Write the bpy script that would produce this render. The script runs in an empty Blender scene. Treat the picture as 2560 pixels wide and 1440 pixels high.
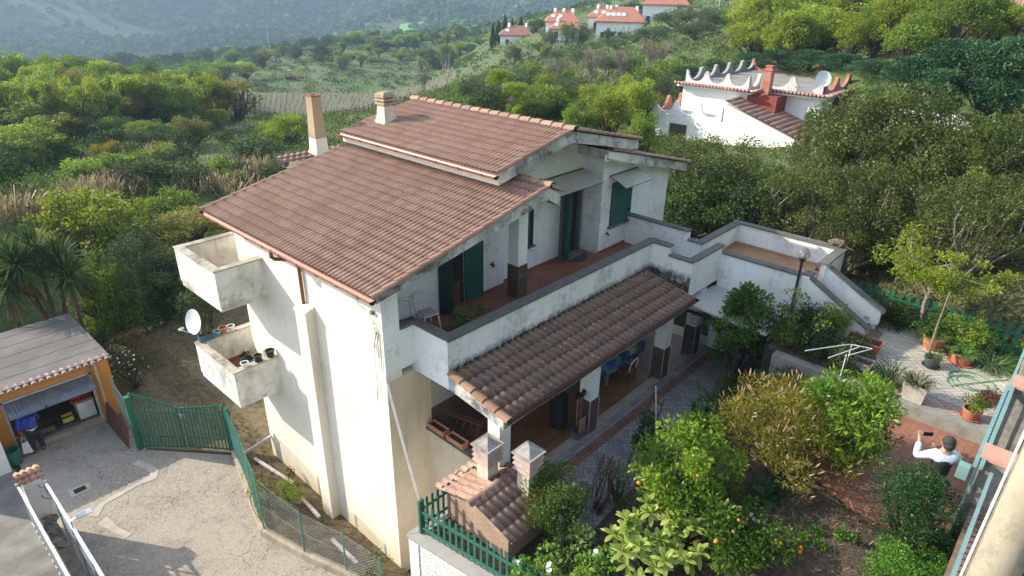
import bpy, bmesh, math, random
import numpy as np
from mathutils import Vector, Matrix
R = math.radians
scn = bpy.context.scene
COL = scn.collection
# ---------------------------------------------------------------- camera
CX, CY, CZ = -6.8324, -9.8184, 10.3313
YAW, PITCH, ROLL, FPX = R(47.660), R(-25.471), R(1.035), 1621.85
_fw = Vector((math.sin(YAW)*math.cos(PITCH), math.cos(YAW)*math.cos(PITCH), math.sin(PITCH)))
_r = Vector((math.cos(YAW), -math.sin(YAW), 0)); _u = _r.cross(_fw)
_r2 = _r*math.cos(ROLL) + _u*math.sin(ROLL); _u2 = -_r*math.sin(ROLL) + _u*math.cos(ROLL)
camd = bpy.data.cameras.new('camera'); cam = bpy.data.objects.new('camera', camd); COL.objects.link(cam)
camd.sensor_width = 36; camd.lens = 36*FPX/2560; camd.clip_start = .1; camd.clip_end = 6000
m = Matrix((_r2, _u2, -_fw)).transposed().to_4x4(); m.translation = (CX, CY, CZ); cam.matrix_world = m
scn.camera = cam
# ---------------------------------------------------------------- light
SUN_V = Vector((-1.0, 1.62, 1.02)).normalized()          # towards the sun
SUN_EL = math.asin(SUN_V.z); SUN_AZ = math.atan2(SUN_V.x, SUN_V.y)
w = bpy.data.worlds.new("World"); scn.world = w; w.use_nodes = True
nt = w.node_tree; bg = nt.nodes['Background']
sky = nt.nodes.new('ShaderNodeTexSky'); sky.sky_type = 'NISHITA'; sky.sun_disc = False
sky.sun_elevation = SUN_EL; sky.sun_rotation = SUN_AZ; sky.air_density = 1.0; sky.dust_density = .8
hs_ = nt.nodes.new('ShaderNodeHueSaturation'); hs_.inputs['Saturation'].default_value = .62; nt.links.new(sky.outputs[0], hs_.inputs['Color']); nt.links.new(hs_.outputs[0], bg.inputs[0]); bg.inputs[1].default_value = .15
sl = bpy.data.lights.new('sun', 'SUN'); sl.energy = 3.5; sl.angle = R(.5); sl.color = (1, .90, .72)
so = bpy.data.objects.new('sun', sl); COL.objects.link(so)
so.rotation_euler = SUN_V.to_track_quat('Z', 'Y').to_euler(); so.location = (0, 0, 60)
scn.view_settings.view_transform = 'Standard'; scn.view_settings.look = 'None'
scn.view_settings.exposure = 1.45; scn.view_settings.gamma = 1
# ---------------------------------------------------------------- helpers
def ray(px, py):
    return _fw + _r2*((px-1280)/FPX) - _u2*((py-720)/FPX)
def at(px, py, z):
    d = ray(px, py); t = (z-CZ)/d.z
    return Vector((CX, CY, CZ)) + d*t
def atd(px, py, dist):
    d = ray(px, py); return Vector((CX, CY, CZ)) + d*(dist/math.hypot(d.x, d.y))
def nmat(name):
    m = bpy.data.materials.new(name); m.use_nodes = True
    t = m.node_tree; b = t.nodes['Principled BSDF']
    return m, t, b
def N(t, kind, **kw):
    n = t.nodes.new('ShaderNode'+kind)
    for k, v in kw.items():
        if k in n.inputs: n.inputs[k].default_value = v
        else: setattr(n, k, v)
    return n
def ramp(t, fac, stops):
    r = t.nodes.new('ShaderNodeValToRGB'); e = r.color_ramp.elements
    while len(e) > 1: e.remove(e[-1])
    e[0].position = stops[0][0]; e[0].color = (*stops[0][1], 1)
    for p, c in stops[1:]:
        x = e.new(p); x.color = (*c, 1)
    t.links.new(fac, r.inputs[0]); return r.outputs[0]
def mixc(t, fac, a, b, mode='MIX'):
    n = t.nodes.new('ShaderNodeMix'); n.data_type = 'RGBA'; n.blend_type = mode
    for s, v in ((0, fac), (6, a), (7, b)):
        if hasattr(v, 'links'): t.links.new(v, n.inputs[s])
        elif s == 0: n.inputs[0].default_value = v
        else: n.inputs[s].default_value = (*v, 1)
    return n.outputs[2]
def coords(t, scale=(1, 1, 1), world=False):
    if world: o = t.nodes.new('ShaderNodeNewGeometry').outputs['Position']
    else: o = t.nodes.new('ShaderNodeTexCoord').outputs['Object']
    mp = t.nodes.new('ShaderNodeMapping'); mp.inputs['Scale'].default_value = scale
    t.links.new(o, mp.inputs[0]); return mp.outputs[0]
def noise(t, vec, scale, detail=5, rough=.6, dist=0):
    n = t.nodes.new('ShaderNodeTexNoise'); n.inputs['Scale'].default_value = scale
    n.inputs['Detail'].default_value = detail; n.inputs['Roughness'].default_value = rough; n.inputs['Distortion'].default_value = dist
    t.links.new(vec, n.inputs['Vector']); return n.outputs[0]
def bump(t, b, h, strength=.3, dist=.02):
    n = t.nodes.new('ShaderNodeBump'); n.inputs['Strength'].default_value = strength; n.inputs['Distance'].default_value = dist
    t.links.new(h, n.inputs['Height']); t.links.new(n.outputs[0], b.inputs['Normal'])
def simple(name, c, rough=.7, c2=None, sc=4., metal=0., bmp=0., c3=None):
    m, t, b = nmat(name); v = coords(t, world=True); n = noise(t, v, sc)
    c2 = c2 or tuple(x*.72 for x in c)
    st = [(.32, c2), (.6, c)] + ([(.75, c3)] if c3 else [])
    t.links.new(ramp(t, n, st), b.inputs['Base Color']); b.inputs['Roughness'].default_value = rough; b.inputs['Metallic'].default_value = metal
    if bmp: bump(t, b, noise(t, v, sc*6), bmp)
    return m
def plaster(name, c, dirt, amt=.5, sc=.6, speck=.0, streak=True, bmp=.15):
    """painted render with blotches, runs and specks of dirt"""
    m, t, b = nmat(name); v = coords(t, world=True)
    n1 = noise(t, v, sc, 6, .65)
    col = mixc(t, ramp(t, n1, [(.45, (0, 0, 0)), (.75, (amt, amt, amt))]), c, dirt)
    if streak:
        vs = coords(t, (3, 3, .35), True); n2 = noise(t, vs, 1.3, 5, .7)
        col = mixc(t, ramp(t, n2, [(.52, (0, 0, 0)), (.8, (amt*.8,)*3)]), col, tuple(x*.75 for x in dirt))
    if speck:
        n3 = noise(t, v, 7, 8, .75); n4 = noise(t, v, 1.1, 3, .5)
        mm = t.nodes.new('ShaderNodeMath'); mm.operation = 'MULTIPLY'; t.links.new(n3, mm.inputs[0]); t.links.new(n4, mm.inputs[1])
        col = mixc(t, ramp(t, mm.outputs[0], [(.30-.12*speck, (0, 0, 0)), (.36, (speck,)*3)]), col, (.06, .055, .05))
    t.links.new(col, b.inputs['Base Color']); b.inputs['Roughness'].default_value = .85
    bump(t, b, noise(t, v, 35, 4), bmp, .01)
    return m
def leafmat(name, c1, c2, c3=None, trans=.35, rough=.5, spread=1.0):
    m = bpy.data.materials.new(name); m.use_nodes = True; t = m.node_tree; b = t.nodes['Principled BSDF']; out = t.nodes['Material Output']
    a = t.nodes.new('ShaderNodeAttribute'); a.attribute_name = 'leafv'
    col = ramp(t, a.outputs['Fac'], [(0, c1), (.65, c2), (1, c3 or c2)])
    oi = t.nodes.new('ShaderNodeObjectInfo')
    hs = t.nodes.new('ShaderNodeHueSaturation'); t.links.new(col, hs.inputs['Color'])
    mr = t.nodes.new('ShaderNodeMapRange'); mr.inputs['To Min'].default_value = 1-.22*spread; mr.inputs['To Max'].default_value = 1+.22*spread
    t.links.new(oi.outputs['Random'], mr.inputs['Value']); t.links.new(mr.outputs[0], hs.inputs['Value'])
    t.links.new(hs.outputs[0], b.inputs['Base Color']); b.inputs['Roughness'].default_value = rough
    b.inputs['Specular IOR Level'].default_value = .35 if rough < .9 else 0
    tr = t.nodes.new('ShaderNodeBsdfTranslucent'); t.links.new(hs.outputs[0], tr.inputs[0])
    mx = t.nodes.new('ShaderNodeMixShader'); mx.inputs[0].default_value = trans
    t.links.new(b.outputs[0], mx.inputs[1]); t.links.new(tr.outputs[0], mx.inputs[2]); t.links.new(mx.outputs[0], out.inputs[0])
    return m
def attrmat(name, stops, rough=.75, dirtc=None, dirt=.0, dsc=1.2, bmp=.2, speck=None):
    """colour per tile / stone from the mesh attribute, plus dirt in patches"""
    m, t, b = nmat(name); a = t.nodes.new('ShaderNodeAttribute'); a.attribute_name = 'leafv'
    col = ramp(t, a.outputs['Fac'], stops); v = coords(t, world=True)
    col = mixc(t, ramp(t, noise(t, v, 9, 5, .7), [(.3, (0, 0, 0)), (.8, (.5, .5, .5))]), col, tuple(x*.55 for x in stops[0][1]))
    if dirtc: col = mixc(t, ramp(t, noise(t, v, dsc, 7, .7), [(.5, (0, 0, 0)), (.68, (dirt,)*3)]), col, dirtc)
    if speck:
        vo = t.nodes.new('ShaderNodeTexVoronoi'); vo.inputs['Scale'].default_value = 6.5; t.links.new(v, vo.inputs['Vector'])
        col = mixc(t, ramp(t, vo.outputs['Distance'], [(.13, (.75,)*3), (.2, (0, 0, 0))]), col, speck)
    t.links.new(col, b.inputs['Base Color']); b.inputs['Roughness'].default_value = rough
    bump(t, b, noise(t, v, 40, 4), bmp, .01)
    return m

def wl(o):
    p = Vector((0, 0, 0))
    while o: p = p + o.location; o = o.parent
    return p
class MB:
    def __init__(s): s.v = []; s.f = []; s.m = []; s.a = []
    def add(s, vs, fs, m=0, a=None):
        k = len(s.v); s.v += [tuple(p) for p in vs]; s.a += (a if isinstance(a, list) else [a if a is not None else .5]*len(vs))
        for f in fs: s.f.append(tuple(i+k for i in f)); s.m.append(m)
    def box(s, x0, x1, y0, y1, z0, z1, m=0, a=None):
        s.add([(x0,y0,z0),(x1,y0,z0),(x1,y1,z0),(x0,y1,z0),(x0,y0,z1),(x1,y0,z1),(x1,y1,z1),(x0,y1,z1)],
              [(0,3,2,1),(4,5,6,7),(0,1,5,4),(1,2,6,5),(2,3,7,6),(3,0,4,7)], m, a); return s
    def obox(s, c, ax, ay, az, m=0, a=None):
        c = Vector(c); ax, ay, az = Vector(ax), Vector(ay), Vector(az)
        P = [c+ax*i+ay*j+az*k for k in (-1, 1) for (i, j) in ((-1,-1),(1,-1),(1,1),(-1,1))]
        s.add(P, [(0,3,2,1),(4,5,6,7),(0,1,5,4),(1,2,6,5),(2,3,7,6),(3,0,4,7)], m, a); return s
    def bar(s, p, q, wd, ht=None, m=0, a=None):
        p, q = Vector(p), Vector(q); d = q-p; ht = ht or wd
        up = Vector((0,0,1)) if abs(d.normalized().z) < .95 else Vector((0,1,0))
        sd = d.cross(up).normalized(); u = sd.cross(d).normalized()
        return s.obox((p+q)/2, d/2, sd*wd/2, u*ht/2, m, a)
    def prism(s, poly, vec, m=0, a=None):
        n = len(poly); v = Vector(vec); P = [Vector(p) for p in poly]
        s.add(P+[p+v for p in P], [tuple(range(n))[::-1], tuple(range(n, 2*n))]+[(i, (i+1) % n, n+(i+1) % n, n+i) for i in range(n)], m, a); return s
    def tube(s, path, r, n=6, m=0, a=None, cap=True):
        path = [Vector(p) for p in path]; rs = r if isinstance(r, (list, tuple)) else [r]*len(path)
        vs = []; fs = []; ref = None
        for i, p in enumerate(path):
            d = (path[min(i+1, len(path)-1)]-path[max(i-1, 0)]).normalized()
            if ref is None: ref = Vector((0,0,1)) if abs(d.z) < .9 else Vector((1,0,0))
            x = d.cross(ref).normalized(); y = x.cross(d).normalized(); ref = y
            for k in range(n):
                an = 2*math.pi*k/n; vs.append(p+(x*math.cos(an)+y*math.sin(an))*rs[i])
        for i in range(len(path)-1):
            for k in range(n):
                fs.append((i*n+k, i*n+(k+1) % n, (i+1)*n+(k+1) % n, (i+1)*n+k))
        if cap: fs += [tuple(range(n))[::-1], tuple(range((len(path)-1)*n, len(path)*n))]
        s.add(vs, fs, m, a); return s
    def lathe(s, prof, c=(0,0,0), n=16, m=0, a=None):
        vs = [(c[0]+r*math.cos(2*math.pi*k/n), c[1]+r*math.sin(2*math.pi*k/n), c[2]+z) for r, z in prof for k in range(n)]
        L = len(prof)
        fs = [(i*n+k, i*n+(k+1) % n, (i+1)*n+(k+1) % n, (i+1)*n+k) for i in range(L-1) for k in range(n)]
        if prof[0][0] > 1e-4: fs.append(tuple(range(n))[::-1])
        if prof[-1][0] > 1e-4: fs.append(tuple(range((L-1)*n, L*n)))
        s.add(vs, fs, m, a); return s
    def ball(s, c, r, n=10, m=0, a=None, sq=(1,1,1)):
        rows = max(4, n//2); vs = []; fs = []
        for i in range(rows+1):
            th = math.pi*i/rows
            for k in range(n):
                ph = 2*math.pi*k/n
                vs.append((c[0]+r*sq[0]*math.sin(th)*math.cos(ph), c[1]+r*sq[1]*math.sin(th)*math.sin(ph), c[2]+r*sq[2]*math.cos(th)))
        for i in range(rows):
            for k in range(n): fs.append((i*n+k, (i+1)*n+k, (i+1)*n+(k+1) % n, i*n+(k+1) % n))
        s.add(vs, fs, m, a); return s
    def build(s, name, mats, parent=None, smooth=False, loc=None, bevel=0):
        o0 = wl(parent) if parent else Vector(loc or (0, 0, 0))
        me = bpy.data.meshes.new(name); V = np.array(s.v, float)-np.array(o0)
        me.from_pydata(V.tolist(), [], s.f)
        for mm in (mats if isinstance(mats, (list, tuple)) else [mats]): me.materials.append(mm)
        me.polygons.foreach_set('material_index', s.m)
        if smooth: me.polygons.foreach_set('use_smooth', [True]*len(s.f))
        at_ = me.attributes.new('leafv', 'FLOAT', 'POINT'); at_.data.foreach_set('value', s.a)
        me.update()
        o = bpy.data.objects.new(name, me); COL.objects.link(o)
        if parent: o.parent = parent
        else: o.location = o0
        if bevel:
            b = o.modifiers.new('bevel', 'BEVEL'); b.width = bevel; b.segments = 2; b.limit_method = 'ANGLE'
        return o
def npmesh(name, V, F, mats, attr=None, parent=None, loc=None, smooth=False, mi=None):
    o0 = wl(parent) if parent else Vector(loc or (0, 0, 0))
    V = np.asarray(V, np.float32)-np.array(o0, np.float32); F = np.asarray(F, np.int32); k = F.shape[1]
    me = bpy.data.meshes.new(name); me.vertices.add(len(V)); me.vertices.foreach_set('co', V.ravel())
    me.loops.add(F.size); me.loops.foreach_set('vertex_index', F.ravel())
    me.polygons.add(len(F)); me.polygons.foreach_set('loop_start', np.arange(0, F.size, k, dtype=np.int32))
    try: me.polygons.foreach_set('loop_total', np.full(len(F), k, np.int32))
    except Exception: pass
    for mm in (mats if isinstance(mats, (list, tuple)) else [mats]): me.materials.append(mm)
    if mi is not None: me.polygons.foreach_set('material_index', np.asarray(mi, np.int32))
    if smooth: me.polygons.foreach_set('use_smooth', np.ones(len(F), bool))
    if attr is not None:
        a = me.attributes.new('leafv', 'FLOAT', 'POINT'); a.data.foreach_set('value', np.asarray(attr, np.float32))
    me.update(calc_edges=True); me.validate()
    o = bpy.data.objects.new(name, me); COL.objects.link(o)
    if parent: o.parent = parent
    else: o.location = o0
    return o
def tag(o, label=None, cat=None, group=None, kind=None):
    if label: o['label'] = label
    if cat: o['category'] = cat
    if group: o['group'] = group
    if kind: o['kind'] = kind
    return o
def thing(name, label, cat, loc=(0, 0, 0), group=None):
    o = bpy.data.objects.new(name, None); COL.objects.link(o); o.location = loc; o.empty_display_size = .2
    return tag(o, label, cat, group)
def dup(src, loc, rz=0, sc=1, label=None, group=None):
    def cp(o, par):
        c = o.copy(); COL.objects.link(c); c.parent = par
        for ch in list(o.children): cp(ch, c)
        return c
    r = cp(src, None); r.location = loc; r.rotation_euler = (0, 0, rz)
    r.scale = sc if isinstance(sc, (tuple, list)) else (sc, sc, sc)
    if label: r['label'] = label
    if group: r['group'] = group
    return r
# ================================================================ materials of the house
def hair_cracks(mat, amt=.45):
    t = mat.node_tree; b_ = t.nodes['Principled BSDF']; src = b_.inputs['Base Color'].links[0].from_socket; v = coords(t, world=True); cr = t.nodes.new('ShaderNodeTexVoronoi'); cr.feature = 'DISTANCE_TO_EDGE'; cr.inputs['Scale'].default_value = .42
    dn = t.nodes.new('ShaderNodeVectorMath'); dn.operation = 'MULTIPLY_ADD'; nz = t.nodes.new('ShaderNodeTexNoise'); nz.inputs['Scale'].default_value = 1.6; nz.inputs['Detail'].default_value = 7; t.links.new(v, nz.inputs['Vector']); t.links.new(nz.outputs['Color'], dn.inputs[0]); dn.inputs[1].default_value = (1.1, 1.1, 1.1); t.links.new(v, dn.inputs[2]); t.links.new(dn.outputs[0], cr.inputs['Vector'])
    f = ramp(t, cr.outputs['Distance'], [(.0012, (amt,)*3), (.003, (0, 0, 0))]); t.links.new(mixc(t, f, src, (.30, .26, .21)), b_.inputs['Base Color'])
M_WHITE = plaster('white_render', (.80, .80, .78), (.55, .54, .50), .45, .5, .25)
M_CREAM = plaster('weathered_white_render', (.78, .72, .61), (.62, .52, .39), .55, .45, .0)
hair_cracks(M_CREAM)
M_TAN = plaster('yellowed_render', (.62, .53, .40), (.48, .38, .26), .7, .8, .0)
M_GRIME = plaster('stained_concrete', (.68, .67, .63), (.26, .25, .23), .8, 2.6, .9)
M_BALC = plaster('stained_balcony_render', (.76, .74, .69), (.36, .33, .27), .85, 1.6, .5)
M_STONE = plaster('grey_coping_stone', (.135, .125, .115), (.075, .07, .065), .8, 3, .4, False)
M_CONC = plaster('weathered_coping', (.46, .42, .34), (.20, .18, .15), .9, 5, .6, False)
M_TILE = attrmat('brown_roof_tile', [(0, (.31, .185, .135)), (.5, (.355, .215, .16)), (1, (.40, .25, .19))], .8, (.14, .09, .065), .35, .9, speck=None)
M_TILE_UP = attrmat('pale_brown_roof_tile', [(0, (.34, .205, .15)), (.5, (.385, .235, .175)), (1, (.43, .27, .205))], .8, (.2, .11, .075), .3, .7)
M_TILE_OLD = attrmat('lichened_roof_tile', [(0, (.20, .122, .088)), (.5, (.235, .145, .105)), (1, (.27, .17, .125))], .85, (.14, .10, .08), .55, 1.5, .3, (.42, .35, .25))
M_RIDGE = attrmat('ridge_tile', [(0, (.27, .15, .10)), (.5, (.34, .21, .15)), (1, (.42, .27, .20))], .8, (.22, .2, .16), .35, 2)
M_VERGE = attrmat('terracotta_verge_tile', [(0, (.27, .15, .105)), (.5, (.33, .19, .135)), (1, (.38, .235, .175))], .8, (.2, .12, .09), .35, 1.5)
M_GUT = simple('copper_painted_gutter', (.36, .15, .105), .4, (.30, .12, .085), 2)
M_GUTD = simple('dark_brown_metal', (.035, .025, .022), .5)
M_GREEN = simple('green_painted_wood', (.02, .11, .085), .55, (.012, .07, .055), 6)
M_DGREEN = simple('dark_green_wood', (.012, .05, .04), .5, (.008, .03, .025), 6)
M_DARK = simple('dark_interior', (.02, .016, .013), .9)
M_BLACK = simple('black_metal', (.012, .012, .013), .45)
def brick_mat(name, c1, c2, mort, sx, sy, off=.5, rough=.7, msize=.012, axes='XY', bmp=.2, rot=0):
    m, t, b = nmat(name); g = t.nodes.new('ShaderNodeNewGeometry'); mp = t.nodes.new('ShaderNodeMapping')
    if axes == 'XZ':   # vertical faces: swing so that u runs round corners
        sp = t.nodes.new('ShaderNodeSeparateXYZ'); t.links.new(g.outputs['Position'], sp.inputs[0])
        ad = t.nodes.new('ShaderNodeMath'); ad.operation = 'ADD'; t.links.new(sp.outputs[0], ad.inputs[0]); t.links.new(sp.outputs[1], ad.inputs[1])
        cb = t.nodes.new('ShaderNodeCombineXYZ'); t.links.new(ad.outputs[0], cb.inputs[0]); t.links.new(sp.outputs[2], cb.inputs[1]); t.links.new(cb.outputs[0], mp.inputs[0])
    else:
        t.links.new(g.outputs['Position'], mp.inputs[0])
    mp.inputs['Rotation'].default_value = (0, 0, rot)
    br = t.nodes.new('ShaderNodeTexBrick'); br.offset = off
    for k, v in (('Color1', c1), ('Color2', c2), ('Mortar', mort)): br.inputs[k].default_value = (*v, 1)
    br.inputs['Scale'].default_value = 1; br.inputs['Mortar Size'].default_value = msize; br.inputs['Brick Width'].default_value = sx; br.inputs['Row Height'].default_value = sy
    t.links.new(mp.outputs[0], br.inputs['Vector'])
    v = coords(t, world=True)
    col = mixc(t, ramp(t, noise(t, v, 1.6, 6, .7), [(.35, (0, 0, 0)), (.7, (.55,)*3)]), br.outputs[0], tuple(x*.5 for x in c1))
    t.links.new(col, b.inputs['Base Color']); b.inputs['Roughness'].default_value = rough
    inv = t.nodes.new('ShaderNodeMath'); inv.operation = 'SUBTRACT'; inv.inputs[0].default_value = 1; t.links.new(br.outputs['Fac'], inv.inputs[1])
    bump(t, b, inv.outputs[0], bmp, .006)
    return m
M_TERRA = brick_mat('terracotta_floor_tile', (.27, .095, .05), (.31, .115, .06), (.16, .075, .05), .24, .12, rough=.55)
M_TERRA_L = brick_mat('ochre_floor_tile', (.42, .24, .13), (.46, .27, .15), (.30, .19, .12), .3, .3, 0)
M_WOOD = brick_mat('plank_look_floor_tile', (.20, .10, .045), (.26, .135, .06), (.12, .06, .03), 1.1, .13, .37, .45, .004)
M_STONETILE = brick_mat('brown_stone_cladding', (.10, .065, .05), (.15, .10, .075), (.07, .05, .045), .24, .17, .5, .7, .008, 'XZ')
M_SKIRT = simple('ochre_skirting', (.44, .25, .15), .6)

def tile_sheet(name, mat, parent, P0, U, Lu, S, Ls, roll=.13, row=.30, amp=.052, seed=1, lift=.009, width=.74):
    """interlocking tiles laid row over row: rolls run up the slope S, rows along U"""
    rng = np.random.RandomState(seed); U = Vector(U).normalized(); S = Vector(S).normalized(); Nn = U.cross(S)
    if Nn.z < 0: Nn = -Nn
    P0 = np.array(P0); U_, S_, N_ = np.array(U), np.array(S), np.array(Nn)
    nr = int(math.ceil(Ls/row)); K = 9; nu = int(round(Lu/roll))
    us = (np.arange(nu*K+1)/K)*(Lu/nu); ph = (np.arange(nu*K+1) % K)/K
    hh = np.where(np.abs(ph-.5) < width/2, np.cos((ph-.5)/width*math.pi), 0)**.8*amp
    V, F, A = [], [], []
    n = len(us); col = (np.arange(n)//(2*K)); k0 = 0
    for i in range(nr):
        s0 = i*row-.035; s1 = min((i+1)*row, Ls)
        tv = rng.rand(col.max()+2)[col]; jit = (rng.rand(col.max()+2)[col]-.5)*.006
        for s, l in ((s0+.05, -.012), (s0, lift), (s1, lift*.1)):
            base = P0[None]+us[:, None]*U_[None]+(s+jit[:, None]*0)*S_[None]
            V.append(base+(hh+l+jit*(l > 0))[:, None]*N_[None]); A.append(tv)
        a = np.arange(n-1)
        for r0 in (0, 1):
            q = np.stack([k0+r0*n+a, k0+r0*n+a+1, k0+(r0+1)*n+a+1, k0+(r0+1)*n+a], 1); F.append(q)
        k0 += 3*n
    return npmesh(name, np.concatenate(V), np.concatenate(F), mat, np.concatenate(A), parent)
def half_tiles(name, mat, parent, p, q, r=.11, step=.33, up=(0, 0, 1), seed=2, taper=.86, rise=.02, n=8):
    """a line of overlapping half round tiles from p to q"""
    rng = random.Random(seed); p, q = Vector(p), Vector(q); d = (q-p); L = d.length; d.normalize(); up = Vector(up); sd = d.cross(up).normalized(); u = sd.cross(d).normalized()
    mb = MB(); k = max(1, round(L/step)); st = L/k
    for i in range(k):
        a = rng.random(); c0 = p+d*(i*st-.03); c1 = p+d*((i+1)*st+.01); vs = []
        for c, rr, l in ((c0, r*.84, rise), (c0, r, rise), (c1, r*taper, 0)):
            for j in range(n+1):
                an = math.pi*j/n; vs.append(c+sd*math.cos(an)*rr+u*(math.sin(an)*rr*.8+l))
        fs = []
        for b in (0, 1):
            for j in range(n): fs.append((b*(n+1)+j, b*(n+1)+j+1, (b+1)*(n+1)+j+1, (b+1)*(n+1)+j))
        mb.add(vs, fs, 0, a)
    return mb.build(name, mat, parent, smooth=False)
def gutter(name, parent, p, q, r=.075, mat=None, capmat=None, straps=.72, out=(-1, 0, 0)):
    p, q = Vector(p), Vector(q); d = (q-p); L = d.length; d.normalize(); o = Vector(out); mb = MB(); n = 8; vs = []
    for c in (p, q):
        for rr in (r, r*.88):
            for j in range(n+1):
                an = math.pi*j/n; vs.append(c+o*(math.cos(an)*rr)+Vector((0, 0, -math.sin(an)*rr*1.05)))
    m_ = n+1; fs = []
    for j in range(n): fs += [(j, j+1, 2*m_+j+1, 2*m_+j), (m_+j+1, m_+j, 3*m_+j, 3*m_+j+1)]
    fs += [(0, 2*m_, 3*m_, m_), (n, m_+n, 3*m_+n, 2*m_+n)]
    mb.add(vs, fs, 0)
    g = mb.build(name, mat or M_GUT, parent)
    for c, sgn in ((p, -1), (q, 1)):
        cb = MB(); pr = [c+o*(math.cos(math.pi*j/n)*r*1.05)+Vector((0, 0, -math.sin(math.pi*j/n)*r*1.1)) for j in range(n+1)]
        cb.prism(pr, d*(.012*sgn)); cb.build('end_cap', capmat or M_GUTD, g)
    if straps:
        k = int(L/straps); M_ST = simple('strap_brown', (.09, .03, .02), .5)
        for i in range(k):
            c = p+d*(L*(i+.5)/k); sb = MB()
            pts = [c+o*(math.cos(math.pi*j/n)*r*1.04)+Vector((0, 0, -math.sin(math.pi*j/n)*r*1.09)) for j in range(n+1)]
            for a, b in zip(pts[:-1], pts[1:]): sb.bar(a, b, .03, .006)
            sb.build('strap', M_ST, g)
    return g
def coping(mb, p, q, z, w, t=.05, m=0):
    """flat stone on a wall running along X or Y, z = top"""
    (x0, y0), (x1, y1) = p, q
    if abs(x1-x0) > abs(y1-y0): mb.box(min(x0, x1), max(x0, x1), y0-w/2, y0+w/2, z-t, z, m)
    else: mb.box(x0-w/2, x0+w/2, min(y0, y1), max(y0, y1), z-t, z, m)

# ================================================================ the villa
H = thing('house', 'white villa with brown tiled roofs, two side balconies and a long first floor terrace', 'house', (6, 3, 0))
SL = .2156
wb = MB()
wb.box(0, 10.1, 0, 6.29, -3.3, 2.45, 0)
wb.box(10.1, 12.45, .75, 6.29, -3.3, 2.45, 0)
wb.prism([(0, 1.25, 2.45), (4.95, 1.25, 2.45), (4.95, 1.25, 5.70), (0, 1.25, 4.70)], (0, 5.04, 0), 0)
wb.prism([(0, .3, 2.45), (.3, .3, 2.45), (.3, .3, 4.70), (0, .3, 4.66)], (0, .95, 0), 0)
wb.box(0, .43, 0, .3, 2.45, 4.72, 0)
wb.prism([(4.95, 1.4, 2.45), (8.63, 1.4, 2.45), (8.63, 1.4, 6.12), (6.385, 1.4, 6.6), (4.95, 1.4, 6.29)], (0, 4.89, 0), 0)
wb.prism([(8.63, .75, 2.45), (12.45, .75, 2.45), (12.45, .75, 4.74), (8.63, .75, 5.68)], (0, 5.54, 0), 0)
wb.prism([(4.0, 1.4, 5.2), (8.9, 1.4, 5.2), (8.9, 1.4, 6.05), (6.385, 1.4, 6.58), (4.0, 1.4, 6.06)], (0, 4.8, 0), 0)
wb.build('wall', M_CREAM, H)
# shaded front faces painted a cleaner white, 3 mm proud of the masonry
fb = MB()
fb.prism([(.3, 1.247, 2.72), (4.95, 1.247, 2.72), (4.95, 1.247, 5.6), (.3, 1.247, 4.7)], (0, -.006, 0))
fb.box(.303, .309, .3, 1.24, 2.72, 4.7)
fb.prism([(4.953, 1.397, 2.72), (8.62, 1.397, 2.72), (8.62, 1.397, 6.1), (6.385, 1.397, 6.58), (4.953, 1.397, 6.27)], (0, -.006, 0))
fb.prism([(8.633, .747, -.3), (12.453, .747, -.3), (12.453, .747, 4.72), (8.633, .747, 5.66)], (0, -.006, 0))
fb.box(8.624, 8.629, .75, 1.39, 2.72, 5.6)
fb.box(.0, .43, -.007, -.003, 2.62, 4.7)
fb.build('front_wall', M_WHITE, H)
tb = MB(); tb.box(.002, 1.17, -.009, -.003, -3.3, 2.45); tb.build('basement_wall', M_TAN, H)
# chimney flue on the side wall
fl = MB(); fl.box(-.25, .0, 2.65, 3.1, -3.3, 3.2); fl.prism([(-.27, 2.63, 3.2), (0, 2.63, 3.2), (0, 2.63, 3.36), (-.27, 2.63, 3.26)], (0, .49, 0)); fl.build('flue', M_CREAM, H)
# ---- side balconies
def balcony(z1, name='balcony'):
    zb = z1-.97; b = MB(); t = .16
    b.box(-1.23, .0, 4.91, 4.91+t, zb, z1-.04); b.box(-1.23, -1.23+t, 4.91+t, 7.2-t, zb, z1-.04); b.box(-1.23, .9, 7.2-t, 7.2, zb, z1-.04)
    b.box(-1.21, .0, 4.93, 7.18, zb-.14, zb)
    b.box(0, .9, 6.30, 7.18, zb-.14, zb)
    o = b.build(name, M_BALC, H)
    c = MB(); c.box(-1.25, .0, 4.89, 5.10, z1-.04, z1); c.box(-1.25, -1.04, 5.10, 7.01, z1-.04, z1); c.box(-1.25, .9, 7.01, 7.22, z1-.04, z1)
    c.build('coping', M_CONC, o)
    f = MB(); f.box(-1.07, -.002, 5.07, 7.04, zb, zb+.06); f.build('floor', M_TERRA if z1 < 2 else M_TERRA_L, o)
    s = MB(); s.box(-1.07, .0, 7.02, 7.04, zb+.06, zb+.16); s.build('skirting', M_SKIRT if z1 > 2 else simple('red_skirting', (.3, .1, .055)), o)
    return o
balcony(3.92); balcony(1.06)
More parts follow.
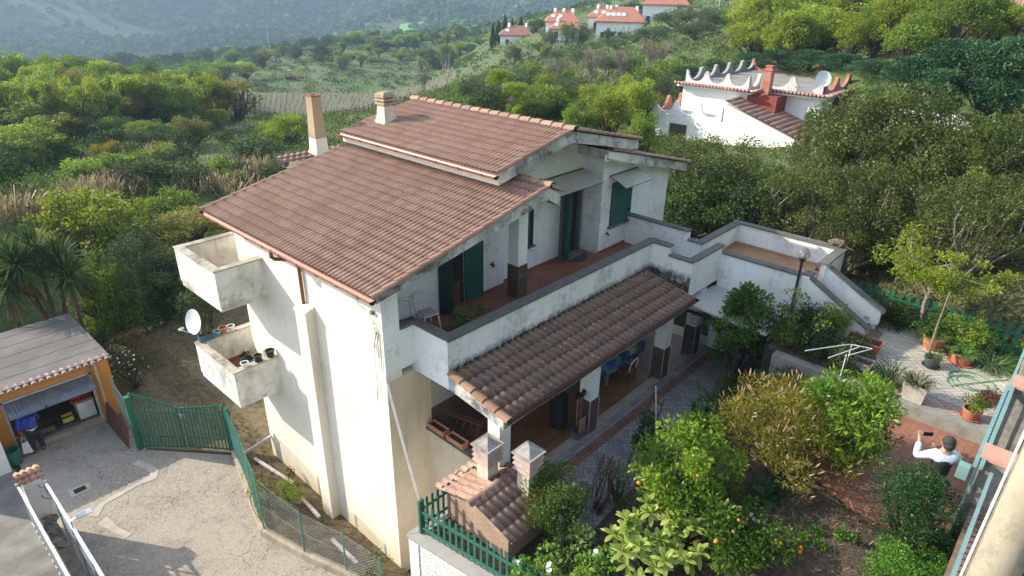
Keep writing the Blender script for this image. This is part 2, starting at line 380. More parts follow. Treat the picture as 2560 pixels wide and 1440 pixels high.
# ---- roofs
def sv(s): return Vector((1, 0, s)).normalized()
ns = math.sqrt(1+SL*SL)
rl = MB(); T = .29
rl.prism([(-.46, -.55, 4.86), (4.576, -.55, 4.86+SL*5.036), (5.0, -.55, 5.70), (5.0, -.55, 5.40), (4.576, -.55, 4.86+SL*5.036-T), (-.46, -.55, 4.86-.14)], (0, 1.95, 0), 0)
rl.prism([(-.46, 1.4, 4.86), (4.1, 1.4, 4.86+SL*4.56), (4.1, 1.4, 4.86+SL*4.56-T), (-.46, 1.4, 4.86-.14)], (0, 5.24, 0), 0)
ROOF = rl.build('roof', M_GRIME, H)
tile_sheet('tiles', M_TILE, ROOF, (-.52, -.56, 4.868), (0, 1, 0), 7.22, (1, 0, SL), 5.1*ns, seed=3)
tile_sheet('tiles', M_TILE, ROOF, (5.06, 1.4, 5.745), (0, -1, 0), 1.96, (-1, 0, .42), .53, seed=4)
half_tiles('ridge_tile', M_RIDGE, ROOF, (4.576, -.62, 6.0), (4.576, .9, 6.0), .115, .36, seed=5)
half_tiles('verge_tile', M_VERGE, ROOF, (-.55, -.545, 4.875), (4.5, -.545, 5.965), .085, .30, seed=6)
half_tiles('verge_tile', M_TILE, ROOF, (-.55, 6.66, 4.875), (4.0, 6.66, 5.85), .085, .30, seed=7)
half_tiles('verge_tile', M_VERGE, ROOF, (5.08, -.545, 5.73), (4.6, -.545, 5.955), .085, .26, seed=8)
G1 = gutter('gutter', H, (-.585, -.6, 4.84), (-.585, 6.70, 4.84))
dp = MB(); dp.tube([(-.58, 3.2, 4.78), (-.58, 3.2, 4.62), (-.52, 3.18, 4.55), (-.1, 3.02, 4.46), (-.06, 3.0, 4.36), (-.06, 3.0, 3.25)], .045, 8)
dp.build('downpipe', simple('red_brown_pipe', (.26, .085, .055), .45, (.2, .065, .045)), H, smooth=True)
# raised roof
ur = MB(); SR = .228; x2, x3, x4 = 3.66, 6.385, 9.57
def zu(x): return 6.894-SL*(x3-x) if x < x3 else 6.894-SR*(x-x3)
ur.prism([(x2+.04, .25, zu(x2)-.02), (x3, .25, 6.874), (x4, .25, zu(x4)-.02), (x4, .25, zu(x4)-.27), (x3, .25, 6.58), (x2+.04, .25, zu(x2)-.30)], (0, 6.25, 0), 0)
UR = ur.build('roof', [M_GRIME], H)
ff = MB(); ff.box(x2+.032, x2+.037, .252, 6.49, zu(x2)-.295, zu(x2)-.03); ff.build('fascia', plaster('cream_fascia', (.72, .66, .56), (.45, .33, .24), .5, 1), UR)
tile_sheet('tiles', M_TILE_UP, UR, (x2-.02, .24, zu(x2)-.01), (0, 1, 0), 6.28, (1, 0, SL), (x3-x2+.02)*ns, seed=9)
tile_sheet('tiles', M_TILE_UP, UR, (x4+.05, 6.5, zu(x4)-.01), (0, -1, 0), 6.26, (-1, 0, SR), (x4-x3+.05)*math.sqrt(1+SR*SR), seed=10)
half_tiles('ridge_tile', M_RIDGE, UR, (x3, .16, 6.92), (x3, 6.58, 6.92), .125, .37, seed=11)
half_tiles('verge_tile', M_VERGE, UR, (x2-.05, .25, zu(x2)), (x3-.1, .25, 6.885), .09, .30, seed=12)
half_tiles('verge_tile', M_VERGE, UR, (x4+.08, .25, zu(x4)), (x3+.1, .25, 6.885), .09, .30, seed=13)
gutter('gutter', H, (x2-.1, .20, zu(x2)-.04), (x2-.1, 6.55, zu(x2)-.04), .08)
gutter('gutter', H, (x4+.12, .24, zu(x4)-.05), (x4+.12, 6.55, zu(x4)-.05), .06, M_GUTD, straps=0)
# roof of the right wing
rr = MB(); xe2 = 12.95; ze2 = 4.86; SW = .255
rr.prism([(8.2, .36, ze2+SW*(xe2-8.2)), (xe2, .36, ze2), (xe2, .36, ze2-.27), (8.2, .36, ze2+SW*(xe2-8.2)-.27)], (0, 6.1, 0), 0)
RR = rr.build('roof', M_GRIME, H)
tile_sheet('tiles', M_TILE, RR, (xe2+.05, 6.46, ze2+.005), (0, -1, 0), 6.1, (-1, 0, SW), 4.9, seed=14)
half_tiles('verge_tile', M_TILE, RR, (xe2+.08, .36, ze2+.02), (8.35, .36, ze2+.02+SW*(xe2-8.35)), .085, .30, seed=15)
gutter('gutter', H, (xe2+.13, .35, ze2-.03), (xe2+.13, 6.46, ze2-.03), .06, M_GUTD, straps=0)
wp = MB(); wp.box(8.1, 8.6, .37, .372, 5.75, 5.95)
wp.prism([(8.25, .355, 5.83), (9.2, .355, 5.58), (9.2, .355, 5.80), (8.25, .355, 6.02)], (0, .004, 0)); wp.build('white_patch', M_WHITE, RR)  # whiter patch on the near edge of the wing roof slab
# parapet of the rear wing with its tile course
rb = MB(); rb.box(2.35, 5.0, 7.3, 7.75, 5.27, 5.50); RB = rb.build('rear_parapet', M_GRIME, H)
rq = MB(); rq.box(3.0, 12.4, 6.295, 7.7, -3.3, 5.27); rq.build('rear_wall', M_CREAM, H)
tile_sheet('tiles', M_TILE_UP, RB, (2.25, 7.2, 5.50), (1, 0, 0), 2.8, (0, 1, .08), .6, .2, .33, .04, seed=16)
rg = MB(); rg.box(2.17, 2.26, 7.22, 7.75, 5.38, 5.52); rg.build('gutter', M_GUTD, RB)
# ---- chimneys
def shaft(mb, c, hw0, hw1, z0, z1, m=0):
    c0 = [(c[0]+sx*hw0, c[1]+sy*hw0, z0) for sx, sy in ((-1, -1), (1, -1), (1, 1), (-1, 1))]
    c1 = [(c[0]+sx*hw1, c[1]+sy*hw1, z1) for sx, sy in ((-1, -1), (1, -1), (1, 1), (-1, 1))]
    mb.add(c0+c1, [(0, 3, 2, 1), (4, 5, 6, 7), (0, 1, 5, 4), (1, 2, 6, 5), (2, 3, 7, 6), (3, 0, 4, 7)], m)
M_CHIM = plaster('chimney_render', (.62, .57, .49), (.36, .31, .25), .7, 2, .2)
M_CHIMB = plaster('bare_brown_render', (.40, .29, .19), (.26, .19, .13), .8, 2, .2)
c1 = MB(); cc = (4.72, 5.75)
shaft(c1, cc, .34, .24, 6.38, 6.52); shaft(c1, cc, .24, .185, 6.52, 6.75); shaft(c1, cc, .185, .165, 6.75, 7.02)
CH1 = c1.build('chimney', M_CHIM, H)
k1 = MB()
for i in range(3):
    z = 7.04+i*.10; shaft(k1, cc, .215, .20, z, z+.065)
    for sx, sy in ((-1, -1), (1, -1), (1, 1), (-1, 1)): k1.box(cc[0]+sx*.15-.03, cc[0]+sx*.15+.03, cc[1]+sy*.15-.03, cc[1]+sy*.15+.03, z-.04, z)
k1.box(cc[0]-.10, cc[0]+.10, cc[1]-.10, cc[1]+.10, 7.0, 7.3)
shaft(k1, cc, .215, .12, 7.305, 7.38)
k1.build('cowl', plaster('mossy_cowl', (.33, .28, .21), (.32, .2, .07), .9, 4), CH1)
c2 = MB(); cc = (3.45, 7.45)
shaft(c2, cc, .24, .195, 5.52, 5.68); shaft(c2, cc, .195, .185, 5.68, 6.0)
CH2 = c2.build('chimney', plaster('pale_chimney_base', (.70, .66, .58), (.5, .46, .4), .6, 2), H)
k2 = MB(); shaft(k2, cc, .186, .15, 6.0, 7.18, 0); k2.build('stack', M_CHIMB, CH2)
k3 = MB(); k3.box(cc[0]-.16, cc[0]+.16, cc[1]-.16, cc[1]-.09, 7.18, 7.22); k3.box(cc[0]-.16, cc[0]+.16, cc[1]+.09, cc[1]+.16, 7.18, 7.22); k3.box(cc[0]-.16, cc[0]-.09, cc[1]-.09, cc[1]+.09, 7.18, 7.22); k3.box(cc[0]+.09, cc[0]+.16, cc[1]-.09, cc[1]+.09, 7.18, 7.22)
k3.build('flue_rim', simple('brick_rim', (.30, .11, .06), .8), CH2)
# ---- terrace
te = MB(); t = .13
te.box(.80, 10.1, -1.10, 1.40, 2.42, 2.68)
te.box(.80, 8.75, -1.10, -1.10+t, 2.68, 3.61); te.box(.80, .80+t, -1.10+t, 0, 2.68, 3.61)
te.box(.43, .80+t, 0, t, 2.62, 3.61)
te.box(8.62, 8.75, -1.66, -1.10, 2.30, 3.61); te.box(8.62, 8.75, -2.43, -1.66, 2.30, 3.37); te.box(8.75, 10.40, -2.43, -2.30, 2.30, 3.37)
te.box(8.75, 10.4, -2.30, -1.10, 2.36, 2.66)
te.box(10.1, 10.23, -1.45, .74, 2.3, 3.63); te.box(10.1, 10.23, -1.87, -1.45, 2.3, 3.37); te.box(10.23, 12.67, -1.90, -1.77, .5, 3.37)
TE = te.build('terrace', M_WHITE, H)
def base_stain(mat, z0, z1, col, amt, sc=4):
    """mould or damp creeping up a wall from a line at height z0, ragged by noise"""
    t = mat.node_tree; b_ = t.nodes['Principled BSDF']; src = b_.inputs['Base Color'].links[0].from_socket; g = t.nodes.new('ShaderNodeNewGeometry'); sp = t.nodes.new('ShaderNodeSeparateXYZ'); t.links.new(g.outputs['Position'], sp.inputs[0])
    mr = t.nodes.new('ShaderNodeMapRange'); mr.inputs['From Min'].default_value = z0; mr.inputs['From Max'].default_value = z1; mr.inputs['To Min'].default_value = 1; mr.inputs['To Max'].default_value = 0; t.links.new(sp.outputs[2], mr.inputs['Value'])
    ns_ = noise(t, coords(t, (1, 1, .6), True), sc, 8, .75); m_ = t.nodes.new('ShaderNodeMath'); m_.operation = 'MULTIPLY'; t.links.new(mr.outputs[0], m_.inputs[0]); t.links.new(ns_, m_.inputs[1])
    f = ramp(t, m_.outputs[0], [(.25, (0, 0, 0)), (.5, (amt,)*3)]); t.links.new(mixc(t, f, src, col), b_.inputs['Base Color'])
M_MOULD = plaster('mouldy_white_render', (.80, .80, .78), (.55, .54, .50), .45, .7, .35); base_stain(M_MOULD, 2.83, 3.22, (.05, .048, .042), .95, 7)
pf_ = MB(); pf_.box(.797, 8.615, -1.104, -1.101, 2.60, 3.608); pf_.box(8.615, 8.619, -2.43, -1.104, 2.3, 3.36); pf_.build('parapet_face', M_MOULD, TE)
base_stain(M_CREAM, -3.1, -1.6, (.66, .52, .34), .75, 1.3)
cp = MB()
coping(cp, (.77, -1.03), (8.60, -1.03), 3.66, .27); coping(cp, (.88, -.895), (.88, .07), 3.66, .24); coping(cp, (.43, .07), (.76, .07), 3.66, .25)
coping(cp, (8.735, -1.68), (8.735, -.9), 3.66, .27); coping(cp, (8.69, -2.46), (8.69, -1.69), 3.42, .24); coping(cp, (8.81, -2.36), (10.45, -2.36), 3.42, .24)
coping(cp, (10.16, -1.46), (10.16, .74), 3.68, .24); coping(cp, (10.16, -1.72), (10.16, -1.465), 3.42, .24); coping(cp, (10.04, -1.84), (12.55, -1.84), 3.42, .24)
coping(cp, (12.67, -5.18), (12.67, -1.72), 3.42, .24); coping(cp, (11.1, -5.05), (12.55, -5.05), 3.42, .26)
coping(cp, (10.48, -4.75), (10.48, -2.48), 3.2, .26); coping(cp, (10.5, -4.88), (10.84, -4.88), 3.2, .25)
cp.build('coping', M_STONE, TE)
fl = MB(); fl.box(.93, 8.62, -.97, 1.24, 2.68, 2.71); fl.box(4.95, 8.62, 1.241, 1.39, 2.68, 2.71); fl.box(8.75, 10.1, -1.1, .74, 2.68, 2.71); fl.box(.43, .93, .13, 1.24, 2.68, 2.71); fl.box(8.621, 8.749, -.965, .74, 2.68, 2.712)
fl.build('floor', M_TERRA, TE)
M_RSK = simple('red_skirting', (.28, .095, .055), .6)
for bx_ in ((.31, 2.55, 1.225, 1.238, 2.711, 2.79), (4.15, 4.955, 1.225, 1.238, 2.711, 2.79), (4.955, 7.55, 1.375, 1.388, 2.711, 2.79), (8.36, 8.61, 1.375, 1.388, 2.711, 2.79), (8.61, 10.1, .725, .738, 2.711, 2.79)):
    q_ = MB(); q_.box(*bx_); q_.build('skirting', M_RSK, TE)
sk = MB(); sk.box(.31, 2.55, 1.225, 1.238, 2.711, 2.79); sk.box(4.15, 4.955, 1.225, 1.238, 2.711, 2.79); sk.box(4.955, 7.55, 1.375, 1.388, 2.711, 2.79); sk.box(8.36, 8.61, 1.375, 1.388, 2.711, 2.79); sk.box(8.61, 10.1, .725, .738, 2.711, 2.79)
pass
tp = MB(); tp.box(4.62, 4.97, .42, .77, 2.711, 5.45); TP = tp.build('pillar', M_WHITE, H)
tq = MB(); tq.box(4.608, 4.982, .408, .782, 2.712, 3.62); tq.build('stone_base', M_STONETILE, TP)
# terrace openings
def shutter_leaf(mb, c, wd, ht, ang, th=.045, slats=True, m=0):
    """leaf hinged at c, turned by ang about Z"""
    ux = Vector((math.cos(ang), math.sin(ang), 0)); uy = Vector((-math.sin(ang), math.cos(ang), 0)); c = Vector(c)
    mb.obox(c+ux*wd/2+Vector((0, 0, ht/2)), ux*wd/2, uy*th*.3, Vector((0, 0, ht/2)), m)
    for a, b, z0, z1 in ((0, .07, 0, ht), (wd-.07, wd, 0, ht), (.07, wd-.07, 0, .12), (.07, wd-.07, ht*.62, ht*.62+.09), (.07, wd-.07, ht-.09, ht)):
        mb.obox(c+ux*(a+b)/2+Vector((0, 0, (z0+z1)/2)), ux*(b-a)/2, uy*th/2, Vector((0, 0, (z1-z0)/2)), m)
    if slats:
        k = int((wd-.14)/.055)
        for i in range(k):
            x = .07+(i+.5)*(wd-.14)/k; mb.obox(c+ux*x+Vector((0, 0, ht*.37)), ux*.014, uy*th*.45, Vector((0, 0, ht*.25)), m)
dw = MB(); dw.box(2.62, 3.46, 1.232, 1.239, 2.72, 4.8); FD = dw.build('french_window', M_DARK, H)
dd = MB(); shutter_leaf(dd, (3.48, 1.215, 2.73), .62, 2.0, R(-3)); dd.build('shutter', M_GREEN, FD)
de = MB(); shutter_leaf(de, (2.62, 1.215, 2.73), .35, 2.0, R(-62)); de.build('shutter', M_DGREEN, FD)
df = MB(); df.box(3.02, 3.07, 1.2, 1.231, 2.73, 4.7); df.box(3.07, 3.3, 1.21, 1.231, 2.73, 3.4); df.build('wood_frame', simple('red_brown_wood', (.11, .045, .025), .5), FD)
dc = MB(); dc.box(2.74, 3.0, 1.222, 1.231, 2.75, 4.4); dc.build('curtain', simple('pale_curtain', (.34, .27, .2), .9), FD)
w3 = MB(); w3.box(5.55, 6.3, 1.37, 1.388, 3.5, 4.7); W3 = w3.build('window', M_DARK, H); w4 = MB(); shutter_leaf(w4, (5.6, 1.35, 3.5), .5, 1.25, 0); w4.build('shutter', M_GREEN, W3)
w5 = MB(); w5.box(5.5, 6.35, 1.3, 1.387, 3.46, 3.5); w5.build('sill', M_STONE, W3)
fd = MB(); fd.box(7.62, 8.36, 1.380, 1.386, 2.72, 4.85); FDO = fd.build('front_door', M_DGREEN, H)
fm = MB(); fm.box(8.27, 8.37, 1.22, 1.38, 2.72, 4.92); fm.box(7.5, 7.6, 1.3, 1.38, 2.72, 4.92); fm.box(7.5, 8.37, 1.3, 1.38, 4.86, 4.95); fm.box(7.45, 8.42, 1.05, 1.38, 2.711, 2.76)
fm.build('stone_frame', plaster('granite_frame', (.17, .155, .14), (.07, .065, .06), .9, 14, 0, False), FDO)
pn = MB()
for x in (7.66, 7.99):
    for z0, z1 in ((2.85, 3.2), (3.28, 4.1), (4.18, 4.75)):
        pn.box(x, x+.26, 1.366, 1.379, z0, z1)
pn.build('panel', simple('door_panel_green', (.008, .03, .024), .4), FDO)
dl = MB(); shutter_leaf(dl, (7.58, 1.27, 2.78), .42, 2.05, R(-118), .05, False); dl.box(7.44, 7.47, 1.0, 1.03, 3.7, 3.74); dl.build('door_leaf', M_GREEN, FDO)
wn = MB(); wn.box(9.13, 10.24, .728, .738, 3.5, 4.86); WN = wn.build('window', M_DARK, H)
wsb = MB()
for i in range(18):
    x = 9.15+i*.0605; wsb.box(x, x+.042, .690+.004*(i % 2), .727, 3.52, 4.84)
wsb.box(9.13, 10.24, .70, .726, 3.51, 3.55); wsb.build('roller_shutter', simple('faded_green_shutter', (.035, .15, .12), .5, (.012, .06, .05), 30), WN)
wsl = MB(); wsl.box(9.05, 10.32, .62, .735, 3.44, 3.5); wsl.build('sill', M_STONE, WN)
# plastic awnings
mA, tA, bA = nmat('smoked_plastic_sheet'); bA.inputs['Base Color'].default_value = (.46, .45, .38, 1); bA.inputs['Roughness'].default_value = .4; bA.inputs['Alpha'].default_value = .85
def awning(x0, x1, y, z, dep, parent):
    a = MB(); n = 8; vs = []
    for x in (x0, x1):
        for i in range(n+1):
            f = i/n; vs.append((x, y-dep*f, z-.24*f**1.3))
    a.add(vs, [(i, i+1, n+2+i, n+1+i) for i in range(n)]); o = a.build('awning', mA, parent)
    s = MB()
    for x in (x0+.02, x1-.02):
        s.tube([(x, y-dep*i/n, z-.016-.24*(i/n)**1.3) for i in range(n+1)], .012, 5)
        s.tube([(x, y, z-.34), (x, y-.25, z-.30), (x, y-dep*.8, z-.23)], .01, 5)
    s.bar((x0, y-dep, z-.25), (x1, y-dep, z-.25), .015); s.bar((x0, y-.02, z), (x1, y-.02, z), .03); s.build('bracket', M_GUTD, o); return o
awning(6.3, 8.45, 1.37, 5.32, .80, H); awning(8.92, 10.4, .72, 5.12, .62, H)
# little cloth-line hooks, sockets
hk = [(2.3, 1.24, 4.2), (1.35, 1.24, 3.95), (4.45, 1.24, 3.5), (8.98, .73, 3.3), (10.06, .73, 3.86)]
for p in hk:
    b = MB(); b.box(p[0]-.03, p[0]+.03, p[1]-.13, p[1], p[2]-.012, p[2]+.012); b.box(p[0]-.05, p[0]-.02, p[1]-.14, p[1]-.11, p[2]-.05, p[2]+.02); b.box(p[0]+.03, p[0]+.055, p[1]-.05, p[1]-.02, p[2]-.02, p[2]+.05); b.build('line_hook', M_BLACK, H)
b = MB(); b.box(8.46, 8.58, 1.36, 1.38, 3.36, 3.46); b.build('doorbell_plate', simple('grey_plate', (.3, .3, .29), .5), H)
# ---- landing and outside stairs
la = MB()
la.box(10.40, 10.53, -4.92, -2.43, .0, 3.15); la.box(12.60, 12.73, -5.12, -1.9, 1.0, 3.37); la.box(11.15, 12.60, -5.12, -4.99, 1.0, 3.37)
la.box(10.53, 12.6, -4.99, -1.9, 2.3, 2.66)
la.box(10.53, 10.85, -4.99, -4.82, 1.2, 3.15)
la.prism([(10.41, -4.921, 1.2), (10.41, -6.6, 1.2), (10.41, -6.6, 2.22), (10.41, -4.921, 3.17)], (.12, 0, 0))
la.box(10.531, 10.66, -6.6, -4.995, 1.2, 1.95)
la.prism([(11.20, -5.12, 1.2), (11.20, -6.72, 1.2), (11.20, -6.72, 2.46), (11.20, -5.12, 3.30)], (.13, 0, 0))
ST = la.build('outside_stair', M_WHITE, H)
lc = MB()
lc.prism([(10.36, -5.0, 3.145), (10.36, -6.68, 2.20), (10.36, -6.68, 2.25), (10.36, -5.0, 3.19)], (.24, 0, 0))
lc.prism([(11.15, -5.19, 3.27), (11.15, -6.8, 2.44), (11.15, -6.8, 2.49), (11.15, -5.19, 3.32)], (.24, 0, 0))
lc.build('coping', M_STONE, ST)
sb = MB()
for i in range(5):
    sb.box(10.535, 11.20, -5.0-.32*(i+1), -5.0-.32*i, 1.3, 2.66-.155*(i+1))
sb.box(10.665, 11.195, -6.9, -6.6, 1.3, 1.93); sb.build('step', M_STONE, ST)
lf = MB(); lf.box(10.53, 12.6, -4.99, -1.9, 2.66, 2.69); lf.box(10.40, 10.53, -2.3, -1.9, 2.66, 2.691); lf.build('floor', M_TERRA_L, ST)
ls = MB(); ls.box(12.58, 12.599, -4.98, -1.9, 2.69, 2.79); ls.box(10.3, 12.58, -1.919, -1.901, 2.69, 2.79); ls.build('skirting', M_SKIRT, ST)
pl = MB(); pl.box(11.14, 11.36, -6.735, -6.70, 1.9, 2.1); pl.build('stone_plinth', M_STONE, ST)
nb = MB(); nb.box(11.185, 11.198, -6.5, -6.36, 2.15, 2.24); nb.build('number_plate', simple('pale_grey_plate', (.45, .45, .44)), ST)
# ---- portico
po = MB()
po.box(1.04, 11.0, -2.41, 0, -3.3, -.02, 0)
po.box(1.04, 1.18, -2.39, -.004, -.02, .70, 0)
PO = po.build('portico', M_TAN, H)
pf = MB(); pf.box(1.18, 10.4, -2.15, 0, -.02, 0.0); pf.build('floor', M_WOOD, PO)
pe = MB(); pe.box(1.18, 10.4, -2.41, -2.15, -.02, .003); pe.build('edge_slab', plaster('pale_edge_stone', (.36, .32, .26), (.2, .18, .15), .7, 3), PO)
pw = MB(); pw.box(1.0, 1.22, -2.40, -.01, .70, .74); pw.build('coping', M_STONE, PO)
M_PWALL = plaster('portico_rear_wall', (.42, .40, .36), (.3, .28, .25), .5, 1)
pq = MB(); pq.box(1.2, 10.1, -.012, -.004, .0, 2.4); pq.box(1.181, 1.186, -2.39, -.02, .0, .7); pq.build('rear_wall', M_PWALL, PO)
p8 = MB(); p8.box(1.185, 10.38, -.02, -.013, .0, 1.2); p8.build('stone_dado', M_STONETILE, PO)
for x in (1.02, 4.25, 7.72, 9.54):
    c = MB(); c.box(x, x+.34, -2.39, -2.05, 0.004, 2.2); co = c.build('column', M_WHITE, H)
    if x > 2:
        c = MB(); c.box(x-.015, x+.355, -2.405, -2.035, 0.005, .98); c.build('stone_base', M_STONETILE, co)
        c = MB(); c.box(x-.022, x-.012, -2.412, -2.402, .006, 1.0); c.box(x+.352, x+.362, -2.412, -2.402, .006, 1.0); c.box(x-.022, x-.012, -2.04, -2.03, .006, 1.0); c.build('corner_strip', simple('white_strip', (.7, .7, .68)), co)
# portico roof: beam, slab and tiles
pr = MB(); ps = (2.85-2.51)/(2.72-1.11)
pr.prism([(.80, -1.11, 2.80), (.80, -2.70, 2.80-ps*1.59), (.80, -2.70, 2.80-ps*1.59-.24), (.80, -1.11, 2.44)], (7.62, 0, 0))
pr.box(1.02, 8.2, -2.38, -2.08, 2.19, 2.33)
PR = pr.build('portico_roof', M_GRIME, H)
tile_sheet('tiles', M_TILE_OLD, PR, (.82, -2.76, 2.80-ps*1.65+.01), (1, 0, 0), 7.62, (0, 1, ps), 1.64*math.sqrt(1+ps*ps), .20, .33, .062, seed=21, lift=.036, width=.72)
half_tiles('verge_tile', attrmat('orange_verge_tile', [(0, (.27, .14, .085)), (.5, (.33, .18, .11)), (1, (.36, .21, .14))], .8, (.2, .15, .11), .5, 3), PR, (.83, -2.8, 2.48), (.83, -1.12, 2.835), .105, .33, seed=22)
gutter('gutter', H, (.80, -2.80, 2.46), (8.46, -2.80, 2.46), .07, simple('dark_red_gutter', (.12, .04, .03), .45, (.09, .03, .025)), straps=.9, out=(0, -1, 0))
st = MB()      # black mould where the tiles meet the wall
rng = random.Random(5)
for i in range(130):
    x = .85+rng.random()*7.7; st.obox((x, -1.125-.03*rng.random(), 2.862), (.012+.02*rng.random(), 0, .004), (0, .014, 0), (.0, 0, .008+.008*rng.random()))
for i in range(40):
    y = -1.12-rng.random()*1.4; st.obox((8.61-.01*rng.random(), y, 2.86+ps*(y+1.1)+.02), (.012, 0, 0), (0, .02, 0), (0, 0, .012))
tag(st.build('moss', simple('black_moss', (.035, .033, .028), .95, (.02, .02, .018)), PR), kind='stuff')
# carport style sheet roof over the end of the portico
cy = MB(); cy.prism([(8.45, -2.36, 2.24), (10.40, -2.36, 2.10), (10.40, -4.74, 2.06), (8.55, -4.78, 2.06)], (0, 0, -.05)); 
SHR = cy.build('sheet_roof', simple('grey_plastic_sheet', (.52, .51, .46), .35, (.45, .44, .40), 1.2), H)
cf = MB(); cf.box(8.5, 10.4, -4.80, -4.76, 1.96, 2.05); cf.box(8.44, 8.5, -4.78, -2.36, 1.98, 2.06)
for x in (8.5, 9.15, 9.8): cf.box(x, x+.04, -4.75, -2.4, 1.95, 2.0)
cf.build('frame', M_BLACK, SHR)
def scroll(mb, c, r, ax, n=14, w=.014, turns=1.6):
    c = Vector(c); ax = Vector(ax); pts = []
    for i in range(n*2):
        a = 2*math.pi*turns*i/(n*2); rr = r*(1-.75*i/(n*2)); pts.append(c+ax*rr*math.cos(a)+Vector((0, 0, rr*math.sin(a))))
    mb.tube(pts, w, 5)
M_IRON = simple('grey_iron', (.12, .12, .12), .5)
for y in (-2.8, -3.3, -3.8, -4.3): cs = MB(); scroll(cs, (8.46, y, 1.80), .17, (0, 1, 0)); cs.build('scrollwork', M_IRON, SHR)
cg = MB(); cg.tube([(10.4, -4.86, 2.03), (8.5, -4.86, 1.99)], .045, 8); cg.build('gutter', simple('grey_brown_gutter', (.11, .095, .085), .4), SHR)
for y in (-4.6,):
    c = MB(); c.box(8.5, 8.56, y, y+.06, 0, 1.98); c.build('post', M_BLACK, SHR)
# ================================================================ terrain
def ctrl():
    P = [(-5,9,-3.2),(-2,12,-3.2),(0,16,-3.3),(-6,16,-3.5),(-8,6,-3.2),(-8,0,-3),(-3,3,-3.2),(0,9,-3.3),(4,13,-3.2),(6,18,-3.6),(-4,20,-4.0),(2,24,-4.4),
         (13,9,-.6),(14,1,.4),(16,-3,1.0),(13,-7,1.7),(20,-6,1.9),(22,2,1.0),(20,9,-.4),(12,16,-2.2),(-3,-6,-2),(3,-12,1.2),(10,-12,1.8),(-8,-12,0)]
    P = [Vector(p) for p in P]
    for px, py, d in [(0,620,34),(150,560,38),(300,640,32),(450,600,33),(60,450,52),(250,450,50),(450,500,44),(640,450,48),(60,360,72),(250,370,68),(500,380,64),(700,380,60),(850,340,66),
        (0,260,110),(250,270,105),(450,280,110),(0,215,150),(250,205,160),(480,200,170),(640,285,150),(900,280,155),(1100,225,170),(520,240,185),(730,195,225),(950,165,250),(1130,165,235),
        (600,150,330),(900,110,350),(1150,100,330),(1250,300,50),(1250,200,95),(1400,200,95),(1600,230,70),(1400,140,135),(1600,130,120),(1300,100,190),(1420,95,185),(1560,85,180),(1660,40,180),(1250,75,240),(1300,60,260),
        (1750,100,110),(1900,140,80),(1850,40,130),(2100,200,52),(2300,230,48),(2560,180,52),(2200,60,80),(2500,100,62),(2350,0,100),(2560,0,90),(2000,0,130),(1700,-30,220),(2200,-80,160),(2560,-80,140),
        (1750,420,40),(2000,330,46),(2150,420,34),(2400,500,28),(2560,450,30),(2400,680,23),
        (0,195,420),(300,195,520),(600,170,650),(900,110,720),(1150,90,640),
        (0,190,700),(400,170,720),(800,120,760),(1200,60,780),(0,100,860),(500,90,880),(1000,60,900),(1400,20,900),(0,0,1020),(400,0,1040),(900,-10,1050),(1400,-40,1050),
        (0,-160,1400),(700,-160,1400),(1500,-160,1350),(2200,-200,900),(2700,-200,800),(-600,150,700),(-600,0,1000),(-600,250,150),(-500,400,60),(-600,700,30),(-600,-160,1400)]:
        P.append(atd(px, py, d))
    return P
_c = ctrl()
_az = lambda x, y: np.arctan2((x-CX)*math.cos(YAW)-(y-CY)*math.sin(YAW), (x-CX)*math.sin(YAW)+(y-CY)*math.cos(YAW))
_ld = lambda x, y: np.log(np.maximum(np.hypot(x-CX, y-CY), 6.))
def _key(x, y): return np.stack([_az(x, y)*1.6, _ld(x, y)], -1)
_X = _key(np.array([p.x for p in _c]), np.array([p.y for p in _c])); _Z = np.array([p.z for p in _c])
def _phi(r2): return .5*r2*np.log(np.maximum(r2, 1e-12))
_D = ((_X[:, None]-_X[None])**2).sum(-1); n_ = len(_X); Pm = np.concatenate([np.ones((n_, 1)), _X], 1)
_A = np.block([[_phi(_D)+np.eye(n_)*.002, Pm], [Pm.T, np.zeros((3, 3))]]); _W = np.linalg.solve(_A, np.concatenate([_Z, np.zeros(3)]))
def tz0(x, y):
    x = np.asarray(x, float); y = np.asarray(y, float); k = _key(x, y).reshape(-1, 2); out = np.empty(len(k))
    for i in range(0, len(k), 4000):
        q = k[i:i+4000]; d = ((q[:, None]-_X[None])**2).sum(-1); out[i:i+4000] = _phi(d)@_W[:n_]+_W[n_]+q@_W[n_+1:]
    return out.reshape(x.shape)
_rs = np.random.RandomState(3); _wv = [(_rs.randn(2)*f, _rs.rand()*6.28, a) for f, a in ((.09, .35), (.13, .3), (.2, .2), (.31, .12), (.012, 6.), (.02, 4.)) for _ in range(3)]
def tz(x, y):
    x = np.asarray(x, float); y = np.asarray(y, float); z = tz0(x, y); d = np.hypot(x-CX, y-CY)
    for (k, p, a) in _wv:
        w_ = np.clip((d-30)/60, 0, 1)*.10 if a < 1 else np.clip((d-650)/200, 0, 1)
        z = z+w_*a*np.sin(k[0]*x+k[1]*y+p)
    # driveway / yard flat at -3.15, and everything under the plot kept below it
    f = ((x > -7.5) & (x < 1.5) & (y > -1.5) & (y < 17)) | ((x > -3) & (x < 6.5) & (y > 6) & (y < 20)) ; z = np.where(f, -3.16, z)
    g = (x > -1.2) & (x < 12.3) & (y > -10.6) & (y < 8.9); z = np.where(g, np.minimum(z, -3.4), z)
    return z
def ground(x, y): return float(tz(np.array([x]), np.array([y]))[0])
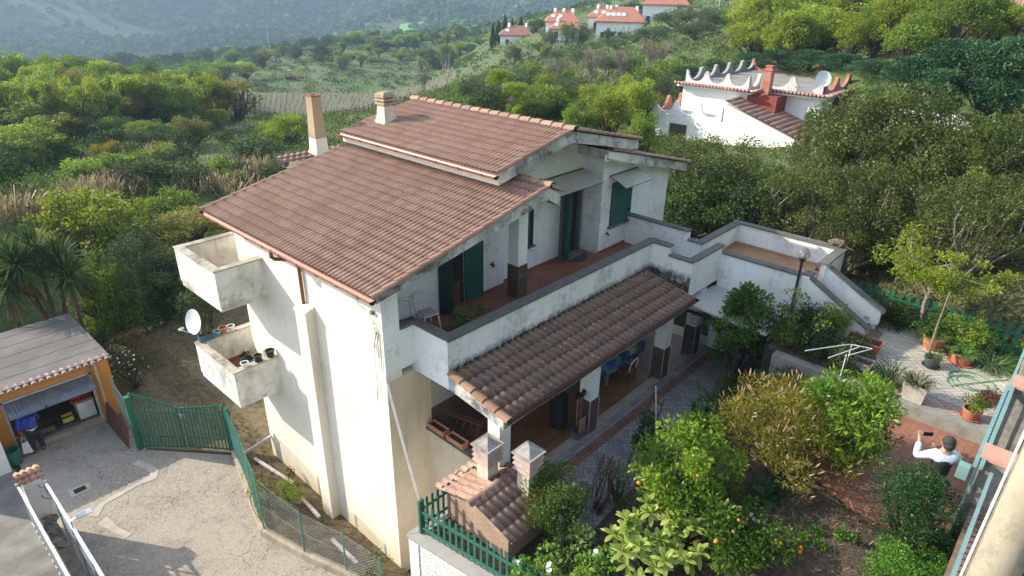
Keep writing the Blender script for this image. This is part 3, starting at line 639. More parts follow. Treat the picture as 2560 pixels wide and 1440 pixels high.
def hit(px, py, dmin=8, dmax=1500):
    """where the line of sight through a photo pixel meets the terrain"""
    ds = np.exp(np.linspace(math.log(dmin), math.log(dmax), 400)); r = ray(px, py); h = math.hypot(r.x, r.y)
    X = CX+r.x/h*ds; Y = CY+r.y/h*ds; Zr = CZ+r.z/h*ds; zt = tz(X, Y); k = np.argmax(Zr < zt)
    return Vector((X[k], Y[k], zt[k]))
az = np.concatenate([np.linspace(-1.75, -.85, 26)[:-1], np.linspace(-.85, .85, 300), np.linspace(.85, 2.6, 40)[1:]])
dd_ = np.concatenate([[1.5, 3], np.exp(np.linspace(math.log(5), math.log(1600), 250)), [2200, 3200]])
AZ, DD = np.meshgrid(az, dd_, indexing='ij')
TX = CX+DD*np.sin(AZ+YAW); TY = CY+DD*np.cos(AZ+YAW); TZ = tz(TX, TY)
na, nd = AZ.shape; ii = np.arange(na*nd).reshape(na, nd)
Fq = np.stack([ii[:-1, :-1], ii[:-1, 1:], ii[1:, 1:], ii[1:, :-1]], -1).reshape(-1, 4)
mg, t, b = nmat('meadow_ground'); v = coords(t, world=True)
n1 = noise(t, v, .05, 6, .65); n2 = noise(t, v, .7, 6, .7); n3 = noise(t, v, .006, 8, .7)
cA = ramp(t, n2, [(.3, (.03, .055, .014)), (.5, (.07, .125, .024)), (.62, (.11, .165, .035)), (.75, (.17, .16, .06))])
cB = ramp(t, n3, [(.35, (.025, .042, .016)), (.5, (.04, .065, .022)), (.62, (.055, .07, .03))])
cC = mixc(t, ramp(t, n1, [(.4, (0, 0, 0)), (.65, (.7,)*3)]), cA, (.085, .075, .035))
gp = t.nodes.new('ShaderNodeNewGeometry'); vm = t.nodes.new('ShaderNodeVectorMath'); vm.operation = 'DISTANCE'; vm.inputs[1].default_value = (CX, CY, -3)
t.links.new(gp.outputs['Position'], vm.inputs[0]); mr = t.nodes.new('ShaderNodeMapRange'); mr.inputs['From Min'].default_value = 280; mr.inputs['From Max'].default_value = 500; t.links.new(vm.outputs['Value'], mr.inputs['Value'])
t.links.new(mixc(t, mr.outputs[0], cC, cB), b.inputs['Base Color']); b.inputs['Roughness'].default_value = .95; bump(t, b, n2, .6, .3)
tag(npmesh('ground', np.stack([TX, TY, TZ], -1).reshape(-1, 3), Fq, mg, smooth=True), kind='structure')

def sheet(name, poly, z, mat, th=.3, kind='structure'):
    mb = MB(); mb.prism([(x, y, z-th) for x, y in poly], (0, 0, th)); o = mb.build(name, mat); return tag(o, kind=kind)
# cracked concrete of the driveway: exposed aggregate, pale repair strips, hairline cracks
mc, t, b = nmat('cracked_aggregate_concrete'); v = coords(t, world=True)
vo = t.nodes.new('ShaderNodeTexVoronoi'); vo.inputs['Scale'].default_value = 30; t.links.new(v, vo.inputs['Vector'])
agg = ramp(t, vo.outputs['Color'], [(.15, (.13, .11, .09)), (.45, (.28, .245, .20)), (.8, (.36, .315, .255))])
big = noise(t, v, .45, 6, .7)
col = mixc(t, ramp(t, big, [(.35, (0, 0, 0)), (.62, (.6,)*3)]), agg, (.39, .345, .28))
col = mixc(t, ramp(t, noise(t, v, 1.3, 7, .75), [(.52, (0, 0, 0)), (.7, (.6,)*3)]), col, (.13, .115, .10))
cr = t.nodes.new('ShaderNodeTexVoronoi'); cr.feature = 'DISTANCE_TO_EDGE'; cr.inputs['Scale'].default_value = .33
dn = t.nodes.new('ShaderNodeVectorMath'); dn.operation = 'MULTIPLY_ADD'; nz = t.nodes.new('ShaderNodeTexNoise'); nz.inputs['Scale'].default_value = 2; nz.inputs['Detail'].default_value = 6; t.links.new(v, nz.inputs['Vector'])
t.links.new(nz.outputs['Color'], dn.inputs[0]); dn.inputs[1].default_value = (.7, .7, .7); t.links.new(v, dn.inputs[2]); t.links.new(dn.outputs[0], cr.inputs['Vector'])
crk = ramp(t, cr.outputs['Distance'], [(.0012, (.7, .7, .7)), (.0035, (0, 0, 0))])
col = mixc(t, crk, col, (.07, .06, .05))
t.links.new(col, b.inputs['Base Color']); b.inputs['Roughness'].default_value = .9; bump(t, b, vo.outputs['Distance'], .5, .012)
sheet('driveway', [(-5.5, 12.4), (-5.5, -3), (-.6, -3), (-1.0, .7), (-1.45, 2.07), (-1.80, 3.5), (-.85, 7.1), (-2.6, 9.3), (-2.45, 12.4)], -3.1, mc)
M_SMOOTH = simple('smooth_old_concrete', (.23, .215, .19), .85, (.13, .12, .11), 1.5, bmp=.3, c3=(.30, .28, .25))
sheet('side_path', [(-9, 11.8), (-9, -3), (-5.5, -3), (-5.5, 8.9), (-5.7, 11.8)], -3.08, M_SMOOTH)
# pale mortar repair strips following an old trench
def strip(pts, wds, z, name='repair_strip'):
    mb = MB(); vs = []
    for i, p in enumerate(pts):
        a = Vector(pts[max(i-1, 0)]); c = Vector(pts[min(i+1, len(pts)-1)]); d = (c-a).normalized(); nn = Vector((-d.y, d.x))
        for s in (1, -1): q = Vector(p)+nn*s*wds[i]/2; vs.append((q.x, q.y, z))
    mb.add(vs, [(2*i, 2*i+1, 2*i+3, 2*i+2) for i in range(len(pts)-1)]); return mb
M_REP = simple('pale_repair_mortar', (.46, .42, .35), .9, (.36, .33, .28), 3, bmp=.2)
def gp2(px, py): p = at(px, py, -3.09); return (p.x, p.y)
rp = strip([gp2(*p) for p in [(338, 1155), (368, 1165), (386, 1178), (384, 1192), (340, 1212), (290, 1240), (258, 1258), (232, 1290)]], [.22, .2, .25, .28, .13, .18, .14, .3], -3.090)
tag(rp.build('repair_strip', M_REP), kind='structure')
rp = strip([gp2(*p) for p in [(255, 1300), (290, 1325), (322, 1340)]], [.28, .18, .16], -3.090); tag(rp.build('repair_strip', M_REP), kind='structure')
# dry cut grass of the yard behind the fence
my, t, b = nmat('dry_mown_grass'); v = coords(t, world=True)
c = ramp(t, noise(t, v, 6, 8, .75), [(.3, (.06, .045, .025)), (.5, (.16, .12, .065)), (.66, (.25, .19, .11))])
c = mixc(t, ramp(t, noise(t, v, .6, 5, .6), [(.4, (0, 0, 0)), (.65, (.6,)*3)]), c, (.10, .09, .035))
t.links.new(c, b.inputs['Base Color']); b.inputs['Roughness'].default_value = .95; bump(t, b, noise(t, v, 14, 6, .8), .8, .04)
sheet('yard', [(-1.65, 3.5), (-.75, 7.1), (-2.6, 9.4), (-2.55, 12.2), (-2.5, 15.5), (5.5, 19), (5, 9), (5, 6.4), (.05, 6.4), (.05, -1.6), (-.9, -1.6), (-.95, .8), (-1.35, 2.07)], -3.08, my, .25)
# sloping garden soil between the portico and the upper gate
ms, t, b = nmat('dark_garden_soil'); v = coords(t, world=True)
c = ramp(t, noise(t, v, 9, 8, .8), [(.3, (.03, .021, .014)), (.5, (.085, .06, .04)), (.66, (.16, .12, .075))])
c = mixc(t, ramp(t, noise(t, v, 1.0, 5, .6), [(.5, (0, 0, 0)), (.75, (.5,)*3)]), c, (.04, .05, .018))
t.links.new(c, b.inputs['Base Color']); b.inputs['Roughness'].default_value = .95; bump(t, b, noise(t, v, 18, 6, .8), 1, .05)
def soil_z(x, y):
    f = np.clip((-3.9-y)/4.6, 0, 1); f = f*f*(3-2*f); s = np.clip((x+.5)/3.5, .25, 1)
    return -.03+1.5*f*s
gx = np.linspace(-1.0, 8.05, 70); gy = np.linspace(-10.15, -2.75, 60); GX, GY = np.meshgrid(gx, gy, indexing='ij')
XL = -.95+np.clip(-1.65-GY, 0, None)*.13
GX2 = np.maximum(GX, XL+.1); GZ = soil_z(GX2, GY); nx, ny = GX.shape; ii = np.arange(nx*ny).reshape(nx, ny)
F1 = np.stack([ii[:-1, :-1], ii[1:, :-1], ii[1:, 1:], ii[:-1, 1:]], -1).reshape(-1, 4)
tag(npmesh('garden_soil', np.stack([GX2, GY, GZ], -1).reshape(-1, 3), F1, ms, smooth=True), kind='structure')
def gz(x, y): return float(soil_z(np.array(x), np.array(y)))
sheet('garden_bed', [(-.6, -1.9), (1.1, -1.9), (1.1, -2.8), (-.5, -2.8)], -.03, ms, 3)
# paved path along the portico and the herringbone in front of it
def herringbone(name, rect, z, L, W, mats, gap=.009, seed=1, rot=True):
    x0, x1, y0, y1 = rect; rng = random.Random(seed); mb = MB(); P = Vector((x0+x1, y0+y1, 0))/2; rad = math.hypot(x1-x0, y1-y0)/2+L; ca = math.cos(R(45)) if rot else 1; sa = math.sin(R(45)) if rot else 0
    k = int(rad/W)+2; n = round(L/W); vs = []
    for j in range(-k, k):
        for i in range(-k, k):
            r_ = (i-j) % (2*n)
            if r_ == 0: bx = (i*W, j*W, i*W+L, j*W+W)
            elif r_ == 2*n-1: bx = (i*W, j*W, i*W+W, j*W+L)
            else: continue
            a0, b0, a1, b1 = bx[0]+gap/2, bx[1]+gap/2, bx[2]-gap/2, bx[3]-gap/2
            q = [(P.x+ca*a-sa*b_, P.y+sa*a+ca*b_) for a, b_ in ((a0, b0), (a1, b0), (a1, b1), (a0, b1))]
            for ax, lim, sg in ((0, x0, 1), (0, x1, -1), (1, y0, 1), (1, y1, -1)):     # clip to the bed
                out = []
                for n1, n2 in zip(q, q[1:]+q[:1]):
                    i1, i2 = (n1[ax]-lim)*sg >= 0, (n2[ax]-lim)*sg >= 0
                    if i1: out.append(n1)
                    if i1 != i2: f = (lim-n1[ax])/(n2[ax]-n1[ax]); out.append((n1[0]+(n2[0]-n1[0])*f, n1[1]+(n2[1]-n1[1])*f))
                q = out
                if len(q) < 3: break
            if len(q) < 3: continue
            dz = rng.uniform(-.0015, .0015); mb.add([(a, b_, z+dz) for a, b_ in q], [tuple(range(len(q)))], 0, rng.random())
    return tag(mb.build(name, mats), kind='structure')
M_PAVE = attrmat('grey_paver', [(0, (.23, .22, .22)), (.5, (.29, .275, .27)), (1, (.35, .33, .315))], .8, (.17, .15, .135), .5, 1.2)
M_PAVEW = attrmat('pale_paver', [(0, (.40, .37, .32)), (.5, (.47, .43, .37)), (1, (.53, .49, .42))], .75, (.30, .26, .2), .5, .9)
M_PAVEP = attrmat('pinkish_paver', [(0, (.36, .27, .21)), (.5, (.42, .31, .25)), (1, (.47, .35, .28))], .75, (.28, .2, .15), .5, .9)
M_PAVER = attrmat('red_paver', [(0, (.21, .095, .065)), (.5, (.25, .115, .08)), (1, (.28, .14, .10))], .8, (.15, .08, .06), .5, 1.5)
M_JOINT = simple('dark_joint_sand', (.035, .03, .027), .95)
sheet('path_base', [(1.2, -2.41), (10.3, -2.41), (10.3, -5.2), (2.2, -5.2), (1.2, -3.6)], -.014, M_JOINT, .4)
pm = MB(); rng = random.Random(8)
def course(mb, x0, x1, y0, y1, z, L, seed, m):
    rg_ = random.Random(seed); x = x0-rg_.random()*L
    while x < x1:
        a, b_ = max(x, x0), min(x+L-.008, x1)
        if b_-a > .02: mb.add([(a, y0, z), (b_, y0, z), (b_, y1, z), (a, y1, z)], [(0, 1, 2, 3)], m, rg_.random())
        x += L
course(pm, 1.2, 10.3, -2.53, -2.418, .0, .33, 1, 0); course(pm, 1.2, 10.3, -2.65, -2.538, .0, .33, 2, 0)
course(pm, 1.2, 10.3, -2.77, -2.658, .0, .33, 3, 1); course(pm, 1.2, 10.3, -2.89, -2.778, .0, .33, 4, 1)
tag(pm.build('path', [M_PAVE, M_PAVER]), kind='structure')
herringbone('path', (1.3, 10.3, -5.1, -2.90), .001, .33, .11, M_PAVE, seed=3)
# upper patio with its kerb and the red brick forecourt
ZP = 1.9
sheet('patio_base', [(8.25, -4.9), (8.25, -10.1), (12.1, -10.1), (12.1, -4.9)], ZP-.012, M_JOINT, 2)
herringbone('patio', (8.9, 12.0, -10.0, -5.0), ZP, .33, .11, M_PAVEW, seed=5)
herringbone('patio', (8.30, 8.78, -10.0, -5.0), ZP+.001, .33, .11, M_PAVEP, seed=6)
cb = MB(); course(cb, 0, 0.1, 0, 0, 0, 1, 1, 0)
for i in range(16): cb.add([(8.785, -10+i*.33, ZP+.001), (8.895, -10+i*.33, ZP+.001), (8.895, -9.68+i*.33, ZP+.001), (8.785, -9.68+i*.33, ZP+.001)], [(0, 1, 2, 3)], 0, rng.random())
tag(cb.build('patio_border', M_PAVEW), kind='structure')
sheet('flower_bed', [(8.9, -7.3), (9.75, -7.15), (9.95, -6.4), (10.35, -5.4), (10.35, -4.95), (8.3, -4.95), (8.3, -7.3)], ZP+.02, ms, .1)
kb = MB(); kb.box(8.0, 8.29, -10.05, -5.2, 1.2, ZP+.012); tag(kb.build('kerb', plaster('mossy_kerb', (.26, .25, .23), (.12, .115, .10), .8, 4)), kind='structure')
mrd = brick_mat('red_brick_paving', (.27, .115, .075), (.31, .14, .095), (.17, .085, .06), .26, .13, .5, .8, .006, rot=R(4))
rd = MB(); zr0, zr1 = 1.62, 1.60
rd.prism([(8.0, -10.1, zr0-.5), (8.0, -6.4, zr0-.5), (5.4, -6.9, zr1-.5), (4.6, -7.9, zr1-.5), (4.3, -8.4, zr1-.5), (4.3, -10.1, zr1-.5)], (0, 0, .5)); tag(rd.build('forecourt', mrd), kind='structure')
# asphalt lane outside the gate
sheet('road', [(-14, -11.6), (30, -11.6), (30, -19), (-14, -19)], 1.3, simple('asphalt', (.055, .058, .065), .9, (.035, .037, .042), 2, bmp=.4), .3)
sheet('pavement', [(-14, -10.35), (30, -10.35), (30, -11.55), (-14, -11.55)], 1.38, simple('red_brown_pavement', (.10, .045, .035), .9, (.05, .03, .026), 2), .3)
# ploughed vineyard soil
def drape(name, pix, mat, lift=.25, n=40):
    """a field draped over the terrain between four corners given as photo points"""
    c = [hit(*p) for p in pix]; V = []
    for i in range(n+1):
        for j in range(n+1):
            u, v_ = i/n, j/n; p = (c[0]*(1-u)+c[1]*u)*(1-v_)+(c[3]*(1-u)+c[2]*u)*v_; V.append((p.x, p.y))
    V = np.array(V); Z = tz(V[:, 0], V[:, 1])+lift
    ii = np.arange((n+1)**2).reshape(n+1, n+1); F = np.stack([ii[:-1, :-1], ii[1:, :-1], ii[1:, 1:], ii[:-1, 1:]], -1).reshape(-1, 4)
    return tag(npmesh(name, np.column_stack([V, Z]), F, mat, smooth=True), kind='structure'), c
mv, t, b = nmat('vineyard_soil'); v = coords(t, world=True)
c = ramp(t, noise(t, v, .35, 7, .7), [(.3, (.075, .055, .035)), (.46, (.125, .095, .06)), (.54, (.10, .115, .035)), (.7, (.13, .16, .04))])
t.links.new(c, b.inputs['Base Color']); b.inputs['Roughness'].default_value = .95
VF, vc = drape('vineyard_field', [(590, 292), (1010, 262), (1150, 172), (560, 232)], mv)
mgf = simple('spring_meadow', (.13, .27, .05), .95, (.10, .21, .04), .02)
for q in ([(960, 118), (1010, 118), (1075, 62), (1000, 70)], [(1060, 82), (1180, 84), (1240, 42), (1120, 50)], [(795, 118), (850, 122), (842, 88), (800, 90)], [(1195, 70), (1275, 70), (1280, 40), (1215, 38)]):
    drape('meadow', q, mgf, 2.0, 12)
# ================================================================ left: garage, gates, fences
M_ORANGE = plaster('orange_render', (.50, .22, .045), (.34, .14, .035), .5, 1.2, .0)
M_BITUM = plaster('grey_roofing_felt', (.115, .105, .10), (.22, .20, .175), .8, .7, .0, False)
M_GREENM = simple('green_painted_metal', (.03, .17, .115), .45, (.02, .13, .085), 5, .2)
M_GREENW = simple('green_picket_paint', (.02, .15, .10), .55, (.04, .11, .075), 7, c3=(.10, .12, .07))
M_STEEL = simple('galvanised_steel', (.42, .44, .46), .35, (.33, .35, .37), 8, .6)
M_WIRE = simple('green_wire', (.10, .26, .21), .5, (.08, .2, .17), 3)
M_GWIRE = simple('grey_wire', (.30, .32, .31), .5)
M_TC = simple('terracotta', (.42, .16, .085), .8, (.34, .12, .065), 6)
M_SOILP = simple('potting_soil', (.04, .028, .02), .95, (.02, .014, .01), 20)
M_WHITEP = simple('white_plastic', (.72, .72, .70), .5, (.6, .6, .58), 6)
M_BLUEP = simple('blue_plastic', (.10, .30, .40), .5, (.07, .22, .3), 5)
M_BLACKP = simple('black_plastic', (.02, .02, .022), .45)
M_BROWNW = simple('dark_brown_wood', (.10, .04, .022), .55, (.06, .025, .014), 8)
G = thing('garage', 'orange rendered garage with a flat grey felt roof and its door half open', 'garage', (-4.3, 13.6, -3.1))
gb = MB()
gb.box(-8, -5.36, 11.9, 12.1, -3.2, -.92); gb.box(-3.02, -2.42, 11.9, 12.1, -3.2, -.92); gb.box(-5.36, -3.02, 11.9, 12.1, -1.29, -.92)
gb.box(-2.62, -2.42, 12.1, 15.6, -3.2, -.92); gb.box(-8, -2.62, 15.4, 15.6, -3.2, -.92)
gb.build('wall', M_ORANGE, G)
gi = MB(); gi.box(-8, -2.63, 12.4, 15.39, -3.0, -2.97); gi.box(-5.36, -3.02, 12.0, 12.4, -3.0, -2.965); gi.build('floor', simple('garage_floor', (.16, .14, .12), .8, (.09, .08, .07), 2), G)
gs = MB(); gs.box(-5.36, -3.0, 11.82, 12.0, -3.2, -2.96); gs.build('sill', simple('pale_sill', (.36, .32, .24), .8), G)
gr = MB(); gr.box(-8, -2.36, 11.76, 15.85, -.915, -.80); GR = gr.build('roof', M_BITUM, G)
for i in range(5):
    s = MB(); s.box(-8, -2.37, 12.45+i*.72, 12.49+i*.72, -.799, -.795); s.build('felt_seam', simple('felt_seam_dark', (.095, .088, .082), .9), GR)
ev = half_tiles('eave_tile', attrmat('pink_eave_tile', [(0, (.40, .25, .20)), (.5, (.50, .34, .28)), (1, (.56, .42, .36))], .85, (.25, .2, .17), .5, 3), GR, (-8, 11.5, -.80), (-2.48, 11.5, -.80), .01, .2)
bpy.data.objects.remove(ev)
em = MB(); rng = random.Random(4)
for i in range(27):
    x = -2.46-i*.2; a = rng.random(); vs = []
    for yy, rr, zz in ((11.66, .07, -.90), (11.66, .085, -.895), (11.92, .075, -.83)):
        for j in range(9): an = math.pi*j/8; vs.append((x+math.cos(an)*rr, yy, zz+math.sin(an)*rr*.8))
    em.add(vs, [(b*9+j, b*9+j+1, (b+1)*9+j+1, (b+1)*9+j) for b in (0, 1) for j in range(8)], 0, a)
tag(em.build('eave_tiles', attrmat('pink_eave_tile', [(0, (.40, .25, .20)), (.5, (.50, .34, .28)), (1, (.56, .42, .36))], .85, (.25, .2, .17), .5, 3), GR), kind='stuff')
gd = MB(); n = 22; p0, p1 = Vector((0, 11.98, -1.31)), Vector((0, 11.2, -1.46))
for i in range(n):
    xa = -5.33+2.28*i/n; xb = xa+2.28/n*.8
    for a_, b_, off in ((xa, xb, .018), (xb, xa+2.28/n, 0)):
        gd.add([(a_, p0.y, p0.z+off), (b_, p0.y, p0.z+off), (b_, p1.y, p1.z+off), (a_, p1.y, p1.z+off)], [(0, 1, 2, 3)])
gd.box(-5.34, -3.04, 11.18, 11.21, -1.51, -1.43)
GD = gd.build('door', simple('blue_grey_sheet_steel', (.22, .26, .31), .4, (.16, .19, .23), 3, .5), G)
s = MB(); s.box(-4.45, -4.40, 11.16, 11.18, -1.5, -1.41); s.build('handle', M_BLACK, GD)
gf = MB(); gf.box(-5.37, -5.31, 11.86, 11.92, -3, -1.18); gf.box(-3.05, -2.98, 11.86, 11.92, -3, -1.18); gf.box(-5.37, -2.98, 11.86, 11.92, -1.29, -1.22); gf.build('door_frame', simple('grey_frame', (.38, .38, .37), .6), G)
gp = MB(); gp.tube([(-2.90, 11.68, -.86), (-2.84, 11.8, -1.02), (-2.82, 11.84, -3.0)], .045, 8); gp.build('downpipe', simple('cream_pipe', (.50, .40, .28), .5), G)
# what stands in the garage
def solo(name, label, cat, mb, mats, group=None, **k): return tag(mb.build(name, mats, **k), label, cat, group)
M_RED = simple('red_plastic', (.38, .05, .03), .5)
cr = thing('crate', 'red slatted plastic crate standing on the white box inside the garage', 'crate', (-3.35, 12.5, -2.37))
c = MB(); x0, x1, y0, y1, z0 = -3.66, -3.06, 12.3, 12.7, -2.36
for (a, b_, c_, d_) in ((x0, x1, y0, y0+.02), (x0, x1, y1-.02, y1), (x0, x0+.02, y0+.02, y1-.02), (x1-.02, x1, y0+.02, y1-.02)):
    for z in (0, .13, .26): c.box(a, b_, c_, d_, z0+z, z0+z+.06)
    if b_-a > .1:
        for i in range(6): xx = a+.02+i*.108; c.box(xx, xx+.03, c_, d_, z0+.06, z0+.26)
c.build('side', M_RED, cr); c = MB(); c.box(x0, x1, y0, y1, z0-.01, z0); c.build('bottom', M_RED, cr)
c = MB(); c.box(-3.55, -3.06, 12.2, 12.75, -2.97, -2.385); wbx = thing('box', 'white cabinet box under the red crate inside the garage', 'box', (-3.3, 12.5, -2.97)); c.build('body', M_WHITEP, wbx, bevel=.01); c = MB(); c.box(-3.57, -3.04, 12.18, 12.77, -2.385, -2.37); c.build('lid', M_WHITEP, wbx)
pu = thing('machine', 'small black and yellow machine on the garage floor beside the white box', 'machine', (-3.85, 12.4, -2.97))
c = MB(); c.box(-4.05, -3.68, 12.25, 12.6, -2.9, -2.66); c.build('body', M_BLACKP, pu, bevel=.02)
c = MB(); c.box(-4.02, -3.72, 12.2, 12.249, -2.86, -2.72); c.box(-4.02, -3.72, 12.251, 12.34, -2.655, -2.61); c.build('cover', simple('yellow_plastic', (.55, .47, .06), .5), pu)
for x in (-4.0, -3.74):
    c = MB(); c.tube([(x-.03, 12.3, -2.92), (x+.03, 12.3, -2.92)], .06, 12); c.build('wheel', M_BLACK, pu)
c = MB(); c.tube([(-4.0, 12.55, -2.68), (-4.0, 12.65, -2.2), (-3.72, 12.65, -2.2), (-3.72, 12.55, -2.68)], .014, 6); c.build('handle', M_BLACK, pu)
c = MB(); c.box(-4.75, -4.1, 12.15, 12.75, -2.964, -2.955); solo('mat', 'green mat lying on the garage floor behind the sill', 'mat', c, simple('green_mat', (.03, .09, .05), .9))
c = MB(); c.box(-4.7, -4.25, 12.22, 12.5, -2.954, -2.946); solo('cardboard', 'pale flattened cardboard lying on the green garage mat', 'cardboard', c, simple('pale_card', (.30, .27, .2), .9))
c = MB(); c.lathe([(.13, 0), (.17, .3), (.155, .3), (.12, .02)], (-5.12, 12.15, -2.965), 16); solo('bucket', 'yellow bucket standing just inside the left jamb of the garage', 'bucket', c, simple('yellow_bucket', (.55, .45, .10), .5), loc=(-5.12, 12.15, -2.965))
c = MB(); c.ball((-5.14, 12.3, -2.55), .2, 12, sq=(.8, .7, 1)); c.ball((-5.12, 12.28, -2.3), .1, 8); solo('bag', 'crumpled pink bag above the yellow bucket inside the garage', 'bag', c, simple('pink_bag', (.5, .10, .12), .6), loc=(-5.14, 12.3, -2.75))
c = MB(); c.box(-5.3, -4.6, 13.0, 13.4, -2.97, -2.1); shf = thing('shelf', 'dark wooden shelf unit at the back of the garage', 'shelf', (-4.95, 13.2, -2.97)); c.build('frame', M_BROWNW, shf)
for i in range(3):
    c = MB(); c.box(-5.25+i*.22, -5.08+i*.22, 12.95, 12.99, -2.7, -2.3); c.build('door', simple('brown_panel', (.14, .06, .03), .6), shf)
c = MB(); c.prism([(-2.98, 11.7, -3.1), (-2.98, 9.75, -3.1), (-2.84, 9.75, -2.35), (-2.84, 11.7, -2.35)], (.02, 0, 0)); rs = tag(c.build('metal_sheet', simple('rusty_sheet', (.13, .05, .03), .8, (.07, .03, .02), 5), loc=(-2.5, 11.2, -3.1)), 'rusty brown metal sheet leaning beside the green gate post', 'sheet')
# green two leaf gate
GT = thing('gate', 'green two leaf metal gate with pickets and wire across the yard entrance', 'gate', (-1.7, 8.4, -3.1))
c = MB(); c.box(-2.80, -2.64, 9.42, 9.58, -3.2, -1.16); c.build('post', M_GREENM, GT)
c = MB(); c.box(-.87, -.73, 7.13, 7.27, -3.2, -1.42); c.build('post', M_GREENM, GT)
def leaf(p, q, zt0, zt1, brace, lab):
    p, q = Vector((*p, 0)), Vector((*q, 0)); d = q-p; L = d.length; f = MB(); zb = -3.02
    def P(s, z): v = p+d*s; return (v.x, v.y, z)
    top = lambda s: zt0+(zt1-zt0)*s
    f.bar(P(0, zb), P(0, top(0)), .05); f.bar(P(1, zb), P(1, top(1)), .06)
    for i in range(10): f.bar(P(i/10, top(i/10)-.03), P((i+1)/10, top((i+1)/10)-.03), .035, .045)
    f.bar(P(0, zb+.05), P(1, zb+.05), .035, .05); f.bar(P(0, zb+.42), P(1, zb+.42), .03, .04); f.bar(P(0, -1.62), P(1, -1.72), .03, .04)
    lf = f.build('leaf', M_GREENM, GT)
    k = 11
    for i in range(1, k):
        s = i/k; b_ = MB(); b_.bar(P(s, zb), P(s, top(s)+.05), .03, .012); b_.build('picket', M_GREENM, lf)
    b_ = MB(); b_.bar(P(.95 if brace else .05, zb+.42), P(.05 if brace else .95, -1.75), .04, .02); b_.build('brace', M_GREENM, lf)
    wm = MB()
    for i in range(34): s = (i+.5)/34; wm.bar(P(s, zb), P(s, -1.7), .005)
    for i in range(16): z = zb+.04+i*.08; wm.bar(P(0, z), P(1, z), .005)
    wm.build('wire_mesh', M_GREENM, lf)
leaf((-2.64, 9.42), (-1.76, 8.46), -1.02, -1.50, False, 'l'); leaf((-1.66, 8.36), (-.86, 7.3), -1.52, -1.33, True, 'r')
c = MB(); c.tube([(-1.72, 8.37, -1.75), (-1.6, 8.3, -1.8), (-1.66, 8.34, -1.95), (-1.74, 8.4, -1.72)], .012, 5); c.build('chain', simple('white_cord', (.6, .6, .58)), GT)
# wire fences
def wire_fence(label, pts, hs, mat, zb=-2.95, step=.09, wire=.0055, posts=None, kerb=None):
    o = thing('wire_fence', label, 'fence', (pts[0][0], pts[0][1], zb))
    P = [Vector((*p, 0)) for p in pts]
    for i, p in enumerate(P):
        if posts and not posts[i]: continue
        c = MB(); c.tube([(p.x, p.y, zb-.15), (p.x, p.y, zb+hs[i]+.04)], .022, 6); c.build('post', M_WIRE, o)
    for i in range(len(P)-1):
        a, b_ = P[i], P[i+1]; d = b_-a; L = d.length; c = MB(); k = int(L/step)
        H_ = lambda s: hs[i]+(hs[i+1]-hs[i])*s
        for sg in (1, -1):
            for j in range(-int(max(hs)/step/1.0), k+int(max(hs)/step)):
                s0 = j/k; s1 = s0+sg*max(hs)*.75/L
                # clip to the panel
                t0, t1 = 0., 1.
                lo, hi = sorted((s0, s1))
                if s1 != s0:
                    ta, tb_ = (0-s0)/(s1-s0), (1-s0)/(s1-s0); t0, t1 = max(0, min(ta, tb_)), min(1, max(ta, tb_))
                if t1-t0 < .05: continue
                q0 = a+d*(s0+(s1-s0)*t0); q1 = a+d*(s0+(s1-s0)*t1); hh = H_(.5)
                c.bar((q0.x, q0.y, zb+hh*t0), (q1.x, q1.y, zb+hh*t1), wire)
        for f in (0.02, .5, 1): c.bar((a.x, a.y, zb+hs[i]*f), (b_.x, b_.y, zb+hs[i+1]*f), wire*1.3)
        c.build('wire_panel', mat, o)
    return o
wire_fence('green wire mesh fence running from the gate along the driveway edge', [(-.85, 7.1), (-1.2, 5.6), (-1.55, 4.4), (-1.78, 3.5)], [1.55, 1.75, 1.9, 2.0], M_WIRE, step=.075, posts=[0, 1, 1, 1])
wire_fence('slack grey wire netting fence on the low kerb below the flue', [(-1.78, 3.5), (-1.45, 2.07), (-1.05, .8), (-.85, -.4)], [1.75, 1.35, 1.25, 1.2], M_GWIRE, posts=[0, 1, 1, 1])
wire_fence('old grey wire fence between the garage and the green gate', [(-2.40, 12.6), (-2.6, 11.2), (-2.72, 9.6)], [1.5, 1.5, 1.4], M_GWIRE, step=.16)
kb = MB()
for a, b_ in zip([(-.85, 7.1), (-1.80, 3.5), (-1.47, 2.07), (-1.07, .8)], [(-1.80, 3.5), (-1.47, 2.07), (-1.07, .8), (-.87, -.6)]):
    kb.bar((*a, -3.02), (*b_, -3.02), .17, .26)
tag(kb.build('low_wall', plaster('mossy_low_wall', (.40, .34, .26), (.22, .18, .13), .7, 2, .3), loc=(-1.5, 3, -3.1)), 'low concrete kerb wall under the wire fence', 'wall')
# bits against the house
for p, q, lab in (((-.02, 6.2, -2.35), (-.75, 6.85, -3.0), 'white boxed metal profile leaning on the house corner'), ((-.55, 6.4, -3.0), (-.30, 4.6, -3.0), 'pale metal profile lying along the foot of the house wall'), ((-.45, 3.9, -3.0), (-.50, 2.9, -3.0), 'short weathered plank lying near the flue base'), ((-.75, 1.9, -2.9), (-.75, .8, -2.9), 'bent white trim strip lying behind the grey netting')):
    c = MB(); c.bar(p, q, .09, .06); tag(c.build('metal_profile' if 'plank' not in lab else 'plank', simple('pale_pinkish_white', (.62, .55, .52), .5), loc=p), lab, 'profile' if 'plank' not in lab else 'plank')
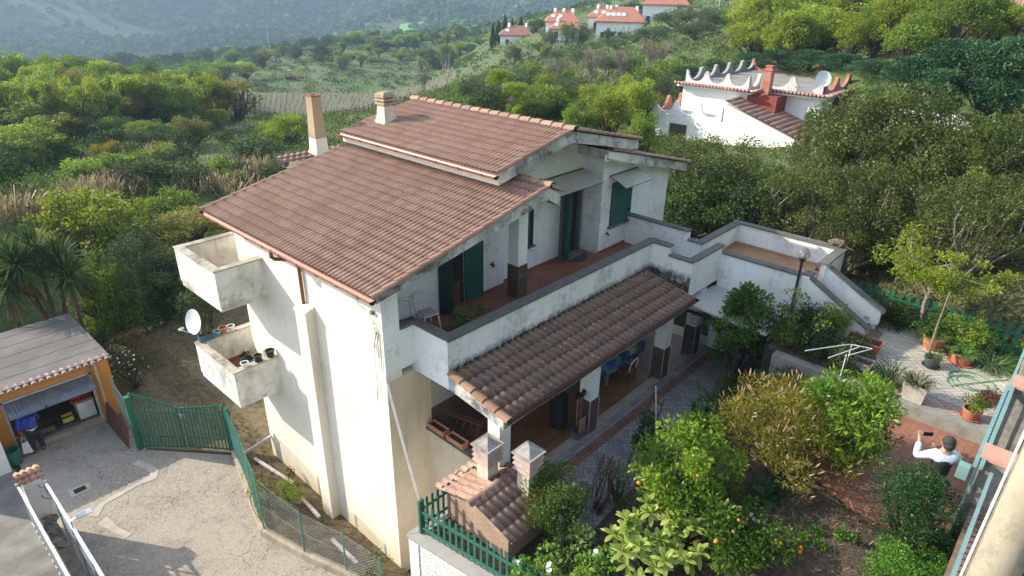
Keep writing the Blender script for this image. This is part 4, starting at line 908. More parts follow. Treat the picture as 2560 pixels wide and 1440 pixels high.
# drain
dg = thing('drain_grate', 'small dark drain grate set in pale mortar on the driveway', 'drain', (-4.6, 8.9, -3.09)); c = MB(); p = at(200, 1224, -3.085)
c.box(p.x-.26, p.x+.26, p.y-.2, p.y+.2, -3.091, -3.086); c.build('frame', M_REP, dg); c = MB()
c.box(p.x-.15, p.x+.15, p.y-.1, p.y+.1, -3.084, -3.08)
for i in range(6): c.box(p.x-.14+i*.05, p.x-.12+i*.05, p.y-.1, p.y+.1, -3.08, -3.072)
c.build('grate', M_BLACK, dg)
# gate pillar with tiled cap, rails and sliding panel at the bottom left
GP = thing('gate_pillar', 'white rendered gate pillar with a small pink tiled cap', 'pillar', (-5.65, 7.54, -3.1))
c = MB(); c.box(-5.84, -5.46, 7.36, 7.72, -3.3, -1.08); c.build('shaft', M_WHITE, GP)
cpm = attrmat('pink_cap_tile', [(0, (.42, .20, .14)), (.5, (.50, .27, .19)), (1, (.55, .33, .25))], .8, (.3, .2, .15), .4, 4)
tile_sheet('cap', cpm, GP, (-5.92, 7.26, -1.10), (1, 0, 0), .54, (0, 1, .42), .29, .135, .16, .035, seed=31)
tile_sheet('cap', cpm, GP, (-5.38, 7.82, -1.10), (-1, 0, 0), .54, (0, -1, .42), .29, .135, .16, .035, seed=32)
c = MB(); c.prism([(-5.86, 7.34, -1.1), (-5.86, 7.54, -1.0), (-5.86, 7.74, -1.1)], (.42, 0, 0)); c.build('cap_core', M_WHITE, GP)
for y, z in ((7.34, -1.35), (7.34, -1.7)):
    c = MB(); c.tube([(-5.56, 7.36, z), (-5.54, 7.2, z), (-5.37, 7.0, z)], .018, 6); c.build('bracket', M_STEEL, GP)
def rail(label, x, y0, y1, z, panel, col):
    o = thing('railing', label, 'railing', (x, (y0+y1)/2, -3.1))
    c = MB(); c.box(x-.03, x+.03, y0, y1, z-.04, z); c.build('top_rail', simple('bright_white_rail', (.75, .76, .77), .35, (.68, .69, .7), 5), o)
    c = MB(); c.box(x-.05, x+.05, y1-.06, y1, z-.3, z+.05); c.build('end_post', M_STEEL, o)
    if panel:
        c = MB(); c.box(x-.012, x+.012, y0, y1-.06, z-1.15, z-.05); c.build('sheet_panel', simple('grey_blue_sheet', (.24, .28, .29), .4, (.2, .23, .24), 3, .4), o)
        c = MB(); c.box(x-.03, x+.03, y0, y1-.1, z-1.2, z-1.15); c.build('bottom_rail', M_STEEL, o)
        for i in range(26):
            yy = y0+(y1-y0-.2)*i/26; c = MB(); c.box(x-.028, x-.014, yy, yy+.05, z-1.145, z-1.06); c.build('tooth', M_STEEL, o)
    else:
        for zz in (z-.35, z-.7): c = MB(); c.box(x-.015, x+.015, y0, y1-.06, zz-.02, zz+.02); c.build('mid_rail', M_STEEL, o)
        k = 5
        for i in range(k):
            yy = y0+(y1-y0)*(i+.5)/k; c = MB(); c.box(x-.02, x+.02, yy-.02, yy+.02, -3.1, z-.04); c.build('baluster_post', M_STEEL, o)
    return o
rail('white topped sliding gate with a solid grey panel, left of the tiled pillar', -5.92, .5, 7.5, -1.2, True, None)
rail('open white railing with cross bars, right of the tiled pillar', -5.42, .5, 7.15, -1.2, False, None)
SLp = thing('solar_lamp', 'small solar panel light on a bent arm fixed to the open white railing', 'lamp', (-5.4, 4.95, -1.15))
c = MB(); c.tube([(-5.42, 4.95, -1.4), (-5.42, 4.95, -1.0), (-5.30, 4.93, -.94)], .018, 6); c.build('arm', M_STEEL, SLp)
c = MB(); c.obox((-5.16, 4.93, -.94), (.17, -.01, .01), (0, .065, .02), (0, 0, .012)); P_ = c.build('panel', simple('white_solar_frame', (.7, .7, .7), .3), SLp)
c = MB()
for i in range(8): c.obox((-5.31+i*.04, 4.935, -.924), (.014, 0, .001), (0, .055, .017), (0, 0, .003))
c.build('cells', simple('solar_cells', (.45, .47, .5), .2), P_)
c = MB(); c.box(-5.75, -5.5, .5, 7.3, -3.2, -2.3); lw = tag(c.build('low_wall', plaster('dark_stained_wall', (.22, .19, .15), (.08, .07, .055), .9, 3, .5), loc=(-5.6, 4, -3.1)), 'dark stained low wall between the two white rails', 'wall')
rng = random.Random(11); M_SLATE = attrmat('broken_slab_stone', [(0, (.12, .10, .09)), (.5, (.22, .19, .165)), (1, (.32, .28, .24))], .8)
where = ['topmost', 'lower', 'left', 'right', 'rear', 'front', 'half buried', 'upright', 'tilted', 'flat', 'reddish', 'palest']
for i in range(12):
    x, y = -5.78+rng.random()*.25, 5.6+rng.random()*1.5; c = MB(); k = rng.choice((4, 5)); r_ = .10+rng.random()*.09; a0 = rng.random()*6
    nrm = Vector((rng.uniform(-.6, .6), rng.uniform(-.6, .6), 1)).normalized(); t1 = nrm.cross(Vector((0, 1, 0))).normalized(); t2 = nrm.cross(t1); cc = Vector((x, y, -2.26+rng.random()*.16))
    poly = [cc+t1*math.cos(a0+6.283*j/k)*r_*rng.uniform(.7, 1.1)+t2*math.sin(a0+6.283*j/k)*r_*rng.uniform(.7, 1.1) for j in range(k)]
    c.prism(poly, nrm*.025, 0, rng.random()); tag(c.build('stone_slab', M_SLATE, loc=cc), 'broken grey stone slab heaped on the low wall behind the tiled pillar', 'slab', 'broken slabs heaped behind the tiled gate pillar')
WPl = thing('wall_pier', 'white rendered pier at the left edge beside the garage', 'pier', (-5.9, 11.3, -3.1)); c = MB(); c.box(-6.3, -5.72, 11.1, 11.6, -3.2, -1.7); c.build('shaft', M_WHITE, WPl); c = MB(); c.box(-6.33, -5.69, 11.07, 11.63, -1.7, -1.64); c.build('coping', M_STONE, WPl)
c = MB(); c.lathe([(.16, 0), (.2, .5), (.185, .5), (.15, .03)], (-5.55, 11.45, -3.09), 16); solo('bin', 'green plastic bin beside the white pier at the left edge', 'bin', c, M_GREENM, loc=(-5.55, 11.45, -3.09))
# satellite dish on the lower balcony
def dish(label, c, aim, r, parent_name='satellite_dish', mast=None, lnb=None):
    o = thing(parent_name, label, 'dish', mast or c); aim = Vector(aim).normalized(); ref = Vector((0, 0, 1)); x = aim.cross(ref).normalized(); y = x.cross(aim); c = Vector(c); vs = []; fs = []; n = 24; rows = 5
    for s_, off in ((1, 0), (-1, -.012)):
        k = len(vs)
        for i in range(rows+1):
            rr = r*i/rows
            for j in range(n): a = 2*math.pi*j/n; vs.append(c+x*math.cos(a)*rr*.92+y*math.sin(a)*rr+aim*(.22*rr*rr/r+off))
        for i in range(rows):
            for j in range(n):
                q = (k+i*n+j, k+i*n+(j+1) % n, k+(i+1)*n+(j+1) % n, k+(i+1)*n+j); fs.append(q if s_ > 0 else q[::-1])
    m_ = MB(); m_.add(vs, fs); m_.build('reflector', simple('white_dish_paint', (.74, .76, .78), .35, (.7, .72, .74), 3), o, smooth=True)
    m_ = MB(); e = c+aim*r*1.15-y*r*.55; m_.tube([c-y*r*.95+aim*.18*r, e], .015, 6); m_.build('arm', M_STEEL, o)
    m_ = MB(); m_.tube([e-aim*.06+y*.06, e+aim*.07+y*.03], .035, 8); m_.build('feed_horn', M_WHITEP, o)
    m_ = MB(); m_.tube([mast or c, c-aim*.12, c-aim*.03], .022, 6); m_.build('mast', M_STEEL, o); return o
dish('white satellite dish on the corner of the lower side balcony', (-1.05, 7.35, 1.58), (-.90, -.20, .28), .36, mast=(-1.05, 7.2, 1.0))
# plant pots of the lower balcony
def pot(mb_mat, label, loc, r0, r1, h, n=18, rim=.02, name='plant_pot', group=None, saucer=None, soil=True):
    o = thing(name, label, 'pot', loc, group); c = MB(); c.lathe([(r0, 0), (r1*.97, h*.86), (r1+rim*.6, h*.87), (r1+rim*.6, h), (r1-.015, h), (r1*.9, h*.8)], loc, n); c.build('pot', mb_mat, o, smooth=False)
    if soil: c = MB(); c.lathe([(0.0001, h*.84), (r1*.93, h*.82)], loc, n); c.build('soil', M_SOILP, o)
    if saucer: c = MB(); c.lathe([(r1*.9, 0.001), (r1*1.12, .03), (r1*1.1, .035), (r1*.8, .012)], loc, n); c.build('saucer', saucer, o)
    return o
B = 1.062
pot(M_BLACKP, 'black plastic pot nearest the wall on the lower balcony coping', (-.16, 5.0, B), .09, .115, .2)
pot(M_BLACKP, 'black pot on a green saucer with a thin cane on the balcony coping', (-.50, 5.0, B), .08, .10, .19, saucer=simple('green_saucer', (.10, .3, .2)))
c = MB(); c.tube([(-.52, 5.01, B+.15), (-.54, 5.02, B+.62)], .006, 5); solo('cane', 'thin cane stuck in the pot with the green saucer', 'cane', c, M_BROWNW, loc=(-.52, 5.01, B+.15))
pot(M_WHITEP, 'small white round pot at the outer corner of the lower balcony', (-.88, 5.0, B), .07, .10, .13)
pot(M_BLUEP, 'light blue pot with a leafy plant on the balcony floor', (-.2, 6.45, .155), .14, .18, .22)
pl_ = thing('planter_box', 'dark blue rectangular planter on the far corner of the balcony', 'planter', (-.9, 7.1, B)); c = MB()
c.box(-1.15, -.75, 7.0, 7.2, B, B+.02); c.box(-1.15, -.75, 7.0, 7.02, B+.02, B+.17); c.box(-1.15, -.75, 7.18, 7.2, B+.02, B+.17); c.box(-1.15, -1.13, 7.02, 7.18, B+.02, B+.17); c.box(-.77, -.75, 7.02, 7.18, B+.02, B+.17); c.build('trough', simple('dark_blue_plastic', (.045, .13, .17), .5), pl_); c = MB(); c.box(-1.13, -.77, 7.02, 7.18, B+.1, B+.14); c.build('soil', M_SOILP, pl_)
pot(M_BLUEP, 'small bright blue pot behind the dark blue planter', (-.62, 7.1, B), .08, .10, .14)
pot(M_TC, 'terracotta pot on the far coping of the lower balcony', (-.45, 7.12, B), .09, .115, .18)
pot(M_WHITEP, 'pale grey pot furthest along the far coping of the balcony', (-.22, 7.12, B), .08, .10, .15)
# ================================================================ terrace things
def plastic_chair(label, loc, rz, cushion=None):
    o = thing('plastic_chair', label, 'chair', (0, 0, 0), 'old white plastic chairs on the terrace')
    s = MB(); s.box(-.21, .21, -.2, .2, .40, .43); s.build('seat', M_WHITEP, o, bevel=.012)
    for sx in (-1, 1):
        for sy in (-1, 1):
            l = MB(); l.tube([(sx*.18, sy*.17, .40), (sx*.22, sy*.22, 0)], [.026, .02], 6); l.build('leg', M_WHITEP, o)
    b_ = MB(); b_.tube([(-.20, .19, .42), (-.23, .25, .68), (-.17, .29, .84), (0, .31, .89), (.17, .29, .84), (.23, .25, .68), (.20, .19, .42)], [.022, .024, .028, .03, .028, .024, .022], 7); b_.build('backrest', M_WHITEP, o)
    if cushion: q = MB(); q.box(-.18, .18, -.17, .17, .432, .46); q.build('cushion', cushion, o, bevel=.015)
    o.location = loc; o.rotation_euler = (0, 0, rz); return o
plastic_chair('white plastic chair with a black seat pad nearest the terrace end wall', (1.32, .80, 2.71), R(-8), M_BLACKP)
plastic_chair('white plastic chair with a grey seat pad, second from the terrace end wall', (1.92, .86, 2.71), R(-8), simple('grey_pad', (.38, .37, .33), .9))
c = MB(); mt_ = [(7.95+.42*math.cos(a), 1.04-.34*math.sin(a), 2.716) for a in [math.pi*i/12 for i in range(13)]]; c.prism(mt_, (0, 0, .012)); solo('doormat', 'half round dark doormat in front of the green front door', 'doormat', c, simple('dark_mat', (.05, .052, .05), .95, (.03, .03, .03), 20), loc=(7.95, 1.0, 2.716))
# white service cable slung from the house corner
ca = Vector((-.01, -.02, 2.45)); cb_ = Vector((-.60, -2.20, -.55))
c = MB()
for off in (0, .035):
    c.tube([ca.lerp(cb_, i/14)+Vector((off, 0, -.25*math.sin(math.pi*i/14))) for i in range(15)], .010, 6)
tag(c.build('cable', simple('white_cable', (.8, .8, .78), .4), loc=ca), 'pair of white cables slung from the house corner down to the picket fence', 'cable')
c = MB(); rng = random.Random(2); pts = [(-.02, .25, 4.05)]
for i in range(16): pts.append((-.02-.02*rng.random(), .1+.25*rng.random(), 4.05-i*.12*rng.random()-.04*i))
c.tube(pts, .006, 5); c.tube([(-.02, .12, 3.7), (-.025, .08, 3.2), (-.02, .1, 2.7)], .007, 5); c.tube([(-.02, .8, 4.3), (-.03, .78, 4.15), (-.02, .7, 4.1), (-.02, .5, 4.05)], .006, 5); c.box(-.07, 0, .76, .84, 4.26, 4.36); c.box(-.07, 0, .22, .3, 4.05, 4.13); c.build('loose_wire', simple('grey_wire_sheath', (.2, .2, .2), .6), H)
# cat on the landing wall
def skin(name, verts, edges, radii, mat, parent=None, loc=None, sub=2, root=0):
    o0 = wl(parent) if parent else Vector(loc or (0, 0, 0)); me = bpy.data.meshes.new(name); me.from_pydata([tuple(Vector(v)-o0) for v in verts], edges, []); o = bpy.data.objects.new(name, me); COL.objects.link(o)
    bm = bmesh.new(); bm.from_mesh(me); bm.verts.ensure_lookup_table(); ly = bm.verts.layers.skin.verify()
    for i, v in enumerate(bm.verts):
        r_ = radii[i]; v[ly].radius = r_ if isinstance(r_, tuple) else (r_, r_); v[ly].use_root = (i == root)
    bm.to_mesh(me); bm.free(); o.modifiers.new('skin', 'SKIN').use_smooth_shade = True; o.modifiers.new('sub', 'SUBSURF').levels = sub; o.modifiers['sub'].render_levels = sub
    me.materials.append(mat)
    if parent: o.parent = parent
    else: o.location = o0
    return o
M_CAT = simple('tabby_fur', (.17, .12, .085), .9, (.06, .045, .035), 14)
x, y, z = 12.68, -4.95, 3.42
CV = [(x, y, z+.13), (x, y+.12, z+.15), (x, y+.22, z+.13), (x, y+.30, z+.10), (x, y+.36, z+.09), (x, y-.10, z+.12), (x-.01, y-.2, z+.05), (x-.01, y-.3, z+.02), (x-.04, y-.40, z+.02),
      (x-.06, y+.18, z+.06), (x-.07, y+.22, z+.015), (x+.06, y+.18, z+.06), (x+.07, y+.22, z+.015), (x-.07, y-.06, z+.07), (x-.09, y-.02, z+.018), (x-.09, y+.04, z+.015), (x+.07, y-.06, z+.07), (x+.09, y-.02, z+.018), (x+.09, y+.04, z+.015)]
CE = [(0, 1), (1, 2), (2, 3), (3, 4), (0, 5), (5, 6), (6, 7), (7, 8), (2, 9), (9, 10), (2, 11), (11, 12), (5, 13), (13, 14), (14, 15), (5, 16), (16, 17), (17, 18)]
CT = thing('cat', 'brown tabby cat crouching at the corner of the landing wall', 'cat', (x, y, z)); skin('body', CV, CE, [.10, .095, .075, .055, .03, .09, .025, .018, .014, .03, .018, .03, .018, .05, .022, .018, .05, .022, .018], M_CAT, CT)
for s in (-1, 1):
    c = MB(); c.add([(x+s*.05, y+.29, z+.14), (x+s*.015, y+.29, z+.145), (x+s*.04, y+.275, z+.185), (x+s*.035, y+.27, z+.14)], [(0, 1, 2), (1, 3, 2), (3, 0, 2), (0, 3, 1)]); c.build('ear', M_CAT, CT)
# lamp post
LP = thing('lamp_post', 'black garden lamp post with a clear globe beside the outside stair', 'lamp', (10.32, -4.66, 1.2))
c = MB(); c.tube([(10.32, -4.72, .9), (10.32, -4.72, 3.62)], [.045, .035], 10); c.build('pole', simple('dark_blue_grey_metal', (.028, .032, .045), .4), LP)
c = MB(); c.lathe([(.04, 0), (.085, .04), (.09, .08), (.06, .085)], (10.32, -4.72, 3.60), 14); c.build('collar', M_BLACK, LP)
mgl, t, b = nmat('smoky_globe'); b.inputs['Base Color'].default_value = (.20, .185, .165, 1); b.inputs['Roughness'].default_value = .12; b.inputs['Alpha'].default_value = .55
c = MB(); c.ball((10.32, -4.72, 3.83), .165, 24); GLB = c.build('globe', mgl, LP, smooth=True)
c = MB(); c.ball((10.32, -4.72, 3.76), .05, 10, sq=(1, 1, 1.5)); c.build('bulb', M_WHITEP, LP, smooth=True)
# ================================================================ portico things
TB = thing('table', 'long portico table under a blue green and yellow patchwork cloth', 'table', (7.15, -1.2, 0))
for lx, ly in ((6.35, -1.45), (7.95, -1.45), (6.35, -.85), (7.95, -.85)):
    c = MB(); c.box(lx-.04, lx+.04, ly-.04, ly+.04, .002, .71); c.build('leg', M_STEEL, TB)
c = MB(); c.box(6.25, 8.05, -1.5, -.8, .71, .745); c.build('top', M_BROWNW, TB)
mp_, t, b = nmat('patchwork_cloth'); vp = coords(t, (1, 1, 1), True); vo = t.nodes.new('ShaderNodeTexVoronoi'); vo.distance = 'CHEBYCHEV'; vo.inputs['Scale'].default_value = 4.6; vo.inputs['Randomness'].default_value = .35; t.links.new(vp, vo.inputs['Vector'])
rmp = ramp(t, vo.outputs['Color'], [(0, (.04, .10, .25)), (.3, (.10, .25, .38)), (.42, (.45, .42, .22)), (.55, (.03, .055, .06)), (.68, (.12, .26, .2)), (.8, (.05, .08, .22))]); t.nodes[-1].color_ramp.interpolation = 'CONSTANT'; t.links.new(rmp, b.inputs['Base Color']); b.inputs['Roughness'].default_value = .6
TCl = MB(); n = 40; per = []
x0, x1, y0, y1 = 6.2, 8.1, -1.55, -.75
TCl.add([(x0, y0, .755), (x1, y0, .755), (x1, y1, .755), (x0, y1, .755)], [(0, 1, 2, 3)])
for (a, b_) in (((x0, y0), (x1, y0)), ((x1, y0), (x1, y1)), ((x1, y1), (x0, y1)), ((x0, y1), (x0, y0))):
    m_ = int(math.hypot(b_[0]-a[0], b_[1]-a[1])/.06); dx, dy = (b_[0]-a[0]), (b_[1]-a[1]); L_ = math.hypot(dx, dy); nx_, ny_ = dy/L_, -dx/L_; vs = []
    for i in range(m_+1):
        f = i/m_; wv = .018*math.sin(i*1.7)+.02; vs += [(a[0]+dx*f, a[1]+dy*f, .755), (a[0]+dx*f+nx_*wv, a[1]+dy*f+ny_*wv, .42+.03*math.sin(i*.5))]
    TCl.add(vs, [(2*i, 2*i+1, 2*i+3, 2*i+2) for i in range(m_)])
tag(TCl.build('tablecloth', mp_, loc=(7.15, -1.15, .755)), 'patchwork cloth of blue, yellow and green squares over the portico table', 'tablecloth')
CHr = thing('chair', 'metal chair with a pale bent back at the portico table', 'chair', (6.95, -1.75, 0)); c = MB(); c.box(6.77, 7.13, -1.85, -1.5, .43, .46); c.build('seat', M_BROWNW, CHr)
c = MB(); c.tube([(6.77, -1.9, .46), (6.77, -1.95, .75), (6.85, -1.97, .83), (7.05, -1.97, .83), (7.13, -1.95, .75), (7.13, -1.9, .46)], .018, 7); c.build('backrest', M_WHITEP, CHr)
for lx, ly in ((6.78, -1.88), (7.12, -1.88), (6.78, -1.52), (7.12, -1.52)): c = MB(); c.tube([(lx, ly, .45), (lx, ly, .002)], .014, 6); c.build('leg', M_BLACK, CHr)
BK = thing('barrel', 'dark wicker drum standing behind the portico column with the tools', 'drum', (4.02, -1.72, 0)); c = MB()
c.lathe([(.2, .003), (.21, .02), (.20, .9), (.19, .92)], (4.02, -1.62, 0), 20); c.build('body', simple('dark_wicker', (.025, .025, .027), .7, (.015, .015, .017), 30), BK)
for i in range(12): c = MB(); c.lathe([(.205, 0), (.222, .015), (.205, .03)], (4.02, -1.62, .08+i*.068), 20); c.build('hoop', simple('black_band', (.012, .012, .014), .5), BK)
TBx = thing('tool_box', 'grey tub holding upturned brooms and rakes beside the stone column', 'tub', (4.05, -2.2, 0)); c = MB(); c.box(3.86, 4.20, -2.38, -2.12, .004, .03); c.box(3.86, 4.20, -2.38, -2.36, .03, .2); c.box(3.86, 4.20, -2.14, -2.12, .03, .2); c.box(3.86, 3.88, -2.36, -2.14, .03, .2); c.box(4.18, 4.20, -2.36, -2.14, .03, .2); c.build('side', simple('grey_tub', (.13, .15, .16), .6), TBx)
c = MB(); c.box(3.95, 4.19, -2.34, -2.31, .1, .55); c.build('cardboard_flap', simple('tan_card', (.38, .25, .14), .9), TBx)
rng = random.Random(9); kinds = [('broom', 'black bristled broom upturned in the grey tub, tallest of the tools'), ('rake', 'black toothed rake upturned in the grey tub nearest the column'), ('rake', 'red handled rake upturned in the grey tub'), ('broom', 'short black broom leaning at the right of the tub'), ('hoe', 'hoe with a thin pale handle at the left of the tub')]
for i, (nm, lab) in enumerate(kinds):
    o = thing(nm, lab, nm, (3.92+i*.055, -2.25, .04)); a = Vector((3.92+i*.055, -2.25, .04)); q = a+Vector((rng.uniform(-.06, .16), rng.uniform(.02, .12), 1.12+.12*rng.random()))
    c = MB(); c.tube([a, q], .012, 6); c.build('handle', simple('worn_handle_'+nm, (.26, .13, .07) if i % 2 else (.22, .08, .05), .6), o)
    c = MB()
    if nm == 'broom': c.obox(q+Vector((0, 0, .02)), (.13, .05, 0), (-.02, .035, 0), (0, 0, .045))
    elif nm == 'rake':
        c.obox(q, (.17, -.03, 0), (0, .012, 0), (0, 0, .012))
        for k in range(8): c.obox(q+Vector((-.15+k*.043, .03-k*.008, -.05)), (.006, 0, 0), (0, .006, 0), (0, 0, .05))
    else: c.obox(q, (.06, .02, 0), (0, .01, 0), (0, 0, .03))
    c.build('head', M_BLACKP, o)
c = MB(); c.box(4.9, 5.7, -.9, -.35, .004, .016); solo('mat', 'grey mat on the plank floor at the back of the portico', 'mat', c, simple('grey_mat', (.13, .15, .16), .95), loc=(5.3, -.6, .004))
# folded deckchair frame by the portico wall
DK = thing('deck_chair', 'folded dark wooden deck chair behind the terracotta planters', 'chair', (1.5, -.9, 0))
for i in range(4): c = MB(); c.bar((1.34+.02*i, -.35-.2*i, .05), (1.62, -.55-.22*i, 1.1), .05, .025); c.build('slat', M_BROWNW, DK)
c = MB(); c.bar((1.45, -.30, 1.12), (1.62, -1.35, 1.18), .16, .03); c.build('headrest', M_BROWNW, DK); c = MB(); c.bar((1.45, -.4, .25), (1.75, -1.4, .95), .06, .03); c.build('brace', M_BROWNW, DK)
for y, lab in ((-.34, 'terracotta trough planter further along the portico side wall'), (-.98, 'terracotta trough planter nearer the brick barbecue')):
    o = thing('planter', lab, 'planter', (1.11, y, .742), 'terracotta planters on the portico wall'); c = MB(); h = .27
    c.prism([(1.03, y-h, .742), (1.19, y-h, .742), (1.22, y-h, .90), (1.0, y-h, .90)], (0, .02, 0)); c.prism([(1.03, y+h-.02, .742), (1.19, y+h-.02, .742), (1.22, y+h-.02, .90), (1.0, y+h-.02, .90)], (0, .02, 0))
    c.prism([(1.03, y-h+.02, .742), (1.05, y-h+.02, .742), (1.02, y-h+.02, .90), (1.0, y-h+.02, .90)], (0, 2*h-.04, 0)); c.prism([(1.17, y-h+.02, .742), (1.19, y-h+.02, .742), (1.22, y-h+.02, .90), (1.20, y-h+.02, .90)], (0, 2*h-.04, 0)); c.box(1.05, 1.17, y-h+.02, y+h-.02, .742, .76)
    c.build('trough', simple('new_terracotta', (.50, .21, .12), .7, (.45, .18, .1), 5), o); c = MB(); c.box(1.035, 1.185, y-h+.02, y+h-.02, .76, .86); c.build('soil', M_SOILP, o)
hl = thing('ceiling_lamp', 'pale glass lamp hanging under the near corner of the portico roof', 'lamp', (1.55, -2.3, 2.15)); c = MB(); c.ball((1.5, -2.28, 2.02), .10, 12, sq=(1.3, 1, .7)); c.build('shade', M_WHITEP, hl, smooth=True); c = MB(); c.tube([(1.5, -2.28, 2.08), (1.5, -2.28, 2.19)], .012, 6); c.build('stem', M_BLACK, hl)
# ================================================================ retaining wall, picket fences, barbecue
rw = thing('retaining_wall', 'rough white retaining wall with a grey stone coping in front of the barbecue', 'wall', (-.7, -2.6, -3.1)); c = MB()
mrw, t, b = nmat('rough_white_render'); v = coords(t, world=True); n_1 = noise(t, v, 22, 6, .7); t.links.new(ramp(t, n_1, [(.35, (.25, .24, .23)), (.45, (.72, .71, .69)), (.6, (.8, .79, .78))]), b.inputs['Base Color']); b.inputs['Roughness'].default_value = .95; bump(t, b, n_1, 1, .03)
dv = Vector((.13, -1, 0)).normalized(); pa = Vector((-.93, -1.68, 0)); pe_ = pa+dv*9
c.prism([(pa.x, pa.y, -3.3), (pe_.x, pe_.y, -3.3), (pe_.x+.3, pe_.y, -3.3), (pa.x+.3, pa.y-.2, -3.3)], (0, 0, 3.24)); c.prism([(pa.x, pa.y, -3.3), (pa.x+.02, pa.y-.28, -3.3), (1.1, -1.98, -3.3), (1.1, -1.72, -3.3)], (0, 0, 3.24)); c.build('wall', mrw, rw)
c = MB(); c.prism([(pa.x-.05, pa.y+.03, -.055), (pe_.x-.05, pe_.y, -.055), (pe_.x+.33, pe_.y, -.055), (pa.x+.36, pa.y-.24, -.055)], (0, 0, .05)); c.prism([(pa.x-.05, pa.y+.04, -.054), (pa.x+.36, pa.y-.23, -.054), (1.1, -1.99, -.054), (1.1, -1.7, -.054)], (0, 0, .05)); c.build('coping', plaster('pale_grey_coping', (.36, .345, .32), (.26, .24, .21), .5, 3), rw)
def picket_fence(label, p, q, z0, z1, h, k, wd=.055, mat=M_GREENW, gap_rails=(.2, .72)):
    p, q = Vector((*p, 0)), Vector((*q, 0)); d = q-p; L = d.length; dn = d.normalized(); nn = Vector((-dn.y, dn.x, 0)); o = thing('picket_fence', label, 'fence', (p.x, p.y, z0))
    for f in gap_rails: c = MB(); c.bar((p.x, p.y, z0+h*f), (q.x, q.y, z1+h*f), .03, .055); c.build('rail', mat, o)
    for i in range(k+1):
        s = i/k; c_ = p+d*s; z = z0+(z1-z0)*s; hw = dn*wd/2; c = MB()
        poly = [c_-hw+Vector((0, 0, z+.02)), c_+hw+Vector((0, 0, z+.02)), c_+hw+Vector((0, 0, z+h-.04)), c_+Vector((0, 0, z+h)), c_-hw+Vector((0, 0, z+h-.04))]
        c.prism([a+nn*.018 for a in poly], nn*.02); c.build('picket', mat, o)
    for pp, z in ((p, z0), (q, z1)): c = MB(); c.box(pp.x-.03, pp.x+.03, pp.y-.03, pp.y+.03, z-.01, z+h+.03); c.build('post', mat, o)
    return o
picket_fence('worn green picket fence on the rough white retaining wall', (-.72, -1.84), (-.72+.13*5.2, -1.84-5.2), -.005, -.005, .82, 34)
picket_fence('green picket fence between the barbecue and the house corner', (-.64, -1.82), (1.08, -1.86), -.004, -.004, .82, 12)
picket_fence('dark green picket fence along the back of the upper patio', (12.25, -4.6), (12.25, -12.5), 1.75, 1.75, 1.0, 38, .10, simple('deep_green_paint', (.012, .10, .05), .5, (.02, .12, .06), 4), (.25, .75))
BQ = thing('barbecue_house', 'brick outdoor barbecue hut with a small tiled roof and two chimneys', 'barbecue', (.6, -2.72, 0))
MBQ = brick_mat('pale_pink_brick', (.46, .30, .22), (.54, .37, .28), (.30, .20, .15), .24, .075, .5, .85, .012, 'XZ', .25)
c = MB(); c.prism([(0, -1.86, -.02), (0, -3.62, -.02), (0, -3.62, .68), (0, -2.72, .93), (0, -1.86, .68)], (1.2, 0, 0)); c.build('wall', MBQ, BQ)
MBT = attrmat('clay_barbecue_tile', [(0, (.28, .17, .13)), (.5, (.36, .23, .18)), (1, (.42, .29, .23))], .85, (.22, .17, .14), .5, 3)
sB = .27/.9
tile_sheet('roof', MBT, BQ, (-.12, -3.80, .665), (1, 0, 0), 1.45, (0, 1, sB), 1.08*math.sqrt(1+sB*sB), .19, .33, .05, seed=41, lift=.03, width=.8)
tile_sheet('roof', MBT, BQ, (1.33, -1.64, .665), (-1, 0, 0), 1.45, (0, -1, sB), 1.08*math.sqrt(1+sB*sB), .19, .33, .05, seed=42, lift=.03, width=.8)
half_tiles('ridge_tile', MBT, BQ, (-.2, -2.72, .985), (1.4, -2.72, .985), .085, .42, seed=43)
c = MB(); c.ball((-.1, -2.72, .96), .085, 10, sq=(.8, 1, .9)); c.ball((.25, -2.62, .985), .06, 8, sq=(2, 1, .5)); c.build('mortar', simple('rough_mortar', (.30, .28, .25), .95, (.15, .14, .13), 20), BQ)
M_COWL = plaster('pinkish_concrete_cowl', (.42, .31, .27), (.25, .20, .18), .8, 5, .4, False); M_CAPS = plaster('grey_cap_stone', (.33, .31, .285), (.17, .16, .15), .9, 7, .5, False)
for cx_, cy_, zb_, zt_ in ((.70, -2.36, .78, 1.42), (1.02, -3.2, .70, 1.50)):
    c = MB(); c.box(cx_-.155, cx_+.155, cy_-.155, cy_+.155, zb_, zt_); shaft(c, (cx_, cy_), .22, .158, zb_-.03, zb_+.10); ch = c.build('chimney', plaster('cream_chimney', (.62, .55, .43), (.40, .35, .28), .7, 3, .3), BQ)
    c = MB()
    for i in range(3):
        z = zt_-.06+i*.125; shaft(c, (cx_, cy_), .235, .20, z, z+.075)
        for sx, sy in ((-1, -1), (1, -1), (1, 1), (-1, 1)): c.box(cx_+sx*.16-.035, cx_+sx*.16+.035, cy_+sy*.16-.035, cy_+sy*.16+.035, z+.085, z+.125)
    c.box(cx_-.13, cx_+.13, cy_-.13, cy_+.13, zt_, zt_+.3, 1); c.build('cowl', [M_COWL, M_DARK], ch)  # core coloured dark, standing in for the shade in the slab gaps
    z = zt_+.315; c = MB(); c.box(cx_-.25, cx_+.25, cy_-.25, cy_+.25, z, z+.035); shaft(c, (cx_, cy_), .19, .175, z+.035, z+.055); shaft(c, (cx_, cy_), .17, .01, z+.055, z+.155); c.build('cap', M_CAPS, ch)
